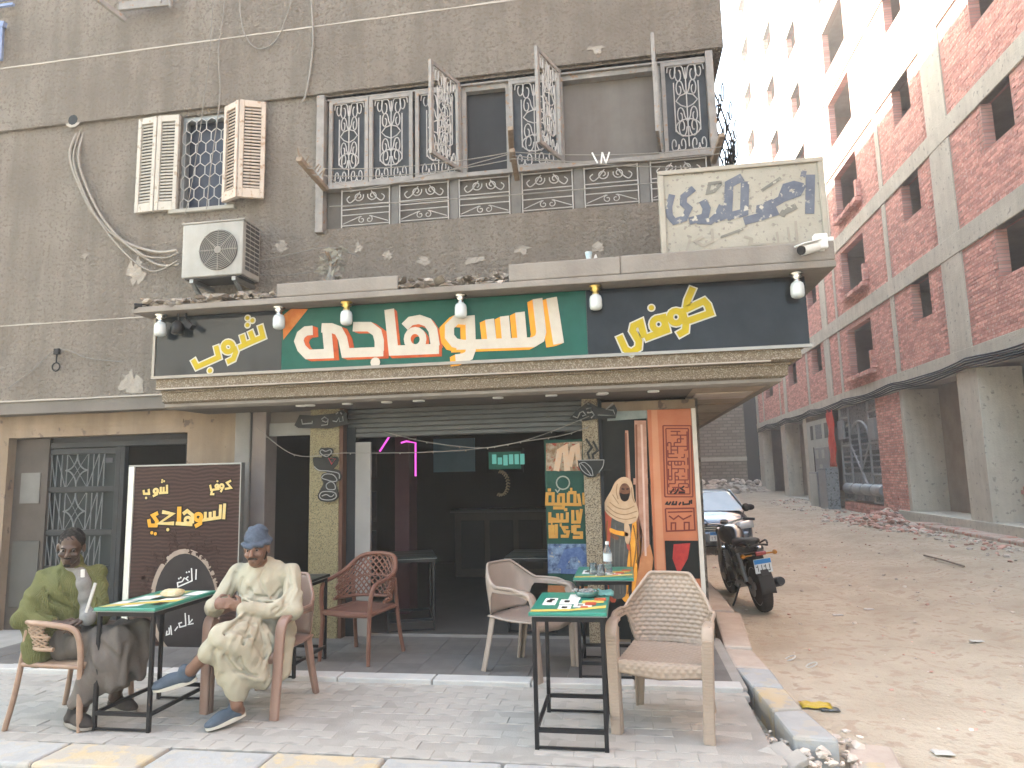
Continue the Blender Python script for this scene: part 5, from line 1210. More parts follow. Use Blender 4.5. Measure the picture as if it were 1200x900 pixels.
# wires on the wall
def wire(label, pts, r=.006, mat=None, Y=6.24, name="cable", grp=None):
    q = [at(p[0], p[1], 1, p[2] if len(p) > 2 else Y) for p in pts]
    return tag(MB().tube(spline(q, 6), r, 6).build(name, mat or m_cable_p), label, "cable", grp)
wire("pale cable hanging straight down past the shuttered window", [(263, -12), (262, 15), (256, 60), (258, 110), (252, 160), (246, 205), (242, 245)], .006, Y=6.15)
wire("thinner pale cable swaying beside the honeycomb grille", [(250, -12), (246, 60), (238, 125), (232, 170), (222, 230), (216, 252)], .004, Y=6.17)
wire("pale cable sagging in a deep loop under the top edge", [(280, -10), (285, 35), (302, 57), (325, 45), (342, 0), (344, -12)], .007)
wire("thick brown cable coming straight down the wall beside the long window", [(364, -12), (367, 40), (364, 80), (358, 112), (354, 120)], .012)
wire("short black wire loop on a hook low on the wall by the street door", [(10, 455), (40, 432), (62, 412), (78, 410), (105, 420), (145, 424)], .005, m_cable_p, 6.27)
hk = thing("wall_hook", "small black ring hook hanging from the low wall wire", "hook", (at(66, 415, 1, 6.27).x, 6.27, at(66, 415, 1, 6.27).z))
q = at(66, 425, 1, 6.26); MB().tube([q+Vector((0, 0, .12)), q], .008, 6).tube([q+Vector((.045*math.cos(t), 0, -.045+.045*math.sin(t))) for t in [k*math.pi/6 for k in range(12)]], .008, 6, closed=True).obox(q+Vector((0, 0, .12)), (.03, 0, 0), (0, .015, 0), (0, 0, .03)).build("ring", m_black, hk)
wire("pair of thin wires stretched below the air conditioner", [(300, 307), (345, 297), (385, 290), (420, 300)], .005, m_cable_p, 6.2)
wire("wire drooping from the air conditioner to the withered plant", [(300, 322), (340, 322), (380, 316)], .004, m_cable_p, 6.2)
# fairy light wires across the opening
for k, (pts, lab) in enumerate((([(300, 500), (345, 533), (400, 531), (440, 531), (500, 530), (560, 526), (610, 518), (660, 510), (690, 500)], "lower string of tiny lights looped across the shop opening"),
                               ([(450, 506), (500, 518), (560, 525), (600, 520), (640, 508), (690, 488)], "upper string of tiny lights sagging across the shop opening"))):
    q = spline([at(x, y, 1, 6.34) for x, y in pts], 8); b = MB().tube(q, .004, 5)
    for i in range(3, len(q), 5): b.ico(q[i]-Vector((0, 0, .008)), .008, 1)
    tag(b.build("light_string", m_cable_p), lab, "string lights", "light strings over the shop opening")
# clotheslines with their brackets
rk = thing("clothesline", "clotheslines with wooden brackets strung in front of the long iron window", "clothesline", (-1, 6.0, 4.5))
m_wood_o = M("weathered_wood", (.2, .15, .11), .9, col2=(.34, .27, .21), scale=14, bump=.6, bscale=30)
def bracket(pa, ya, pb, yb, w, name="bracket", mat=None):
    MB().bar(at(*pa, 1, ya), at(*pb, 1, yb), w, w*.8).build(name, mat or m_wood_o, rk, bevel=.008)
bracket((382, 222), 6.26, (350, 186), 5.75, .06); bracket((600, 188), 6.27, (598, 150), 5.6, .05); bracket((606, 210), 6.27, (600, 176), 5.75, .05); bracket((836, 190), 6.26, (846, 158), 5.75, .05)
for a_, b_, s in (((360, 197), (600, 178), .06), ((366, 205), (602, 186), .07), ((410, 225), (598, 180), .02), ((600, 178), (846, 172), .05), ((602, 186), (845, 180), .05), ((600, 182), (812, 196), .03), ((386, 242), (835, 208), .02), ((378, 203), (412, 222), .01)):
    MB().tube(sag(at(*a_, 1, 5.8), at(*b_, 1, 5.82), s), .0045, 5).build("line", m_cable_p, rk)
b = MB()
for k in range(9):
    q = at(352+k*3.2, 186+k*3, 1, 5.8)+Vector((random.uniform(-.01, .01), 0, .02)); b.tube([q, q+Vector((random.uniform(-.06, .06), random.uniform(-.03, .03), random.uniform(.02, .08)))], .007, 5)
b.build("tied_sticks", m_wood_o, rk)
pg = thing("clothes_pegs", "pale clothes pegs crossed on the clothesline before the grey curtain", "clothes pegs", at(705, 185, 1, 5.82))
for dx, a_ in ((-6, .5), (2, -.15), (5, .3), (9, -.4)):
    q = at(703+dx, 185, 1, 5.81); MB().bar(q+Vector((-.045*math.sin(a_), 0, .05)), q+Vector((.045*math.sin(a_), 0, -.05)), .016, .012).build("peg", m_wplas, pg)
# window air details top left: a rail and blue thing cut by the frame
tr = thing("balcony_bracket", "dark iron balcony bracket cut off by the top edge above the shuttered window", "bracket", at(150, 5, 1, 6.1))
MB().bar(at(108, -6, 1, 5.9), at(147, 24, 1, 6.2), .04, .05).bar(at(140, 8, 1, 6.15), at(202, 2, 1, 6.2), .03, .09).bar(at(188, 3, 1, 6.15), at(188, -14, 1, 6.15), .015, .015).bar(at(200, 9, 1, 6.15), at(196, -14, 1, 6.15), .02, .02).build("rail", m_iron, tr)
bl = thing("laundry_frame", "blue painted metal frame cut off by the photo's upper left edge", "frame", at(2, 50, 1, 6.2))
m_bluep = M("paint_dusty_blue", (.16, .22, .4), .6, col2=(.28, .34, .5), scale=9)
MB().bar(at(-4, 28, 1, 6.2), at(6, 29, 1, 6.2), .05, .06).bar(at(1, 30, 1, 6.2), at(-1, 70, 1, 6.22), .06, .05).bar(at(-6, 8, 1, 6.2), at(16, 5, 1, 6.2), .03, .03).bar(at(-6, 1, 1, 6.2), at(15, -3, 1, 6.2), .03, .03).build("bars", m_bluep, bl)
# withered plant in a bottle on the ledge
wp = thing("withered_plant", "withered grey plant stuck in a bottle on the canopy ledge", "plant", at(388, 332, 1, 5.85))
base = at(388, 333, 1, 5.85); base.z = 3.27; rg = random.Random(12)
MB().lathe(base, [(.045, 0), (.05, .02), (.05, .12), (.03, .17), (.02, .22), (.022, .24)], 14).build("bottle", M("bottle_dusty", (.2, .19, .17), .5), wp)
b = MB()
for k in range(46):
    t = rg.uniform(0, 6.28); r_ = rg.uniform(.02, .14); z = base.z+.12+rg.uniform(0, .3); c = base+Vector((r_*math.cos(t), r_*math.sin(t)*.6, z-base.z)); a_ = rg.uniform(0, 6.28)
    u_ = Vector((math.cos(a_), .5*math.sin(a_), rg.uniform(-1, .3))).normalized()*rg.uniform(.04, .08); v_ = u_.cross(Vector((rg.random(), rg.random(), rg.random()))).normalized()*.022
    b.add([c-u_, c+v_, c+u_, c-v_, c+v_.cross(u_)*3], [(0, 1, 4), (1, 2, 4), (2, 3, 4), (3, 0, 4)], 0, True)
b.build("leaves", M("leaf_dry_grey", (.22, .21, .18), .9, col2=(.4, .39, .35), scale=20), wp)
b = MB()
for k in range(7): t = rg.uniform(0, 6.28); b.tube(spline([base+Vector((0, 0, .22)), base+Vector((.05*math.cos(t), .03, .3)), base+Vector((.09*math.cos(t), .05*math.sin(t), .42*rg.uniform(.8, 1)))], 4), .005, 5)
b.build("stem", m_wood_o, wp)
cupw = thing("paper_cup", "crumpled blue and white cup left on the canopy ledge", "cup", (at(690, 306, 1, 5.6).x, 5.57, 3.31))
MB().lathe((at(690, 306, 1, 5.57).x, 5.57, 3.312), [(.02, 0), (.03, .06), (.032, .065)], 10).build("cup", M("cup_print", (.3, .5, .62), .5, col2=(.8, .8, .78), scale=30), cupw)
b = MB(); bb_ = at(696, 306, 1, 5.57); b.poly([(bb_.x, 5.57, 3.32), (bb_.x+.03, 5.58, 3.33), (bb_.x+.02, 5.57, 3.36), (bb_.x+.005, 5.57, 3.345)], (0, .004, 0)); b.build("lid_flap", m_wplas, cupw)
# broken masonry along the ledge
m_deb = M("broken_masonry", (.26, .22, .185), .95, col2=(.44, .39, .33), scale=14, bump=.8, bscale=30, bdist=.02, island=.45)
b = MB(); rg = random.Random(13)
for i in range(900):
    s = rg.random()
    x = rg.uniform(-4.42, -3.02) if s < .62 else rg.uniform(-1.86, -.9)
    yy = 5.52+abs(rg.gauss(0, .25)); yy = min(yy, 6.25); r = .01+.045*rg.random()**2.5
    h = .06 if s < .62 else .09
    b.ico((x, yy, 3.155+h*rg.random()*(1-.5*abs(yy-5.7))), r, 1, jit=.45, sc=(1.6, .9, .6))
tag(b.build("masonry_debris", m_deb, cafe, fix=False), kind="stuff")
rg = random.Random(14)
for i in range(11):
    x = rg.uniform(-4.35, -3.1) if i < 7 else rg.uniform(-1.8, -.95); z = 3.19+.05*rg.random()
    MB().obox((x, 5.6+.15*rg.random(), z), Vector((.12+.1*rg.random(), .02*rg.gauss(0, 1), .015*rg.gauss(0, 1))), Vector((.01, .06, 0)), Vector((0, 0, .018))).build("broken_slab", m_deb, cafe, bevel=.008)
for i, (px, py) in enumerate(((166, 362), (170, 366))):
    q = at(px, py, 1, 5.6); MB().tube([(q.x, 5.5+.05*i, q.z), (q.x+.25, 5.7, q.z+.02)], .03-.01*i, 10).build("pipe_stub", m_cable if i == 0 else m_deb, cafe)
MB().tube([at(165, 350, 1, 5.6), at(190, 362, 1, 5.65), at(230, 357, 1, 5.6)], .014, 6).build("loose_rod", m_wood_o, cafe)
# ================================================================ INSIDE THE SHOP
m_neon = M("neon_pink", (.8, .2, .7), .4, emit=(1, .1, .75), estr=.13)
nl = thing("neon_tube_light", "lit pink neon tubes bent at right angles inside the dark shop", "neon light", at(480, 530, 1, 7.6))
for pts in ([(470, 519), (476, 517), (487, 519), (487, 558)],): MB().tube([at(x, y, 1, 7.6) for x, y in pts], .011, 8).build("tube", m_neon, nl)
MB().tube([at(456, 512, 1, 7.5), at(445, 529, 1, 7.5)], .012, 8).build("tube", m_neon, nl)
MB().bar(at(487, 514, 1, 7.62), at(487, 558, 1, 7.62), .03, .02).build("backing", m_dark, nl)
tv = thing("television", "small screen glowing teal and green high on the shop's back wall", "television", at(592, 540, 1, 9.5))
t0, t1 = at(573, 550, 1, 9.5), at(610, 529, 1, 9.5)
MB().box(t0.x-.03, t1.x+.03, 9.5, 9.56, t0.z-.05, t1.z+.05).build("case", m_black, tv)
MB().box(t0.x, t1.x, 9.494, 9.499, t0.z, t1.z).build("screen", M("screen_glow", (.03, .15, .12), .3, emit=(.1, .6, .4), estr=.012, col2=(.02, .1, .1), scale=14), tv)
b = MB(); rg = random.Random(6)
for k in range(6): x = t0.x+.08*k+.05; b.box(x, x+.06, 9.488, 9.493, t0.z+.05+.03*rg.random(), t0.z+.14+.08*rg.random())
b.build("screen_image", M("screen_glow_bright", (.1, .5, .5), .3, emit=(.3, .9, .75), estr=.04), tv)
tag(MB().box(at(508, 555, 1, 9.3).x, at(556, 515, 1, 9.3).x, 9.3, 9.33, at(530, 553, 1, 9.3).z, at(530, 514, 1, 9.3).z).build("blue_banner", M("banner_blue", (.1, .19, .26), .7, col2=(.14, .25, .33), scale=3)), "plain dusty blue banner high on the shop's back wall", "banner")
orn = thing("gold_ornament", "gold wall ornament of leafy curls below the glowing screen", "ornament", at(591, 567, 1, 9.4)); b = MB(); c = at(591, 567, 1, 9.45)
for k in range(14):
    t = -1.9+k*.27; p = c+Vector((.1*math.cos(t)-.02, 0, .16*math.sin(t))); b.tube(spline([p, p+Vector((-.03, -.01, .02)), p+Vector((-.05, 0, -.01))], 3), .012, 5)
b.build("curls", M("ornament_gold", (.45, .36, .22), .5, col2=(.6, .5, .34), scale=20), orn)
pic = thing("wall_pictures", "framed black menu boards with white chalk writing inside the shop doorway", "menu boards", at(430, 570, 1, 7.2))
for k, (y0, y1) in enumerate(((528, 560), (576, 612), (622, 662))):
    p0, p1 = at(424, y1, 1, 7.2), at(441, y0, 1, 7.2); f_ = MB().box(p0.x, p1.x, 7.2, 7.23, p0.z, p1.z).build("board", m_black, pic); b = MB()
    for j in range(5):
        z = p0.z+(p1.z-p0.z)*(j+.7)/5.6; b.bar((p0.x+.02, 7.196, z), (p0.x+.02+rg.uniform(.03, .1), 7.196, z+.008*rg.gauss(0, 1)), .004, .012, (0, 0, 1))
    b.build("writing", flat("chalk_dim", (.3, .31, .31), .8), f_)
# dim counter and shelf along the shop's back wall
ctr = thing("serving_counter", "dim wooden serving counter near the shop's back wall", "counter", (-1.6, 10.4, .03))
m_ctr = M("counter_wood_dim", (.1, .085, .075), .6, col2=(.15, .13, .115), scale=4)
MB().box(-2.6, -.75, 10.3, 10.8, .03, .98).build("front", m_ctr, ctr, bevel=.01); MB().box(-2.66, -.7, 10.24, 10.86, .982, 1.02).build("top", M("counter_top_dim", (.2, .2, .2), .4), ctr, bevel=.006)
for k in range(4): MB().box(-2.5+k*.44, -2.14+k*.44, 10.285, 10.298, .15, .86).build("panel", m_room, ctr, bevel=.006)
# ================================================================ CHAIRS AND TABLES
def smooth_step(t): t = min(1, max(0, t)); return t*t*(3-2*t)
def bar_sec(mb, pts, wv, w, d, taper=1.0):
    """rounded rectangular strip along pts; wv: width direction per point or one vector"""
    n = len(pts); rows = []
    for i, p in enumerate(pts):
        t = (Vector(pts[min(i+1, n-1)])-Vector(pts[max(i-1, 0)])).normalized(); a = Vector(wv[i] if isinstance(wv, list) else wv); a = (a-t*a.dot(t)).normalized(); b = t.cross(a)
        k = 1+(taper-1)*i/(n-1); W_, D_ = (w[i] if isinstance(w, list) else w)*k/2, d/2
        rows.append([Vector(p)+a*W_*x+b*D_*y for x, y in ((-1, -.6), (-.8, -1), (.8, -1), (1, -.6), (1, .6), (.8, 1), (-.8, 1), (-1, .6))])
    mb.grid(rows, closed_u=True); mb.poly(rows[0]); mb.poly(rows[-1])
def monobloc(name, label, mat, woven, H=.85, group=None):
    root = thing(name, label, "chair", (0, 0, 0), group)
    # plan path of the shell from one arm front round the back to the other
    plan = spline([(-.285, -.21, 0), (-.292, -.02, 0), (-.272, .13, 0), (-.2, .225, 0), (-.1, .255, 0), (0, .262, 0), (.1, .255, 0), (.2, .225, 0), (.272, .13, 0), (.292, -.02, 0), (.285, -.21, 0)], 16 if woven else 6)
    S = [0]
    for a, b in zip(plan, plan[1:]): S.append(S[-1]+(b-a).length)
    L = S[-1]; NV = 64 if woven else 14; rows = [[] for _ in range(NV+1)]
    for p, s in zip(plan, S):
        q = abs(s/L*2-1)                       # 0 at the middle of the back, 1 at the arm fronts
        zhi = .655+(H-.655)*(1-smooth_step((q-.24)/.3)) - .035*smooth_step((q-.75)/.25)
        zlo = .425+(.185)*smooth_step((q-.34)/.16) - .03*smooth_step((q-.8)/.2)
        nrm = Vector((p.x, p.y+.05, 0)).normalized()
        for j in range(NV+1):
            v = j/NV; z = zlo+(zhi-zlo)*v
            rec = .17*max(0, (z-.43))*(1-smooth_step((q-.3)/.4)); flare = 0
            x = p.x*(1-.22*smooth_step((z-.66)/.2)*(1-smooth_step((q-.5)/.3))); y = p.y+rec
            pt = Vector((x, y, z)); e = min(v, 1-v)*(zhi-zlo)
            if q > .55: pt += nrm*.02*smooth_step((v-.6)/.4)+Vector((0, 0, 0))
            if woven:
                rz = z/.027; rw = math.floor(rz); ph = (s/.046+.5*(rw % 2)) % 1
                h = math.sin(math.pi*(rz-rw))**.7*(.2+.8*math.sin(math.pi*ph)**.8)
                if e > .012: pt -= nrm*.0125*h-nrm*.006
                else: pt -= nrm*.006
            rows[j].append(pt)
    b = MB().grid(rows); o = b.build("backrest", mat, root); so_ = o.modifiers.new("solid", 'SOLIDIFY'); so_.thickness = .011; so_.offset = 1
    # rolled rim along the top edge
    b = MB(); b.tube([r_+Vector((0, 0, .002)) for r_ in rows[-1][::2 if woven else 1]], .011, 7); b.build("rim", mat, root)
    # seat with a rounded front apron
    NS, NT = (76, 62) if woven else (16, 14); rows = []
    for i in range(NT+1):
        t = i/NT; row = []
        for j in range(NS+1):
            u = j/NS*2-1; w = .245+.02*math.sin(t*2)-.02*t
            if t < .2: a_ = t/.2; y = -.255+.01*a_; z = .345+.075*math.sin(a_*math.pi/2); y -= .018*math.sin(a_*math.pi)*.5
            else: a_ = (t-.2)/.8; y = -.245+.475*a_; z = .42-.022*math.sin(math.pi*a_)*(1-.5*u*u)+.006*a_
            z -= .02*(1-abs(u))*(1 if t < .2 else 0)*(1-t/.2) if t < .2 else 0
            y -= .018*(1-u*u)*(1-t)
            pt = Vector((u*w, y, z))
            if woven:
                dd = t*.6; rz = dd/.027; rw = math.floor(rz); ph = (u*w/.046+.5*(rw % 2)) % 1; h = math.sin(math.pi*(rz-rw))**.7*(.2+.8*math.sin(math.pi*ph)**.8)
                pt += Vector((0, -.009*h if t < .2 else 0, .009*h if t >= .2 else 0))
            row.append(pt)
        rows.append(row)
    o = MB().grid(rows).build("seat", mat, root); so_ = o.modifiers.new("solid", 'SOLIDIFY'); so_.thickness = .014; so_.offset = -1
    for s in (-1, 1):
        b = MB(); pts = spline([(s*.287, -.1, .628), (s*.287, -.19, .625), (s*.286, -.235, .585), (s*.283, -.25, .5), (s*.276, -.262, .25), (s*.268, -.275, 0)], 6); n = len(pts)
        bar_sec(b, pts, (1, 0, 0), [.058+.02*min(1, i/10)-.016*i/n for i in range(n)], .03)
        # side wall of the channel leg and its ladder ridges
        pts2 = [p+Vector((-s*.03, .032, 0)) for p in pts[10:]]; bar_sec(b, pts2, (0, 1, 0), [.055-.02*i/len(pts2) for i in range(len(pts2))], .012)
        if woven:
            for k in range(27):
                z = .05+k*.0195; tt = min(1, max(0, (.55-z)/.55)); b.obox((s*(.284-.016*tt), -.262-.022*tt, z), (.026, 0, 0), (0, .006, 0), (0, 0, .0062))
        b.build("leg", mat, root)
        b = MB(); bar_sec(b, spline([(s*.2, .215, .42), (s*.215, .25, .2), (s*.235, .29, 0)], 5), (1, .3, 0), .06, .026, .75); bar_sec(b, spline([(s*.225, .19, .41), (s*.238, .225, .2), (s*.25, .268, 0)], 5), (.2, 1, 0), .045, .012, .75); b.build("leg", mat, root)
        if woven:
            b = MB(); bar_sec(b, spline([(s*.26, -.25, .36), (s*.235, -.25, .37), (s*.2, -.25, .385)], 4), (0, 0, 1), .05, .014, .8); b.build("gusset", mat, root)
    return root
m_pl_w = M("plastic_tan_woven", (.33, .25, .19), .5, col2=(.42, .33, .26), scale=4, spec=.4, bump=.05)
m_pl_b = M("plastic_brown_rose", (.26, .155, .115), .38, col2=(.33, .21, .165), scale=4, spec=.45, bump=.05)
m_pl_t = M("plastic_taupe", (.3, .24, .2), .45, col2=(.38, .31, .26), scale=4, spec=.4, bump=.05)
def place(o, x, y, deg, z=0): o.location = (x, y, z); o.rotation_euler = (0, 0, rad(deg)); return o
wc = place(monobloc("plastic_chair", "empty tan plastic armchair with woven pattern at the front edge of the pavement", m_pl_w, True, .86), .2, 4.56, -12)
mc = place(monobloc("plastic_chair", "glossy rose brown plastic armchair in which the man in the knit cap sits", m_pl_b, False, .84), -2.56, 4.66, -6)
tc_ = place(monobloc("plastic_chair", "taupe plastic armchair turned sideways at the step behind the front table", m_pl_t, False, .8), -.8, 5.55, 62, .03)
def hoop_chair(name, label, mat, matb, H, solid_h):
    root = thing(name, label, "chair")
    hoop = spline([(-.235, -.235, .33), (-.25, -.24, .5), (-.262, -.2, .62), (-.272, -.05, .655), (-.262, .1, .655+.25*(H-.655)), (-.19, .22, H-.03), (-.08, .262, H), (.08, .262, H), (.19, .22, H-.03), (.262, .1, .655+.25*(H-.655)), (.272, -.05, .655), (.262, -.2, .62), (.25, -.24, .5), (.235, -.235, .33)], 7)
    MB().tube(hoop, .0185, 9).build("arm_rail", mat, root)
    for s in (-1, 1):
        MB().tube(spline([(s*.235, -.235, .345), (s*.238, -.245, .2), (s*.245, -.26, 0)], 5), [.0185]*9+[.016]*2, 9).build("leg", mat, root)
        MB().tube(spline([(s*.225, .16, .64), (s*.225, .19, .42), (s*.235, .22, .2), (s*.25, .26, 0)], 5), .0175, 9).build("leg", mat, root)
    # perforated back between rail and seat
    mid = [p for p in hoop if p.y > -.02]
    n = len(mid); lo = solid_h
    def S(i, v):
        i = min(max(i, 0), n-1); a = mid[int(i)]; b_ = mid[min(int(i)+1, n-1)]; p = a.lerp(b_, i-int(i)); zl = lo
        return Vector((p.x*(1-.05*(1-v)), p.y-.05*(1-v), zl+(p.z-.01-zl)*v))
    g = MB(); K = 16
    for k in range(-7, K+1):
        for d in (1, -1):
            pts = []
            for j in range(9):
                v = j/8; i = (k+ (v*6 if d > 0 else 6-v*6))/K*(n-1)
                if 0 <= i <= n-1: pts.append(S(i, v))
            if len(pts) > 1: g.tube(pts, .011, 5, flat=.55)
    g.tube([S(i, 0) for i in range(n)], .014, 7); g.tube([S(i, .5) for i in range(n)], .009, 6)
    g.build("backrest", matb, root)
    rows = []
    for i in range(10):
        t = i/9; rows.append([((u/7*2-1)*(.235-.03*t), -.25+.46*t-.02*(1-t)*(1-(u/7*2-1)**2), .415-.012*math.sin(math.pi*t)) for u in range(8)])
    o = MB().grid(rows).build("seat", matb, root); so_ = o.modifiers.new("solid", 'SOLIDIFY'); so_.thickness = .03; so_.offset = -1
    fr = MB(); fr.tube([(-.235, -.235, .39), (0, -.265, .385), (.235, -.235, .39)], .02, 8).tube([(-.24, -.23, .39), (-.228, .18, .4)], .016, 8).tube([(.24, -.23, .39), (.228, .18, .4)], .016, 8); fr.build("seat_rail", mat, root)
    return root
m_ratt = M("plastic_rattan_brown", (.27, .165, .11), .45, col2=(.38, .26, .19), scale=11, spec=.4); m_ratt2 = M("plastic_rattan_light", (.33, .22, .15), .5, col2=(.43, .31, .22), scale=9)
hc = place(hoop_chair("plastic_chair", "tan plastic chair with bent tube arms and perforated back under the man in green", m_ratt, m_ratt2, .7, .5), -3.73, 4.27, 92)
m_ratt3 = M("plastic_maroon_brown", (.15, .07, .05), .45, col2=(.22, .11, .08), scale=9)
hc2 = place(hoop_chair("plastic_chair", "empty dark reddish brown plastic chair with perforated back beside the gold column", m_ratt3, m_ratt3, .83, .47), -2.3, 5.82, -14, .03)
m_ttg = M("table_print_green", (.02, .17, .12), .3, col2=(.03, .23, .17), scale=4, spec=.5); m_ttw = M("table_print_white", (.68, .68, .64), .35, var=.05); m_tty = M("table_print_yellow", (.7, .5, .08), .35, col2=(.75, .62, .2), scale=9); m_ttr = M("table_print_red", (.55, .06, .04), .35, col2=(.6, .16, .05), scale=9)
m_ttk = M("table_print_dark", (.02, .03, .03), .35)
def cafe_table(label, w, d, H, style, parts=True):
    root = thing("cafe_table", label, "table"); t = .024
    for sx_ in (-1, 1):
        for sy in (-1, 1):
            MB().bar((sx_*(w/2-t), sy*(d/2-t), 0), (sx_*(w/2-t), sy*(d/2-t), H-.022), t, t, (0, 1, 0)).build("leg", m_black, root, bevel=.002, seg=1)
    x, y = w/2-t, d/2-t; ap, st_, ft_ = MB(), MB(), MB()
    for s in (-1, 1):
        ap.bar((-x+t/2-.002, s*y, H-.04), (x-t/2+.002, s*y, H-.04), t, .03); ap.bar((s*x, -y+t/2-.002, H-.04), (s*x, y-t/2+.002, H-.04), t-.002, .028)
        st_.bar((-x+t/2, s*y, .105), (x-t/2, s*y, .105), t*.8, t); MB().bar((-x+t/2, s*y, .012), (x-t/2, s*y, .012), t*.6, .012).build("foot_bar", m_black, root)
    for s in (-1, 1): st_.bar((s*x, -y, .105), (s*x, y, .105), t*.78, t-.002)
    ap.build("apron", m_black, root); st_.build("stretcher", m_black, root)
    top = MB().box(-w/2-.005, w/2+.005, -d/2-.005, d/2+.005, H-.02, H).build("tabletop", m_ttg if style in (1, 2) else m_ttk, root, bevel=.003, seg=1)
    MB().box(-w/2-.008, w/2+.008, -d/2-.008, d/2+.008, H-.024, H-.0205).build("edge_band", m_steel, root)
    z = H+.0008
    def prnt(quads, mat, nm, lv=0):
        b = MB()
        for i, q in enumerate(quads): b.poly([(p[0]*w/2, p[1]*d/2, z+lv*.0006+i*.00005) for p in q], (0, 0, .0003))
        b.build(nm, mat, top)
    R_ = lambda x0, y0, x1, y1, s=0: [(x0, y0), (x1, y0+s), (x1, y1+s), (x0, y1)]
    if style == 1:      # green with white blocks, yellow swoosh, red fruit
        prnt([R_(-.78, -.35, -.42, .35)], m_ttw, "print_label")
        prnt([R_(-.3, -.8, .05, -.3), R_(-.32, -.25, .2, .2), R_(-.12, .2, .22, .75), R_(.1, -.55, .6, -.2)], m_ttw, "print_label", 1)
        prnt([[(-.98, -.98), (0, -.9), (.98, -.6), (.98, -.35), (.1, -.7), (-.98, -.8)], R_(.3, -.2, .9, .1, .1)], m_tty, "print_swoosh", 2)
        prnt([R_(.4, -.35, .7, -.05), R_(.62, .1, .95, .4), R_(.3, -.6, .5, -.45)], m_ttr, "print_fruit", 3)
        prnt([R_(-.7, -.1, -.55, .1), R_(-.64, .1, -.5, .25), R_(-.2, -.1, -.05, .1), R_(.2, -.4, .35, -.3), R_(-.2, -.65, -.05, -.5)], m_ttk, "print_lettering", 4)
    elif style == 2:
        prnt([R_(-.9, -.95, -.5, -.3, .1), R_(-.3, -.9, .2, -.3, .1), R_(-.8, -.2, -.2, .3, .1), R_(.2, -.3, .8, .2, .1), R_(.4, .4, .9, .9)], m_ttw, "print_label")
        prnt([[(-.9, -.95), (.95, -.3), (.95, 0), (-.9, -.7)], R_(-.6, .35, .2, .8, .1)], m_tty, "print_swoosh", 1)
        prnt([R_(-.2, -.1, .2, .1), R_(.5, -.7, .8, -.4)], m_ttk, "print_lettering", 2)
    elif style == 3:
        prnt([R_(-.95, -.9, .95, -.6), R_(-.95, -.2, .95, .15), R_(-.95, .55, .95, .8)], M("table_slat_dull", (.16, .15, .13), .5), "print_stripe")
    return root
tr_ = place(cafe_table("black steel cafe table with green printed top in front of the empty woven chair", .44, .66, .755, 1), -.365, 4.375, 0)
tl_ = place(cafe_table("black steel cafe table with green printed top between the two seated men", .43, .66, .755, 2), -3.2, 4.38, 0)
tm_ = place(cafe_table("dark low cafe table with striped top behind the man in the knit cap", .44, .6, .7, 3), -2.78, 5.42, 0, .03)
tb_ = place(cafe_table("small cafe table with a plastic bottle on it before the robed figure poster", .44, .6, .73, 1), -.2, 5.62, 0, .03)
ti_ = place(cafe_table("dim cafe table deep inside the shop by the pillar tinted with neon glow", .5, .6, .72, 3), -2.25, 7.0, 20, .03)
ti2 = place(cafe_table("dim cafe table inside the shop behind the green poster", .5, .6, .72, 3), -.95, 7.05, 0, .03)
# things on the tables
bt_ = thing("water_bottle", "clear plastic water bottle with a pale label on the table before the poster", "bottle", (-.17, 5.6, .762))
m_pet = M("clear_plastic", (.8, .85, .86), .08, trans=.9, ior=1.3, var=.02, spec=.5)
MB().lathe((-.17, 5.6, .762), [(.03, 0), (.034, .01), (.034, .06), (.031, .07), (.034, .08), (.034, .15), (.03, .175), (.014, .205), (.013, .225)], 18).build("body", m_pet, bt_)
MB().lathe((-.17, 5.6, .762), [(.0348, .085), (.0348, .145)], 18).build("label", M("label_pale", (.5, .56, .58), .4, col2=(.7, .72, .72), scale=30), bt_); MB().lathe((-.17, 5.6, .762), [(.0155, .215), (.0155, .238)], 12).build("cap", m_wplas, bt_)
gl_ = thing("glass", "upside-down clear drinking glass beside the water bottle", "glass", (-.28, 5.5, .762)); MB().lathe((-.28, 5.5, .762), [(.034, 0), (.028, .08), (.026, .082), (.031, .006)], 14).build("cup", m_pet, gl_)
gl2 = copy_tree(gl_); gl2.location = (-.22, 5.42, .762); relabel(gl2, "clear drinking glass at the front edge of the bottle's table")
ash = thing("ashtray", "green glass ashtray heaped with grey ash on the green-topped front table", "ashtray", (-.28, 4.56, .757))
MB().lathe((-.28, 4.56, .757), [(.06, 0), (.072, .01), (.08, .035), (.07, .036), (.06, .014), (.01, .012)], 20).build("bowl", M("glass_green_dark", (.05, .14, .12), .1, spec=.6), ash)
b = MB(); rg = random.Random(2)
for k in range(40): b.ico((-.28+rg.gauss(0, .024), 4.56+rg.gauss(0, .024), .757+.018+.022*rg.random()), .009+.008*rg.random(), 1, jit=.3)
tag(b.build("ash", M("ash_grey", (.12, .12, .12), .9, col2=(.4, .4, .38), scale=60), ash, fix=False), kind="stuff")
cl = thing("folded_cloth", "crumpled teal cloth beside the ashtray on the front table", "cloth", (-.2, 4.62, .757)); rows = []
for i in range(9): rows.append([Vector((-.27+.16*i/8, 4.56+.12*j/8, .762+.028*abs(noise.noise(Vector((i*.5, j*.55, 1))))+.012*math.sin(i*j*.2)**2)) for j in range(9)])
o = MB().grid(rows).build("cloth", M("cloth_teal", (.1, .24, .22), .9, col2=(.16, .33, .3), scale=9), cl); so_ = o.modifiers.new("solid", 'SOLIDIFY'); so_.thickness = .006
pk = thing("bread_packet", "pale yellow wrapped packet lying on the table between the men", "packet", (-3.14, 4.44, .757)); rows = []
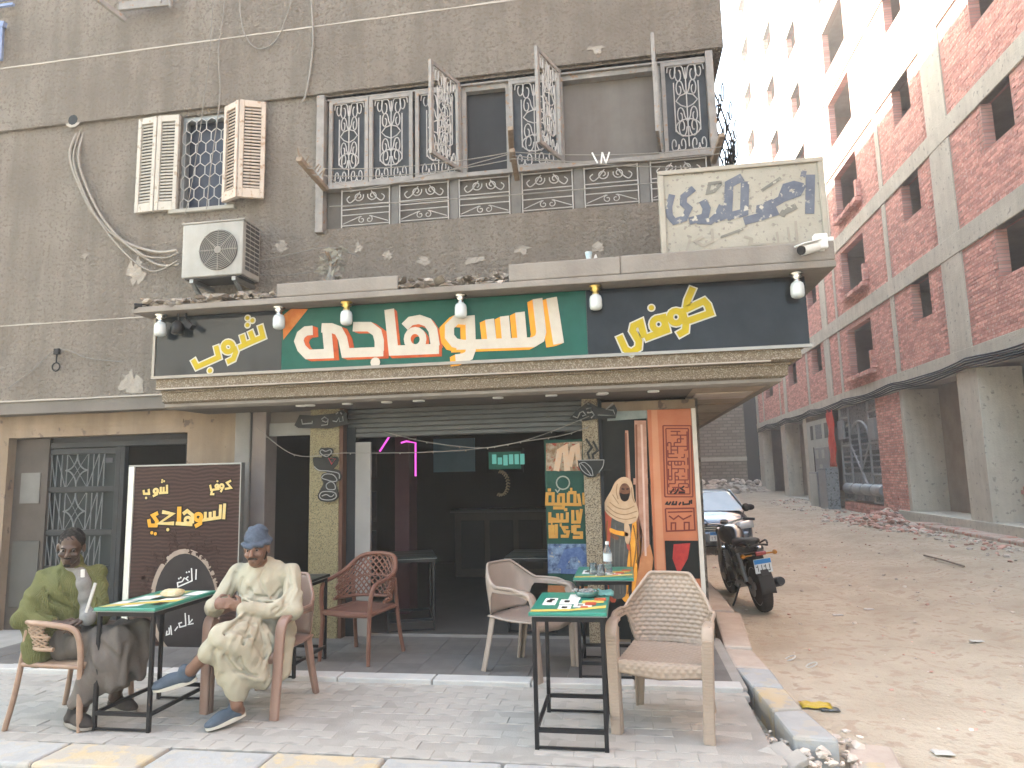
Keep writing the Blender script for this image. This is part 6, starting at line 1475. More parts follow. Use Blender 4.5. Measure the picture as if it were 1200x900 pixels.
for i in range(15):
    t = i/14*math.pi*2; rows.append([Vector((-3.14+.065*(abs(math.cos(t))**.5*math.copysign(1, math.cos(t)))*(1-.25*abs(v-.5)), 4.44+.11*(v-.5), .785+.026*abs(math.sin(t))**.5*math.copysign(1, math.sin(t))*(1-.5*(2*abs(v-.5))**3)+.006*noise.noise(Vector((i, v*9, 0))))) for v in [k/8 for k in range(9)]])
b = MB().grid(rows); b.poly([r_[0] for r_ in rows]); b.poly([r_[-1] for r_ in rows]); b.build("wrapper", M("packet_yellow", (.62, .5, .25), .5, col2=(.78, .72, .52), scale=22, bump=.3), pk)
# litter
def crumple(label, px, py, z, s, mat, name, n=8, seed=0):
    q = at(px, py, 2, z); rg = random.Random(seed); zz = road_z(q.x, q.y)+.012; rows = []
    for i in range(n): rows.append([Vector((q.x+s*(i/(n-1)-.5)*1.6, q.y+s*(j/(n-1)-.5), zz+s*.2*abs(noise.noise(Vector((i*.7+seed, j*.7, 2)))))) for j in range(n)])
    o = MB().grid(rows).build(name, mat); so_ = o.modifiers.new("solid", 'SOLIDIFY'); so_.thickness = .004
    return tag(o, label, "litter", None)
crumple("yellow and red crisp packet lying flat on the dirt beside the painted kerb", 956, 829, -.15, .13, M("foil_yellow", (.75, .5, .04), .35, col2=(.8, .62, .1), scale=14, speck=(.5, .06, .03), speckscale=18, speckamt=.25), "crisp_packet", seed=3)
crumple("dark scrap of packaging next to the yellow crisp packet", 972, 833, -.15, .08, M("foil_dark", (.05, .05, .05), .35, col2=(.2, .22, .22), scale=30), "foil_scrap", seed=5)
for k, (px, py, lab) in enumerate(((982, 722, "thin white strip of litter in the middle of the dirt road"), (1018, 712, "small white paper scrap farther along the dirt road"), (1105, 884, "flat pale grey scrap on the dirt nearest the camera"), (1145, 756, "white plastic scrap out in the open middle of the dirt road"))):
    crumple(lab, px, py, -.15, .07, flat("paper_dirty_%d" % k, (.62, .6, .56), .8), "paper_scrap", seed=10+k)
q0, q1 = at(1083, 652, 2, -.13), at(1130, 665, 2, -.13); tag(MB().tube([q0+Vector((0, 0, .02)), (q0+q1)/2+Vector((0, 0, .03)), q1+Vector((0, 0, .02))], .015, 6).build("fallen_stick", m_wood_o), "thin dark stick lying across the dirt road near the rubble", "stick")
for k, (px, py, lab) in enumerate(((951, 780, "nearer of two clear plastic rings in the dirt"), (926, 772, "farther clear plastic ring, closer to the kerb"))):
    q = at(px, py, 2, -.14); tag(MB().tube([q+Vector((.045*math.cos(t), .045*math.sin(t), .005+.02*math.cos(t))) for t in [i*math.pi/8 for i in range(16)]], .006, 5, closed=True).build("plastic_ring", flat("ring_pale_%d" % k, (.6, .6, .56), .3)), lab, "litter")
# ================================================================ CAR
CY, CX = 16.1, 2.0; CZ = road_z(CX, CY+1.5)-.01
car = thing("parked_car", "dark blue-grey saloon car parked nose to the street behind the motorcycle", "car", (CX, CY, CZ))
m_cpaint = M("car_paint_blue_grey", (.06, .085, .12), .22, col2=(.075, .1, .14), scale=2, metal=.5, spec=.6, coat=.6); m_cglass = M("car_glass", (.25, .3, .32), .05, spec=.8, coat=.5, col2=(.3, .35, .36)); m_ctrim = flat("car_trim_black", (.02, .02, .022), .5); m_rub_t = M("tyre_rubber", (.022, .021, .02), .85, bump=.2, bscale=60)
def cp(x, y, z): return (CX+x, CY+y, CZ+z)
# body: half-width and heights along the length (y from the nose)
st = [(0.0, .60, .30, .56), (.05, .70, .24, .68), (.18, .76, .2, .76), (.45, .80, .2, .82), (.9, .82, .2, .87), (1.2, .83, .2, .92), (2.0, .84, .2, .95), (3.0, .84, .2, .96), (3.5, .82, .2, .98), (3.9, .79, .22, .97), (4.1, .72, .3, .9)]
rows = []
for y, w, z0, z1 in st:
    sec = [(-w*.9, z0), (-w, z0+.1), (-w*1.01, z0+.32*(z1-z0)+.05), (-w*.985, z1-.12), (-w*.9, z1-.02), (-w*.5, z1+.02), (0, z1+.03), (w*.5, z1+.02), (w*.9, z1-.02), (w*.985, z1-.12), (w*1.01, z0+.32*(z1-z0)+.05), (w, z0+.1), (w*.9, z0)]
    rows.append([cp(x, y, z) for x, z in sec])
b = MB().grid(rows); b.poly(rows[0]); b.poly(rows[-1])
for i in range(len(rows)-1): b.poly([rows[i][0], rows[i][-1], rows[i+1][-1], rows[i+1][0]])
b.build("body", m_cpaint, car, subsurf=1)
cab = [(1.05, .70, .93, .93), (1.75, .56, .94, 1.36), (2.1, .55, .95, 1.41), (2.9, .54, .96, 1.39), (3.55, .66, .97, .99)]
rows = [[cp(-.76, y, z0), cp(-w, y, z1-.03), cp(-w*.8, y, z1), cp(w*.8, y, z1), cp(w, y, z1-.03), cp(.76, y, z0)] for y, w, z0, z1 in cab]
b = MB().grid(rows[1:4]); b.build("roof", m_cpaint, car, bevel=.01)
gw = MB(); a, c = rows[0], rows[1]
gw.poly([a[0], c[1], c[2], c[3], c[4], a[5]]); gw.build("windscreen", m_cglass, car)
gw = MB(); a, c = rows[4], rows[3]; gw.poly([a[0], c[1], c[2], c[3], c[4], a[5]]); gw.build("rear_window", m_cglass, car)
for s in (-1, 1):
    b = MB(); b.tube([cp(s*.765, 1.03, .93), cp(s*.565, 1.75, 1.34), cp(s*.55, 2.1, 1.385), cp(s*.545, 2.9, 1.365), cp(s*.68, 3.55, .97)], .03, 6); b.build("pillar", m_cpaint, car)
    b = MB(); k = 1 if s < 0 else 4; j = 0 if s < 0 else 5
    b.poly([rows[1][k], rows[2][k], rows[3][k], rows[4][k], rows[4][j], rows[1][j], rows[0][j]]); b.build("side_window", m_cglass, car)
    b = MB(); q = Vector(cp(s*.9, 1.2, 1.0)); b.ico(q, .1, 2, sc=(1.1, .5, .75), smooth=True); b.bar(q, q+Vector((-s*.12, 0, -.05)), .03, .03); b.build("wing_mirror", m_ctrim, car)
    hl = MB(); rr_ = []
    for i in range(5):
        t = i/4; rr_.append([cp(s*(.4+.37*t), .0+.02+.13*t*t, .58+.02*t), cp(s*(.4+.37*t), -.0+.045+.16*t*t, .66+.05*t), cp(s*(.4+.37*t), .08+.2*t*t, .70+.06*t)])
    hl.grid(rr_); o = hl.build("headlight", M("headlight_glass", (.5, .53, .55), .08, spec=.8, coat=.6), car); so_ = o.modifiers.new("solid", 'SOLIDIFY'); so_.thickness = .03; so_.offset = 1
    for y in (.78, 3.3):
        w = MB(); w.lathe(cp(s*.72, y, .295), [(.2, -.09), (.285, -.09), (.297, -.06), (.297, .06), (.285, .09), (.2, .09)], 24, axis=(1, 0, 0)); o = w.build("wheel", m_rub_t, car); MB().lathe(cp(s*.72, y, .295), [(.19, -.085), (.19, .085)], 20, axis=(1, 0, 0)).build("rim", m_steel, o)
    MB().lathe(cp(s*.58, .03, .32), [(.055, 0), (.06, -.03)], 14, axis=(0, 1, 0)).build("fog_light", m_cglass, car)
gr = MB(); gr.box(CX-.42, CX+.42, CY-.035, CY+.06, CZ+.56, CZ+.66); o = gr.build("grille", m_ctrim, car, bevel=.01)
b = MB()
for k in range(2): b.box(CX-.41, CX+.41, CY-.045, CY-.036, CZ+.58+k*.04, CZ+.592+k*.04)
b.build("grille_bar", m_chrome, o)
MB().poly([(CX-.05, CY-.06, CZ+.62), (CX, CY-.06, CZ+.70), (CX+.05, CY-.06, CZ+.62), (CX, CY-.06, CZ+.54)], (0, .015, 0)).build("emblem", m_chrome, car)
bp_ = MB().box(CX-.66, CX+.66, CY-.06, CY+.08, CZ+.2, CZ+.54); bp_.build("bumper", m_cpaint, car, bevel=.05, seg=3)
MB().box(CX-.5, CX+.5, CY-.068, CY-.055, CZ+.24, CZ+.31).build("air_intake", m_ctrim, car, bevel=.004)
m_plw = flat("plate_white", (.62, .65, .66), .45); m_plb = flat("plate_blue", (.03, .2, .5), .4); m_plk = flat("plate_black", (.02, .02, .02), .5)
def plate(c, w, h, parent, rx=None):
    """Egyptian style plate: blue band over white with dark characters; c centre facing -Y"""
    c = Vector(c); p = MB().box(c.x-w/2, c.x+w/2, c.y, c.y+.01, c.z-h/2, c.z+h/2).build("licence_plate", m_plw, parent)
    MB().box(c.x-w/2+.004, c.x+w/2-.004, c.y-.003, c.y-.001, c.z+h*.14, c.z+h/2-.004).build("plate_band", m_plb, p)
    b = MB(); rg = random.Random(int(w*1000))
    for k in range(6):
        x = c.x-w*.4+k*w*.16; b.box(x, x+w*.025, c.y-.004, c.y-.001, c.z-h*.4, c.z+h*(-.02+.06*(k % 2)))
        if k in (1, 4): b.box(x-w*.05, x-.002, c.y-.004, c.y-.001, c.z-h*.1, c.z-h*.03)
        if k in (2,): b.box(x+w*.027, x+w*.07, c.y-.004, c.y-.001, c.z-h*.4, c.z-h*.33)
    for k in range(4): b.box(c.x-w*.3+k*w*.17, c.x-w*.2+k*w*.17, c.y-.006, c.y-.0035, c.z+h*.25, c.z+h*.32)
    b.build("plate_characters", m_plk, p); return p
plate((CX, CY-.075, CZ+.43), .42, .2, car)
# ================================================================ MOTORCYCLE  (local: x forward, y left, z up, rear wheel over the origin)
mo = thing("motorcycle", "black motorcycle leaning on its side stand at the mouth of the dirt lane", "motorcycle")
m_mpaint = M("bike_black_gloss", (.018, .018, .02), .18, spec=.6, coat=.5); m_mmat = flat("bike_black_satin", (.03, .03, .032), .5); m_malloy = M("bike_alloy", (.4, .4, .4), .35, metal=.9); m_seat = M("bike_seat_vinyl", (.025, .025, .026), .6, bump=.2)
def wheel(x, r, wid):
    prof = [(r-.075, -wid*.35), (r-.05, -wid*.48), (r-.015, -wid*.42), (r, -wid*.15), (r, wid*.15), (r-.015, wid*.42), (r-.05, wid*.48), (r-.075, wid*.35)]
    w = MB().lathe((x, 0, r), prof, 36, axis=(0, 1, 0)).build("wheel", m_rub_t, mo)
    # hollow look: alloy rim ring, spokes, hub, disc
    b = MB(); b.tube([(x+(r-.085)*math.cos(t), 0, r+(r-.085)*math.sin(t)) for t in [2*math.pi*k/32 for k in range(32)]], wid*.36, 8, closed=True)
    for k in range(5):
        t = 2*math.pi*k/5+.3; b.bar((x+.03*math.cos(t), .0, r+.03*math.sin(t)), (x+(r-.09)*math.cos(t), 0, r+(r-.09)*math.sin(t)), .03, .025, (0, 1, 0))
    b.lathe((x, -.06, r), [(.045, 0), (.045, .12)], 14, axis=(0, 1, 0)); b.build("rim", m_malloy, w)
    b = MB(); b.lathe((x, wid*.5+.02, r), [(.06, 0), (.12, 0), (.12, .006), (.06, .006)], 24, axis=(0, 1, 0)); b.build("brake_disc", m_steel, w)
    tr_ = MB()
    for k in range(40):
        t = 2*math.pi*k/40
        for s in (-1, 1): tr_.bar((x+(r+.001)*math.cos(t), s*.006, r+(r+.001)*math.sin(t)), (x+(r-.014)*math.cos(t+.05), s*wid*.42, r+(r-.014)*math.sin(t+.05)), .006, .006, (0, 1, 0))
    tr_.build("tread", m_rub_t, w)
    return w
class Tor: pass
def annulus_wheel(x, r, wid):
    w = wheel(x, r, wid); return w
annulus_wheel(0, .305, .13); annulus_wheel(1.3, .305, .1)
def mtube(name, paths, r, mat, n=8):
    b = MB()
    for p in paths: b.tube(spline(p, 5), r, n)
    return b.build(name, mat, mo)
mtube("swingarm", [[(0, .09, .305), (.2, .1, .33), (.45, .08, .36)], [(0, -.09, .305), (.2, -.1, .33), (.45, -.08, .36)]], .022, m_mmat)
mtube("frame", [[(.45, .1, .36), (.5, .12, .6), (.75, .1, .78), (1.02, .02, .86)], [(.45, -.1, .36), (.5, -.12, .6), (.75, -.1, .78), (1.02, -.02, .86)], [(1.0, .03, .84), (.9, .08, .45), (.6, .1, .26), (.45, .1, .36)], [(1.0, -.03, .84), (.9, -.08, .45), (.6, -.1, .26), (.45, -.1, .36)], [(.5, .11, .6), (.2, .1, .72), (-.1, .08, .78)], [(.5, -.11, .6), (.2, -.1, .72), (-.1, -.08, .78)]], .016, m_mmat)
mtube("shock_absorber", [[(.06, .12, .36), (.2, .12, .68)], [(.06, -.12, .36), (.2, -.12, .68)]], .026, m_malloy)
mtube("fork", [[(1.3, .09, .305), (1.1, .09, .78), (1.05, .08, .92)], [(1.3, -.09, .305), (1.1, -.09, .78), (1.05, -.08, .92)]], .024, m_malloy)
eb = MB(); eb.obox((.66, 0, .36), (.19, 0, .02), (0, .13, 0), (0, 0, .12)); eb.obox((.78, 0, .52), (.09, 0, .05), (0, .09, 0), (-.06, 0, .1)); 
for k in range(6): eb.obox((.76+.008*k, 0, .46+.03*k), (.12, 0, .03), (0, .12, 0), (0, 0, .006))
eb.build("engine", m_malloy, mo, bevel=.015); MB().lathe((.62, .13, .36), [(.11, 0), (.11, .03), (.07, .05)], 20, axis=(0, 1, 0)).lathe((.62, -.13, .36), [(.11, 0), (.11, -.03), (.07, -.05)], 20, axis=(0, 1, 0)).build("crankcase_cover", m_mmat, mo)
def loft(name, secs, mat, n=16, pw=2.6, parent=mo):
    rows = []
    for x, zc, hw_, hh in secs:
        row = []
        for k in range(n):
            t = 2*math.pi*k/n; c, s = math.cos(t), math.sin(t); row.append((x, hw_*math.copysign(abs(c)**(2/pw), c), zc+hh*math.copysign(abs(s)**(2/pw), s)))
        rows.append(row)
    b = MB().grid(rows, closed_u=True); b.poly(rows[0]); b.poly(rows[-1]); return b.build(name, mat, parent, subsurf=1)
loft("fuel_tank", [(.52, .78, .06, .03), (.56, .8, .11, .08), (.7, .84, .15, .13), (.88, .85, .16, .13), (1.0, .84, .11, .1), (1.05, .84, .05, .05)], m_mpaint)
loft("seat", [(-.12, .83, .05, .02), (-.05, .835, .12, .045), (.15, .81, .14, .05), (.32, .79, .13, .045), (.5, .78, .1, .045), (.6, .8, .05, .03)], m_seat)
loft("tail_fairing", [(-.3, .76, .03, .02), (-.25, .76, .08, .05), (-.05, .745, .12, .07), (.2, .71, .13, .085), (.4, .68, .12, .06), (.5, .66, .06, .03)], m_mpaint)
loft("side_panel", [(.25, .58, .05, .05), (.32, .58, .13, .1), (.5, .58, .13, .12), (.58, .58, .06, .06)], m_mpaint)
rows = []
for i in range(13):
    t = rad(20+i*9.2); rows.append([(-(.345)*math.sin(t)*-1*0+.345*math.cos(t+rad(55)), (j/6*2-1)*.085, .305+.345*math.sin(t+rad(55))-.012*(abs(j/6*2-1))**2) for j in range(7)])
o = MB().grid(rows).build("rear_fender", m_mmat, mo); so_ = o.modifiers.new("solid", 'SOLIDIFY'); so_.thickness = .006
rows = []
for i in range(13):
    t = rad(35+i*9); rows.append([(1.3+.335*math.cos(t), (j/6*2-1)*.07, .305+.335*math.sin(t)-.012*(abs(j/6*2-1))**2) for j in range(7)])
o = MB().grid(rows).build("front_fender", m_mpaint, mo); so_ = o.modifiers.new("solid", 'SOLIDIFY'); so_.thickness = .006
MB().bar((-.2, 0, .73), (-.34, 0, .48), .09, .012, (1, 0, 0)).build("plate_holder", m_mmat, mo)
# plate faces backwards (-x)
pl_ = MB().box(-.315, -.305, -.1, .1, .5, .66).build("licence_plate", m_plw, mo); MB().box(-.319, -.316, -.096, .096, .605, .655).build("plate_band", m_plb, pl_)
b = MB()
for k in range(4):
    y = -.075+k*.045; b.box(-.319, -.316, y, y+.008, .52, .595); b.box(-.319, -.316, y+.009, y+.026, .52+.05*(k % 2), .53+.05*(k % 2))
b.build("plate_characters", m_plk, pl_)
MB().box(-.33, -.27, -.06, .06, .7, .745).build("tail_light", M("tail_light_red", (.25, .02, .02), .2, spec=.6), mo, bevel=.01)
for s in (-1, 1):
    MB().tube([(-.22, s*.08, .7), (-.24, s*.17, .7)], .01, 6).lathe((-.26, s*.19, .7), [(.02, 0), (.03, .03), (.02, .055)], 10, axis=(1, 0, 0)).build("indicator", M("indicator_amber", (.4, .16, .02), .3), mo)
MB().tube(spline([(-.28, .11, .8), (-.3, 0, .82), (-.28, -.11, .8)], 4), .012, 6).tube(spline([(.1, .14, .78), (-.15, .135, .84), (-.28, .11, .82)], 4), .012, 6).tube(spline([(.1, -.14, .78), (-.15, -.135, .84), (-.28, -.11, .82)], 4), .012, 6).build("grab_rail", m_mmat, mo)
ex = MB(); ex.tube(spline([(.82, -.05, .42), (.9, -.1, .28), (.7, -.14, .2), (.35, -.15, .24)], 5), .022, 8); ex.build("exhaust_pipe", m_malloy, mo); MB().tube([(.38, -.15, .235), (.1, -.17, .29), (-.22, -.185, .36), (-.26, -.186, .37)], [.035, .055, .055, .045], 14).build("silencer", m_mmat, mo)
hb = MB(); hb.tube(spline([(1.0, 0, .95), (1.0, .12, .98), (.95, .28, 1.0), (.88, .36, .98)], 5), .012, 7); hb.tube(spline([(1.0, 0, .95), (1.0, -.12, .98), (.95, -.28, 1.0), (.88, -.36, .98)], 5), .012, 7); hb.build("handlebar", m_malloy, mo)
for s in (-1, 1):
    MB().tube([(.96, s*.25, 1.0), (.87, s*.37, .98)], .019, 8).build("grip", m_mmat, mo); MB().tube([(1.0, s*.24, 1.0), (.92, s*.37, .99)], .006, 5).build("lever", m_malloy, mo)
    MB().tube([(.97, s*.22, 1.0), (.98, s*.3, 1.12)], .006, 5).lathe((.97, s*.32, 1.14), [(.02, 0), (.055, .008), (.055, .018), (.02, .026)], 14, axis=(1, 0, 0)).build("mirror", m_mmat, mo)
MB().lathe((1.06, 0, .86), [(.05, 0), (.09, .03), (.1, .1), (.09, .11)], 18, axis=(1, 0, 0)).build("headlight", m_chrome, mo); MB().lathe((1.02, 0, .98), [(.05, 0), (.05, .03)], 14, axis=(-.3, 0, 1)).build("speedometer", m_mmat, mo)
for s in (-1, 1): MB().tube([(.5, s*.1, .32), (.5, s*.24, .3)], .014, 7).build("foot_peg", m_mmat, mo)
MB().tube([(.45, .1, .27), (.38, .22, .1), (.34, .27, .05)], .012, 6).build("side_stand", m_mmat, mo)
bx_, by_ = 1.56, 8.78; ang = math.atan2(1.26, -.17)
mo.rotation_euler = (rad(-8), 0, ang); mo.location = (bx_, by_, road_z(bx_, by_)+.0)
# ================================================================ PEOPLE  (distance fields turned into one continuous surface)
class Field:
    def __init__(s, lo, hi, h):
        s.h = h; s.lo = np.array(lo, np.float32); n = np.ceil((np.array(hi)-np.array(lo))/h).astype(int)+1; s.n = n
        s.ax = [s.lo[i]+h*np.arange(n[i], dtype=np.float32) for i in range(3)]; s.d = np.full(n, 9.0, np.float32)
    def sub(s, lo, hi):
        sl = []
        for i in range(3):
            a = max(0, int((lo[i]-s.lo[i])/s.h)); b = min(s.n[i], int((hi[i]-s.lo[i])/s.h)+2); sl.append(slice(a, max(a+1, b)))
        sl = tuple(sl); g = np.meshgrid(*[s.ax[i][sl[i]] for i in range(3)], indexing='ij', sparse=True); return sl, g
    def merge(s, sl, v, k, neg=False):
        d = s.d[sl]
        if neg: v = -v; hh = np.clip(.5-.5*(d-v)/k, 0, 1); s.d[sl] = d*(1-hh)+v*hh+k*hh*(1-hh)
        else: hh = np.clip(.5+.5*(d-v)/k, 0, 1); s.d[sl] = d*(1-hh)+v*hh-k*hh*(1-hh)
    def cap(s, a, b, ra, rb=None, k=.02, neg=False):
        rb = ra if rb is None else rb; a = np.array(a, float); b = np.array(b, float); m = max(ra, rb)+k+4*s.h
        sl, g = s.sub(np.minimum(a, b)-m, np.maximum(a, b)+m); ab = b-a; L2 = float(ab@ab)+1e-9
        p = [g[i]-a[i] for i in range(3)]; t = np.clip((p[0]*ab[0]+p[1]*ab[1]+p[2]*ab[2])/L2, 0, 1)
        v = np.sqrt(sum((p[i]-t*ab[i])**2 for i in range(3)))-(ra+(rb-ra)*t); s.merge(sl, v, k, neg); return s
    def chain(s, pts, rs, k=.02):
        for i in range(len(pts)-1): s.cap(pts[i], pts[i+1], rs[i], rs[i+1], k)
        return s
    def ell(s, c, r, R=None, k=.02, neg=False):
        c = np.array(c, float); r = np.array(r, float); m = r.max()+k+4*s.h; sl, g = s.sub(c-m, c+m); p = [g[i]-c[i] for i in range(3)]
        if R is not None: p = [R[0][j]*p[0]+R[1][j]*p[1]+R[2][j]*p[2] for j in range(3)]
        q = np.sqrt(sum((p[i]/r[i])**2 for i in range(3)))+1e-6; q2 = np.sqrt(sum((p[i]/r[i]**2)**2 for i in range(3)))+1e-6
        s.merge(sl, q*(q-1)/q2, k, neg); return s
    def cut(s, c, n, k=.01):
        """keep the side the normal n points away from"""
        sl, g = s.sub(s.lo, s.lo+s.h*(s.n-1)); n = np.array(n, float)/np.linalg.norm(n); v = sum((g[i]-c[i])*n[i] for i in range(3)); s.d = np.maximum(s.d, v.astype(np.float32)); return s
    def ripple(s, amp, fn):
        g = np.meshgrid(*s.ax, indexing='ij', sparse=True); m = s.d < .08; f = fn(*g); s.d = np.where(m, s.d+amp*f, s.d).astype(np.float32); return s
    def hit(s, px, py, back=0.0):
        """first point of the surface on the camera ray through a photograph pixel"""
        d = (rt*((px-600)/F_PX) - up*((py-450)/F_PX) + fw).normalized(); t = 3.0
        while t < 7:
            p = CAM+d*t; i = [int(round((p[k]-s.lo[k])/s.h)) for k in range(3)]
            if all(0 <= i[k] < s.n[k] for k in range(3)) and s.d[i[0], i[1], i[2]] < 0: return np.array(p+d*back)
            t += .004
        return None
    def crease(s, pts, r=.009, k=.016, back=.0, off=(7, 5), ridge=.010):
        q = [s.hit(x, y) for x, y in pts]; q = [v for v in q if v is not None]; e = [s.hit(x+off[0], y+off[1], .004) for x, y in pts]; e = [v for v in e if v is not None]
        for a, b in zip(e, e[1:]):
            if np.linalg.norm(a-b) < .25: s.cap(a, b, ridge, ridge*.8, .026)
        for a, b in zip(q, q[1:]):
            if np.linalg.norm(a-b) < .25: s.cap(a, b, r, r*.7, k, True)
    def mesh(s):
        d = s.d; n = d.shape; ins = d < 0; c = np.zeros((n[0]-1, n[1]-1, n[2]-1), np.int8)
        for i in (0, 1):
            for j in (0, 1):
                for k in (0, 1): c += ins[i:n[0]-1+i, j:n[1]-1+j, k:n[2]-1+k]
        act = (c > 0) & (c < 8); idx = np.full(act.shape, -1, np.int64); cells = np.argwhere(act); idx[act] = np.arange(len(cells))
        acc = np.zeros((len(cells), 3)); cnt = np.zeros(len(cells)); cor = [(i, j, k) for i in (0, 1) for j in (0, 1) for k in (0, 1)]
        for a in cor:
            for ax_ in range(3):
                if a[ax_]: continue
                b = list(a); b[ax_] = 1
                da = d[cells[:, 0]+a[0], cells[:, 1]+a[1], cells[:, 2]+a[2]].astype(float); db = d[cells[:, 0]+b[0], cells[:, 1]+b[1], cells[:, 2]+b[2]].astype(float)
                x = (da < 0) != (db < 0); t = np.where(x, da/np.where(np.abs(da-db) < 1e-9, 1, da-db), 0); pos = np.array(a, float)[None, :].repeat(len(cells), 0); pos[:, ax_] += t
                acc[x] += pos[x]; cnt[x] += 1
        V = s.lo+s.h*(cells+acc/np.maximum(cnt, 1)[:, None]); Fs = []
        for ax_ in range(3):
            o1, o2 = (ax_+1) % 3, (ax_+2) % 3; sa = [slice(None)]*3; sb = [slice(None)]*3; sa[ax_] = slice(0, -1); sb[ax_] = slice(1, None)
            A, B = ins[tuple(sa)], ins[tuple(sb)]; E = np.argwhere(A != B)
            ok = (E[:, o1] > 0) & (E[:, o2] > 0) & (E[:, o1] < n[o1]-1) & (E[:, o2] < n[o2]-1); E = E[ok]; fl = A[E[:, 0], E[:, 1], E[:, 2]]
            q = []
            for d1, d2 in ((-1, -1), (0, -1), (0, 0), (-1, 0)): e = E.copy(); e[:, o1] += d1; e[:, o2] += d2; q.append(idx[e[:, 0], e[:, 1], e[:, 2]])
            Q = np.stack(q, 1); Q[~fl] = Q[~fl][:, ::-1]; Fs.append(Q)
        return V, np.concatenate(Fs)
    def build(s, name, mat, parent, smooth=1):
        V, Fc = s.mesh(); o0 = origin(parent); V = V-np.array(o0); me = bpy.data.meshes.new(name)
        me.vertices.add(len(V)); me.vertices.foreach_set("co", V.ravel()); nF = len(Fc); me.loops.add(nF*4); me.loops.foreach_set("vertex_index", Fc.ravel().astype(np.int32))
        me.polygons.add(nF); me.polygons.foreach_set("loop_start", np.arange(0, nF*4, 4, dtype=np.int32)); me.polygons.foreach_set("loop_total", np.full(nF, 4, np.int32)); me.polygons.foreach_set("use_smooth", np.ones(nF, bool))
        me.update(calc_edges=True); me.validate(); o = link_mesh(name, me, mat, parent)
        if smooth: b = o.modifiers.new("smooth", 'SMOOTH'); b.iterations = smooth; b.factor = .5
        return o
def rotm(yaw, pitch=0, roll=0): return np.array((Matrix.Rotation(yaw, 3, 'Z') @ Matrix.Rotation(pitch, 3, 'X') @ Matrix.Rotation(roll, 3, 'Y')))
def head(F, c, R, sc=1.0, jaw=1.0):
    """local: face towards -y; c = centre of the skull"""
    T = lambda x, y, z: c+R @ (np.array((x, y, z))*sc)
    e = lambda p, r, k=.02, neg=False: F.ell(T(*p), np.array(r)*sc, R, k, neg)
    e((0, .012, .03), (.073, .092, .088)); e((0, -.02, -.045), (.058*jaw, .066, .075), .03); e((0, -.06, -.095), (.028*jaw, .024, .022), .025)      # skull, face, chin
    e((0, -.078, .012), (.05, .016, .013), .015)                                                                                     # brow
    for s_ in (-1, 1):
        e((s_*.031, -.093, -.006), (.017, .013, .011), .012, True); e((s_*.041, -.07, -.035), (.019, .018, .016), .02); e((s_*.077, .012, -.012), (.011, .021, .033), .008)
    F.cap(T(0, -.088, .005), T(0, -.108, -.035), .0085*sc, .0125*sc, .01); e((.011, -.099, -.04), (.0085, .01, .008), .006); e((-.011, -.099, -.04), (.0085, .01, .008), .006)
    e((0, -.091, -.066), (.024, .01, .0065), .006); e((0, -.089, -.079), (.021, .011, .0075), .006); F.cap(T(-.02, -.102, -.0725), T(.02, -.102, -.0725), .0028*sc, None, .004, True)
    return T
def hand(F, wrist, d, palm_n, curl, side, sc=1.0, spread=.012):
    """d: direction of the palm, palm_n: out of the palm, side: direction of the thumb"""
    d = np.array(d, float); d /= np.linalg.norm(d); n = np.array(palm_n, float); n -= d*(n@d); n /= np.linalg.norm(n); sd = np.cross(d, n); sd = sd if sd@np.array(side) > 0 else -sd; w = np.array(wrist, float)
    F.cap(w, w+d*.03*sc, .024*sc, .026*sc, .015); F.ell(w+d*.052*sc, np.array((.04, .042, .016))*sc, np.stack([sd, d, n], 1), .012)
    for i, (off, L) in enumerate(((.03, .07), (.011, .078), (-.009, .073), (-.028, .058))):
        b = w+d*.085*sc+sd*off*sc; a1 = curl*(.9+.08*i); d1 = d*math.cos(a1)+n*math.sin(a1); a2 = curl*(2.0+.1*i); d2 = d*math.cos(a2)+n*math.sin(a2)
        p1 = b+d1*L*.55*sc; p2 = p1+d2*L*.5*sc; F.cap(b-d*.02*sc, p1, .0095*sc, .0085*sc, .006); F.cap(p1, p2, .0085*sc, .007*sc, .004)
    t0 = w+d*.03*sc+sd*.03*sc; t1 = t0+(d*.5+sd*.7+n*.25)*.042*sc; t2 = t1+(d*.85+n*.35)*.032*sc; F.cap(t0, t1, .0125*sc, .0105*sc, .01); F.cap(t1, t2, .0105*sc, .0085*sc, .005)
def shoe(F, heel, toe, upv=(0, 0, 1), ank=None):
    heel, toe, u = np.array(heel, float), np.array(toe, float), np.array(upv, float); d = toe-heel; L = np.linalg.norm(d); d /= L; u -= d*(u@d); u /= np.linalg.norm(u); s = np.cross(d, u); R = np.stack([s, d, u], 1)
    F.ell(heel+d*.045+u*.035, (.036, .05, .036), R, .02); F.ell(toe-d*.065+u*.024, (.047, .075, .028), R, .03); F.ell(heel+d*.13+u*.042, (.04, .075, .04), R, .03)
    F.cap(heel+d*.05+u*.04, heel+d*.055+u*.085, .038, .036, .02)
def sole(name, heel, toe, upv, mat, parent):
    heel, toe, u = Vector(heel), Vector(toe), Vector(upv); d = (toe-heel); L = d.length; d.normalize(); u = (u-d*u.dot(d)).normalized(); s = d.cross(u); pts = []
    for k in range(28):
        t = 2*math.pi*k/28; y = L/2-.002+(L/2+.006)*math.cos(t); w = .043+.008*math.sin((y/L-.3)*3); pts.append(heel+d*y+s*w*math.copysign(abs(math.sin(t))**.75, math.sin(t))-u*.006)
    return MB().poly(pts, u*.026).build(name, mat, parent, bevel=.004)
def folds(*comps):
    def f(x, y, z):
        v = 0
        for a, kx, ky, kz, ph in comps: v = v+a*np.sin(kx*x+ky*y+kz*z+ph+1.2*np.sin(.5*kz*z+.4*kx*y+ph))
        return v
    return f
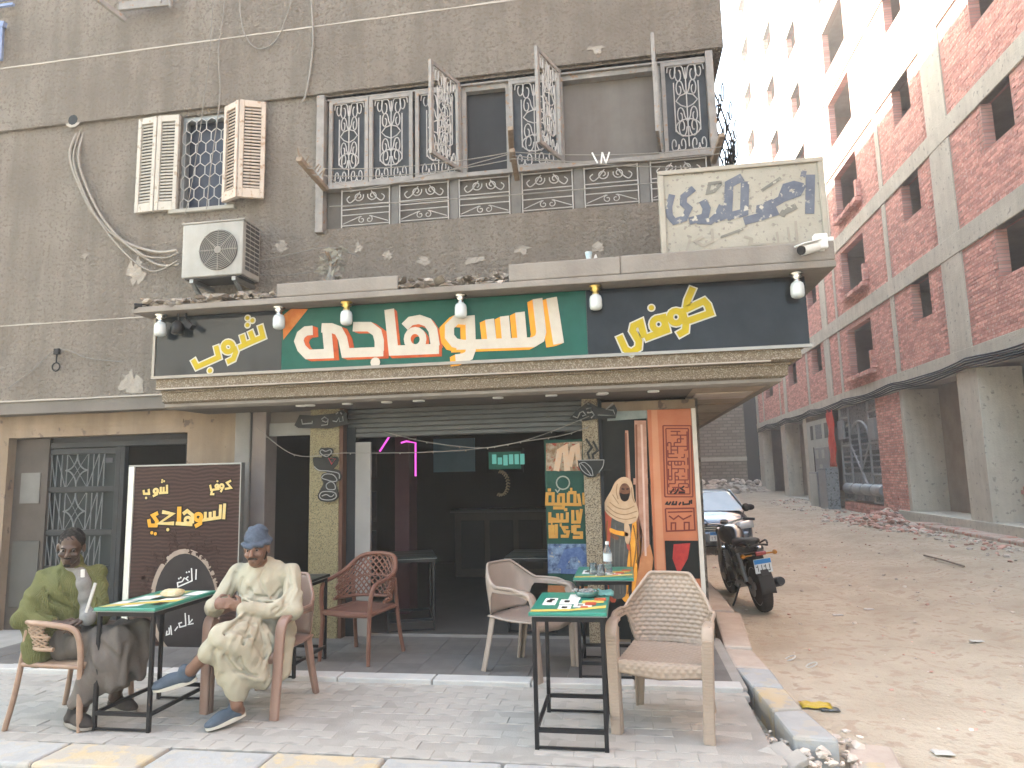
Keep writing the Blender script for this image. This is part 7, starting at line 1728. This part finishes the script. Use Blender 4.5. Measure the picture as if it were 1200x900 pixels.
def eyes(T, R, parent, lid):
    for s_ in (-1, 1):
        b = MB(); c = Vector(T(s_*.031, -.0775, -.004)); b.ico(c, .0102, 2, smooth=True); o = b.build("eye", m_eyew, parent)
        q = Vector(T(s_*.031+.001, -.0865, -.0045)); MB().ico(q, .0068, 2, smooth=True).build("iris", m_iris, o)
m_eyew = flat("eye_white", (.26, .22, .2), .3); m_iris = flat("eye_dark", (.01, .007, .005), .15)
def skin(name, col, lip): 
    return M(name, col, .5, var=.25, scale=18, bump=.12, bscale=130, spec=.4)
V3 = lambda *a: np.array(a, float)
# ---------------------------------------------------------------- man in the pale robe and knit cap
p2 = thing("person", "man in a pale beige robe and blue-grey knit cap sitting cross-legged with clasped hands", "person", (-2.57, 4.6, 0))
sk2 = skin("skin_brown", (.17, .09, .06), None)
HC = V3(-2.585, 4.555, 1.075); HR = rotm(rad(10), rad(4), rad(-3))
F = Field((-3.15, 3.85, 0.0), (-2.1, 4.95, 1.3), .0058)
T2 = head(F, HC, HR, 1.02, 1.05)
neck0 = V3(-2.59, 4.63, .92); pel = V3(-2.56, 4.7, .5); che = V3(-2.585, 4.68, .82)
F.cap(neck0-V3(0, 0, .03), HC+V3(0, .02, -.05), .058, .055, .02); F.ell(che, (.14, .09, .15), None, .03); F.ell(pel, (.15, .12, .09), None, .04); F.cap(pel, che, .12, .095, .04)
shL, shR = V3(-2.79, 4.66, .9), V3(-2.375, 4.66, .9)                    # viewer's left and right
elL, elR = V3(-2.87, 4.52, .665), V3(-2.285, 4.52, .655)
wrL, wrR = V3(-2.735, 4.29, .735), V3(-2.545, 4.325, .705)
for a, b, c in ((shL, elL, wrL), (shR, elR, wrR)): F.cap(a+V3(0, 0, -.02), b, .038, .036, .02); F.cap(b, c, .036, .026, .02); F.cap(che+V3(0, 0, .06), a+V3(0, 0, -.02), .045, .036, .03)
hand(F, wrL, (.92, -.1, .12), (.1, .9, -.3), .5, (0, 0, 1), .95); hand(F, wrR, (-.9, -.3, .42), (.1, .85, .1), .62, (0, 0, 1), .95)
hipA, hipB = V3(-2.66, 4.62, .47), V3(-2.46, 4.62, .47)
knS, anS = V3(-2.6, 4.2, .47), V3(-2.515, 4.24, .13)                   # standing leg
knC, anC = V3(-2.57, 4.15, .565), V3(-2.79, 4.16, .355)                  # leg crossed over it
F.chain([hipA, knS, anS], [.075, .055, .035], .02); F.chain([hipB, knC, anC], [.075, .055, .036], .02)
footS = (V3(-2.5, 4.31, .045), V3(-2.645, 4.12, .012)); footC = (V3(-2.78, 4.2, .285), V3(-3.015, 4.1, .245))
F.cap(anS, footS[0]+V3(-.02, -.03, .03), .034, .036, .02); F.cap(anC, footC[0]+V3(-.03, -.01, .05), .035, .036, .02)
body2 = F.build("body", sk2, p2)
eyes(T2, HR, body2, sk2)
m_hair2 = M("hair_dark", (.02, .016, .014), .9, col2=(.05, .042, .036), scale=60, bump=.6, bscale=160)
F = Field(HC-.16, HC+.16, .0038); F.ell(T2(.013, -.096, -.0575), (.018, .009, .0065), HR, .006); F.ell(T2(-.013, -.096, -.0575), (.018, .009, .0065), HR, .006); F.cap(T2(-.03, -.085, -.066), T2(-.02, -.093, -.06), .005, .006, .006); F.cap(T2(.03, -.085, -.066), T2(.02, -.093, -.06), .005, .006, .006)
F.build("moustache", m_hair2, p2)
F = Field(HC-.16, HC+.16, .005)
for s_ in (-1, 1): F.cap(T2(s_*.066, .01, -.03), T2(s_*.058, -.02, -.075), .01, .008, .006); F.ell(T2(s_*.03, -.089, .012), (.019, .006, .0045), HR, .004)
F.ell(T2(0, .045, -.03), (.062, .055, .055), HR, .01); F.build("hair", m_hair2, p2)
m_cap = M("knit_blue_grey", (.065, .085, .12), .95, col2=(.12, .145, .19), scale=40, bump=.8, bscale=120, bdist=.01)
F = Field(HC-.2, HC+.2, .0055); F.ell(T2(0, .014, .052), (.083, .102, .09), HR, .01); F.ell(T2(.0, .02, .11), (.06, .07, .045), HR, .03)
cN = HR @ V3(0, .12, -1); F.cut(T2(0, 0, .025), cN)
for k in range(24):
    a0, a1 = 2*math.pi*k/24, 2*math.pi*(k+1)/24
    F.cap(T2(.08*math.cos(a0), .012+.1*math.sin(a0), .034+.012*math.sin(a0)*.6), T2(.08*math.cos(a1), .012+.1*math.sin(a1), .034+.012*math.sin(a1)*.6), .0165, None, .012)
F.ripple(.0035, folds((1, 60, 20, 90, 0), (.7, 20, 70, 60, 1))); F.build("knit_cap", m_cap, p2)
m_robe = M("robe_pale_beige", (.43, .39, .29), .9, col2=(.53, .49, .38), scale=3, bump=.4, bscale=20, bdist=.014)
F = Field((-3.1, 3.95, .1), (-2.1, 4.95, 1.08), .0065)
F.ell(che+V3(0, 0, -.015), (.185, .125, .18), None, .05); F.ell(pel+V3(0, -.02, 0), (.205, .16, .11), None, .06); F.cap(pel+V3(0, -.06, .05), che+V3(0, -.01, 0), .17, .155, .06); F.cap(neck0+V3(0, .0, -.035), neck0+V3(0, -.005, .012), .085, .067, .03)
for a, b, c in ((shL, elL, wrL), (shR, elR, wrR)):
    F.cap(che+V3(0, 0, .085), a+V3(0, 0, -.015), .075, .058, .04); F.cap(a+V3(0, 0, -.015), b, .06, .06, .03); F.cap(b, b+(c-b)*.93, .06, .043, .025); F.cap(b+(c-b)*.9, b+(c-b)*.98, .04, .044, .012)
# lap and skirt hung from the crossed knee
F.cap(hipB, knC+V3(0, .02, 0), .12, .082, .05); F.cap(hipA, knS+V3(0, .02, .02), .12, .085, .06); F.cap(hipA+V3(.05, -.05, .03), knC+V3(.05, .1, -.01), .12, .08, .06)
F.cap(knC, knC+(anC-knC)*.52, .08, .058, .04); F.cap(knC+V3(.07, .06, -.05), V3(-2.44, 4.33, .3), .09, .07, .06); F.cap(V3(-2.44, 4.42, .46), V3(-2.345, 4.47, .25), .085, .045, .06); F.cap(V3(-2.36, 4.55, .45), V3(-2.32, 4.5, .28), .07, .035, .06)
F.cap(knS, V3(-2.53, 4.235, .24), .085, .062, .05); F.cap(V3(-2.53, 4.235, .3), V3(-2.51, 4.25, .185), .066, .052, .05); F.cap(V3(-2.53, 4.26, .38), V3(-2.4, 4.36, .23), .07, .05, .05); F.cap(V3(-2.62, 4.22, .42), V3(-2.6, 4.22, .3), .06, .035, .04)
F.ripple(.0042, folds((1.0, 30, -16, 26, .4), (.7, -46, 24, 30, 1.7), (.35, 85, 50, -40, 2.1)))
g = np.meshgrid(*F.ax, indexing='ij', sparse=True)
for (p0, q0, r_) in ((V3(-2.6, 4.14, .66), V3(-2.42, 4.36, .3), .02), (V3(-2.5, 4.1, .66), V3(-2.33, 4.4, .36), .018), (V3(-2.68, 4.16, .62), V3(-2.5, 4.2, .3), .016), (V3(-2.35, 4.38, .56), V3(-2.6, 4.2, .68), .016), (V3(-2.9, 4.44, .74), V3(-2.8, 4.56, .62), .012), (V3(-2.24, 4.46, .7), V3(-2.4, 4.5, .62), .012), (V3(-2.62, 4.5, .9), V3(-2.72, 4.5, .66), .011), (V3(-2.5, 4.5, .86), V3(-2.42, 4.5, .64), .011)):
    F.cap(p0, q0, r_*.8, r_*.5, .03, True)
K = lambda *pts: [(160+x*.3, 600+y*.3) for x, y in pts]
for pts in (K((395, 380), (330, 430), (285, 500)), K((430, 400), (350, 470), (300, 545), (310, 600)), K((455, 410), (420, 500), (400, 580), (440, 640)), K((480, 430), (500, 520), (470, 600)), K((520, 480), (540, 550), (520, 640)), K((345, 560), (390, 620), (470, 640)),
            K((500, 215), (480, 260), (500, 320)), K((590, 215), (600, 290), (575, 350), (530, 385)), K((620, 300), (590, 360), (545, 400)), K((560, 300), (530, 340), (500, 350)), K((385, 240), (370, 300), (345, 350)), K((410, 260), (400, 320), (430, 340)), K((340, 330), (365, 350), (400, 345)), K((440, 300), (470, 330), (540, 330))):
    F.crease(pts)
F.build("robe", m_robe, p2)
b = MB(); pk_ = [at(x, y, 1, 4.528) for x, y in ((312, 683), (337, 684), (335, 703), (313, 702))]
MB().tube(spline([Vector(neck0)+Vector((.072*math.cos(t), -.004+.072*math.sin(t)*1.0, .006+.012*math.sin(t))) for t in [2*math.pi*k/16 for k in range(16)]], 2, True), .007, 6, closed=True).build("neckband", m_robe, p2)
MB().tube([Vector(neck0)+Vector((-.028, -.078, -.01)), Vector(neck0)+Vector((-.022, -.1, -.06)), Vector(neck0)+Vector((-.02, -.112, -.13))], .005, 6).build("placket", m_robe, p2)
m_shoe = M("shoe_slate_canvas", (.07, .095, .125), .85, col2=(.11, .14, .18), scale=20, bump=.5, bscale=150); m_sole = flat("shoe_sole_white", (.6, .57, .5), .7, bump=.3)
for h_, t_, uv, nm in ((footS[0], footS[1], (0, 0, 1), "shoe"), (footC[0], footC[1], (.12, -.25, .95), "shoe")):
    F = Field(np.minimum(h_, t_)-.14, np.maximum(h_, t_)+.14, .0045); shoe(F, h_, t_, uv); so2 = F.build(nm, m_shoe, p2); sole("sole", h_, t_, uv, m_sole, so2)
# ---------------------------------------------------------------- man in the green cardigan
p1 = thing("person", "man in an olive green ribbed cardigan and grey robe sitting hunched by the table", "person", (-3.75, 4.27, 0))
sk1 = skin("skin_dark", (.05, .028, .019), None)
HC = V3(-3.72, 4.17, 1.13); HR = rotm(rad(32), rad(12), rad(4))
F = Field((-4.2, 3.8, 0), (-3.1, 4.75, 1.35), .0058); T1 = head(F, HC, HR, .98, .95)
neck0 = V3(-3.77, 4.24, .985); pel = V3(-3.8, 4.3, .49); che = V3(-3.8, 4.27, .83)
F.cap(neck0-V3(.01, -.02, .04), HC+HR @ V3(0, .025, -.055), .053, .05, .02); F.ell(che, (.12, .09, .15), None, .03); F.ell(pel, (.14, .12, .09), None, .04); F.cap(pel, che, .11, .09, .04)
shN, shF = V3(-3.93, 4.2, .945), V3(-3.65, 4.33, .955)
elN, elF = V3(-3.94, 4.06, .68), V3(-3.53, 4.24, .68)
wrN, wrF = V3(-3.68, 4.06, .645), V3(-3.545, 4.14, .665)
for a, b, c in ((shN, elN, wrN), (shF, elF, wrF)): F.cap(a+V3(0, 0, -.035), b, .038, .036, .02); F.cap(b, c, .036, .025, .02); F.cap(che+V3(0, 0, .05), a+V3(0, 0, -.035), .045, .036, .03)
hand(F, wrN, (.85, -.1, -.1), (0, .6, -.6), .55, (0, 0, 1), .95); hand(F, wrF, (-.5, -.7, -.1), (.3, .2, -.8), .5, (0, 0, 1), .95)
knN, knF = V3(-3.34, 4.16, .53), V3(-3.34, 4.36, .53); anN, anF = V3(-3.53, 4.12, .11), V3(-3.5, 4.38, .11)
F.chain([pel+V3(.06, -.09, -.02), knN, anN], [.08, .056, .036], .02); F.chain([pel+V3(.06, .09, -.02), knF, anF], [.08, .056, .036], .02)
ft = ((V3(-3.62, 4.1, .03), V3(-3.4, 4.06, .012)), (V3(-3.56, 4.4, .03), V3(-3.34, 4.38, .012)))
F.cap(anN, ft[0][0]+V3(.05, 0, .03), .035, .035, .02); F.cap(anF, ft[1][0]+V3(.05, 0, .03), .035, .035, .02)
body1 = F.build("body", sk1, p1); eyes(T1, HR, body1, sk1)
m_hair1 = M("hair_black_short", (.012, .011, .011), .95, col2=(.03, .028, .027), scale=80, bump=.8, bscale=200)
F = Field(HC-.17, HC+.17, .0045); F.ell(T1(0, .018, .036), (.076, .092, .088), HR, .01); F.cut(T1(0, -.058, .05), HR @ V3(0, -1, -.55)); F.cut(T1(0, 0, -.02), HR @ V3(0, -.35, -1)); F.ripple(.002, folds((1, 160, 120, 140, 0), (1, -130, 150, 90, 1)))
F.build("hair", m_hair1, p1)
F = Field(HC-.16, HC+.16, .0045); F.ell(T1(0, -.085, -.058), (.026, .008, .005), HR, .005); F.ell(T1(0, -.08, -.108), (.022, .012, .012), HR, .008)
for s_ in (-1, 1): F.ell(T1(s_*.03, -.087, .012), (.019, .006, .0045), HR, .004)
F.build("beard", m_hair1, p1)
m_card = M("cardigan_olive", (.115, .12, .045), .95, col2=(.17, .175, .075), scale=10, bump=.3, bscale=120)
def rib_wave(m):
    nt = m.node_tree; w = nt.nodes.new("ShaderNodeTexWave"); w.bands_direction = 'X'; w.inputs["Scale"].default_value = 30; w.inputs["Distortion"].default_value = 2.5; tcn = [n for n in nt.nodes if n.type == 'TEX_COORD'][0]; nt.links.new(tcn.outputs["Object"], w.inputs[0])
    b = nt.nodes.new("ShaderNodeBump"); b.inputs["Strength"].default_value = .5; b.inputs["Distance"].default_value = .007; nt.links.new(w.outputs["Fac"], b.inputs["Height"])
    ob = [n for n in nt.nodes if n.type == 'BUMP' and n != b][0]; nt.links.new(ob.outputs[0], b.inputs["Normal"]); nt.links.new(b.outputs[0], nt.nodes["Principled BSDF"].inputs["Normal"])
rib_wave(m_card)
F = Field((-4.25, 3.8, .3), (-3.2, 4.75, 1.1), .0065)
F.ell(che+V3(-.01, .01, -.02), (.18, .14, .19), None, .05); F.ell(pel+V3(-.03, 0, .02), (.2, .18, .12), None, .06); F.cap(pel+V3(-.02, 0, .02), che, .17, .16, .06); F.cap(neck0+V3(-.03, .02, -.06), neck0+V3(-.015, .02, .03), .085, .074, .03)
F.cap(V3(-3.9, 4.12, .8), V3(-3.86, 4.1, .45), .08, .09, .05)
for a, b, c in ((shN, elN, wrN), (shF, elF, wrF)): F.cap(che+V3(-.01, .01, .07), a+V3(0, 0, -.03), .078, .056, .045); F.cap(a+V3(0, 0, -.03), b, .058, .06, .035); F.cap(b, b+(c-b)*.75, .068, .05, .03)
F.ripple(.004, folds((1, 34, 28, 50, .3), (.7, -36, 30, 25, 1.2)))
for p0, q0 in ((V3(-3.97, 4.02, .78), V3(-3.84, 4.0, .72)), (V3(-3.92, 3.98, .72), V3(-3.82, 4.02, .62)), (V3(-4.0, 4.05, .62), V3(-3.85, 4.0, .58))): F.cap(p0, q0, .012, .008, .03, True)
# open front: a wedge from the neck to the lap where the shirt shows
for z0, z1, w0, w1 in () and ((.97, .8, .03, .042), (.8, .55, .042, .055)): F.cap(V3(-3.715, 4.115, z0), V3(-3.7, 4.09, z1), w0+.012, w1+.012, .012, True)
strip = [F.hit(x, y, .018) for x, y in ((94, 672), (97, 684), (100, 698), (102, 712), (103, 724))]
for pts in (((52, 690), (62, 705), (80, 712)), ((45, 715), (62, 728), (85, 728)), ((60, 740), (75, 735), (92, 738)), ((112, 690), (116, 705), (112, 718)), ((70, 670), (72, 690), (84, 704))): F.crease(pts, off=(2, 6))
F.build("cardigan", m_card, p1)
m_shirt = M("shirt_grey_marl", (.2, .2, .195), .9, col2=(.29, .29, .28), scale=25, bump=.3, bscale=120)
F = Field((-4.1, 3.85, .4), (-3.4, 4.6, 1.05), .0065); F.ell(che+V3(.01, -.01, -.02), (.14, .115, .17), None, .04); F.cap(pel+V3(.01, -.01, .03), che+V3(.01, -.01, 0), .13, .12, .04); F.cap(neck0+V3(0, 0, -.06), neck0+V3(0, 0, -.01), .066, .058, .03); strip = [v for v in strip if v is not None]
for a_, b_ in zip(strip, strip[1:]): F.cap(a_, b_, .042, .05, .02)
F.build("shirt", m_shirt, p1)
q = at(97, 672, 1, 4.105); MB().obox(at(97, 672, 1, 4.09), (.009, .006, 0), (0, .004, 0), (.002, -.004, .026)).build("collar_tab", flat("tab_white", (.7, .7, .68), .6), p1, bevel=.003)
MB().bar(at(112, 683, 1, 4.06), at(101, 718, 1, 4.05), .012, .02).build("folded_paper", flat("paper_pale", (.5, .49, .47), .7), p1, bevel=.003)
m_robe1 = M("robe_grey_brown", (.12, .104, .092), .9, col2=(.18, .158, .142), scale=4, bump=.5, bscale=16, bdist=.02)
F = Field((-4.0, 3.85, .05), (-3.05, 4.7, .75), .0065)
F.ell(pel+V3(.03, 0, -.0), (.18, .17, .1), None, .06)
for k_, a_ in ((knN, anN), (knF, anF)):
    s_ = -1 if k_ is knN else 1
    F.cap(pel+V3(.05, s_*.09, 0), k_+V3(.0, 0, 0), .115, .085, .05); F.cap(k_, k_+V3(.015, 0, -.27), .085, .06, .05); F.cap(k_+V3(-.03, 0, -.05), a_+V3(.02, 0, .1), .085, .075, .06)
F.cap(knN+V3(0, .05, -.02), knF+V3(0, -.05, -.02), .07, .07, .06); F.cap(knN+V3(-.02, .06, -.2), knF+V3(-.02, -.06, -.2), .055, .055, .06); F.cap(V3(-3.42, 4.12, .42), V3(-3.5, 4.1, .17), .07, .07, .05)
F.cut(V3(-3.4, 4.2, .185), (.45, 0, -1)); F.ripple(.008, folds((1, 38, 22, 12, .3), (.7, -30, 44, 18, 1.2), (.5, 70, 20, 10, 2)))
for p0, q0 in ((V3(-3.52, 4.03, .56), V3(-3.34, 4.06, .3)), (V3(-3.44, 4.04, .6), V3(-3.26, 4.1, .42)), (V3(-3.5, 4.0, .45), V3(-3.42, 4.03, .22)), (V3(-3.25, 4.14, .5), V3(-3.27, 4.12, .25))): F.cap(p0, q0, .014, .01, .03, True)
F.build("robe", m_robe1, p1)
m_shoe1 = M("sandal_dark", (.03, .026, .024), .7, col2=(.06, .05, .045), scale=20)
for h_, t_ in ft:
    F = Field(np.minimum(h_, t_)-.14, np.maximum(h_, t_)+.14, .005); shoe(F, h_, t_); so2 = F.build("shoe", m_shoe1, p1); sole("sole", h_, t_, (0, 0, 1), m_pipe, so2)
# ================================================================ BUILDING ACROSS THE MAIN STREET (behind the camera; seen mirrored in the sign)
opp = thing("apartment_building", "pale plastered apartment building with shuttered windows across the main street", "building", (-18, -9.5, -.2))
m_opp = M("opposite_plaster", (.4, .38, .345), .9, col2=(.53, .51, .465), scale=.8, streak=.25)
ow = []
for fl in range(4):
    for k in range(9): ow.append((-32.5+k*3.3, -31.3+k*3.3, 1.0+fl*3.1, 2.5+fl*3.1))
tmp = MB(); wall_holes(tmp, -34, -3.5, -.3, 12.8, 9.5, .25, ow)
b = MB(); b.add([(v[0], -v[1], v[2]) for v in tmp.v], [tuple(reversed(f)) for f in tmp.f]); b.build("wall", m_opp, opp, fix=False)
MB().box(-34, -3.5, -20, -9.752, -.3, 12.8).build("core", m_dark, opp); MB().box(-34.3, -3.2, -20.2, -9.2, 12.803, 13.2).build("roof", m_conc, opp)
for h in ow: MB().box(h[0]+.02, h[0]+.55, -9.49, -9.44, h[2], h[3]).box(h[1]-.55, h[1]-.02, -9.49, -9.44, h[2], h[3]).build("shutter", m_shut, opp)
# ================================================================ DUSTY AIR
hz = MB().box(-155, 155, -155, 155, -1.8, 38).build("haze", None) if False else None
hm = bpy.data.materials.new("dusty_air"); hm.use_nodes = True; nt = hm.node_tree; nt.nodes.remove(nt.nodes["Principled BSDF"])
pv = nt.nodes.new("ShaderNodeVolumePrincipled"); pv.inputs["Color"].default_value = (.95, .94, .93, 1); pv.inputs["Density"].default_value = .0034; pv.inputs["Anisotropy"].default_value = .35
nt.links.new(pv.outputs[0], nt.nodes["Material Output"].inputs["Volume"])
tag(MB().box(-160, 160, -160, 160, -1.8, 38).build("haze", hm), kind="stuff")
SC.cycles.volume_bounces = 1
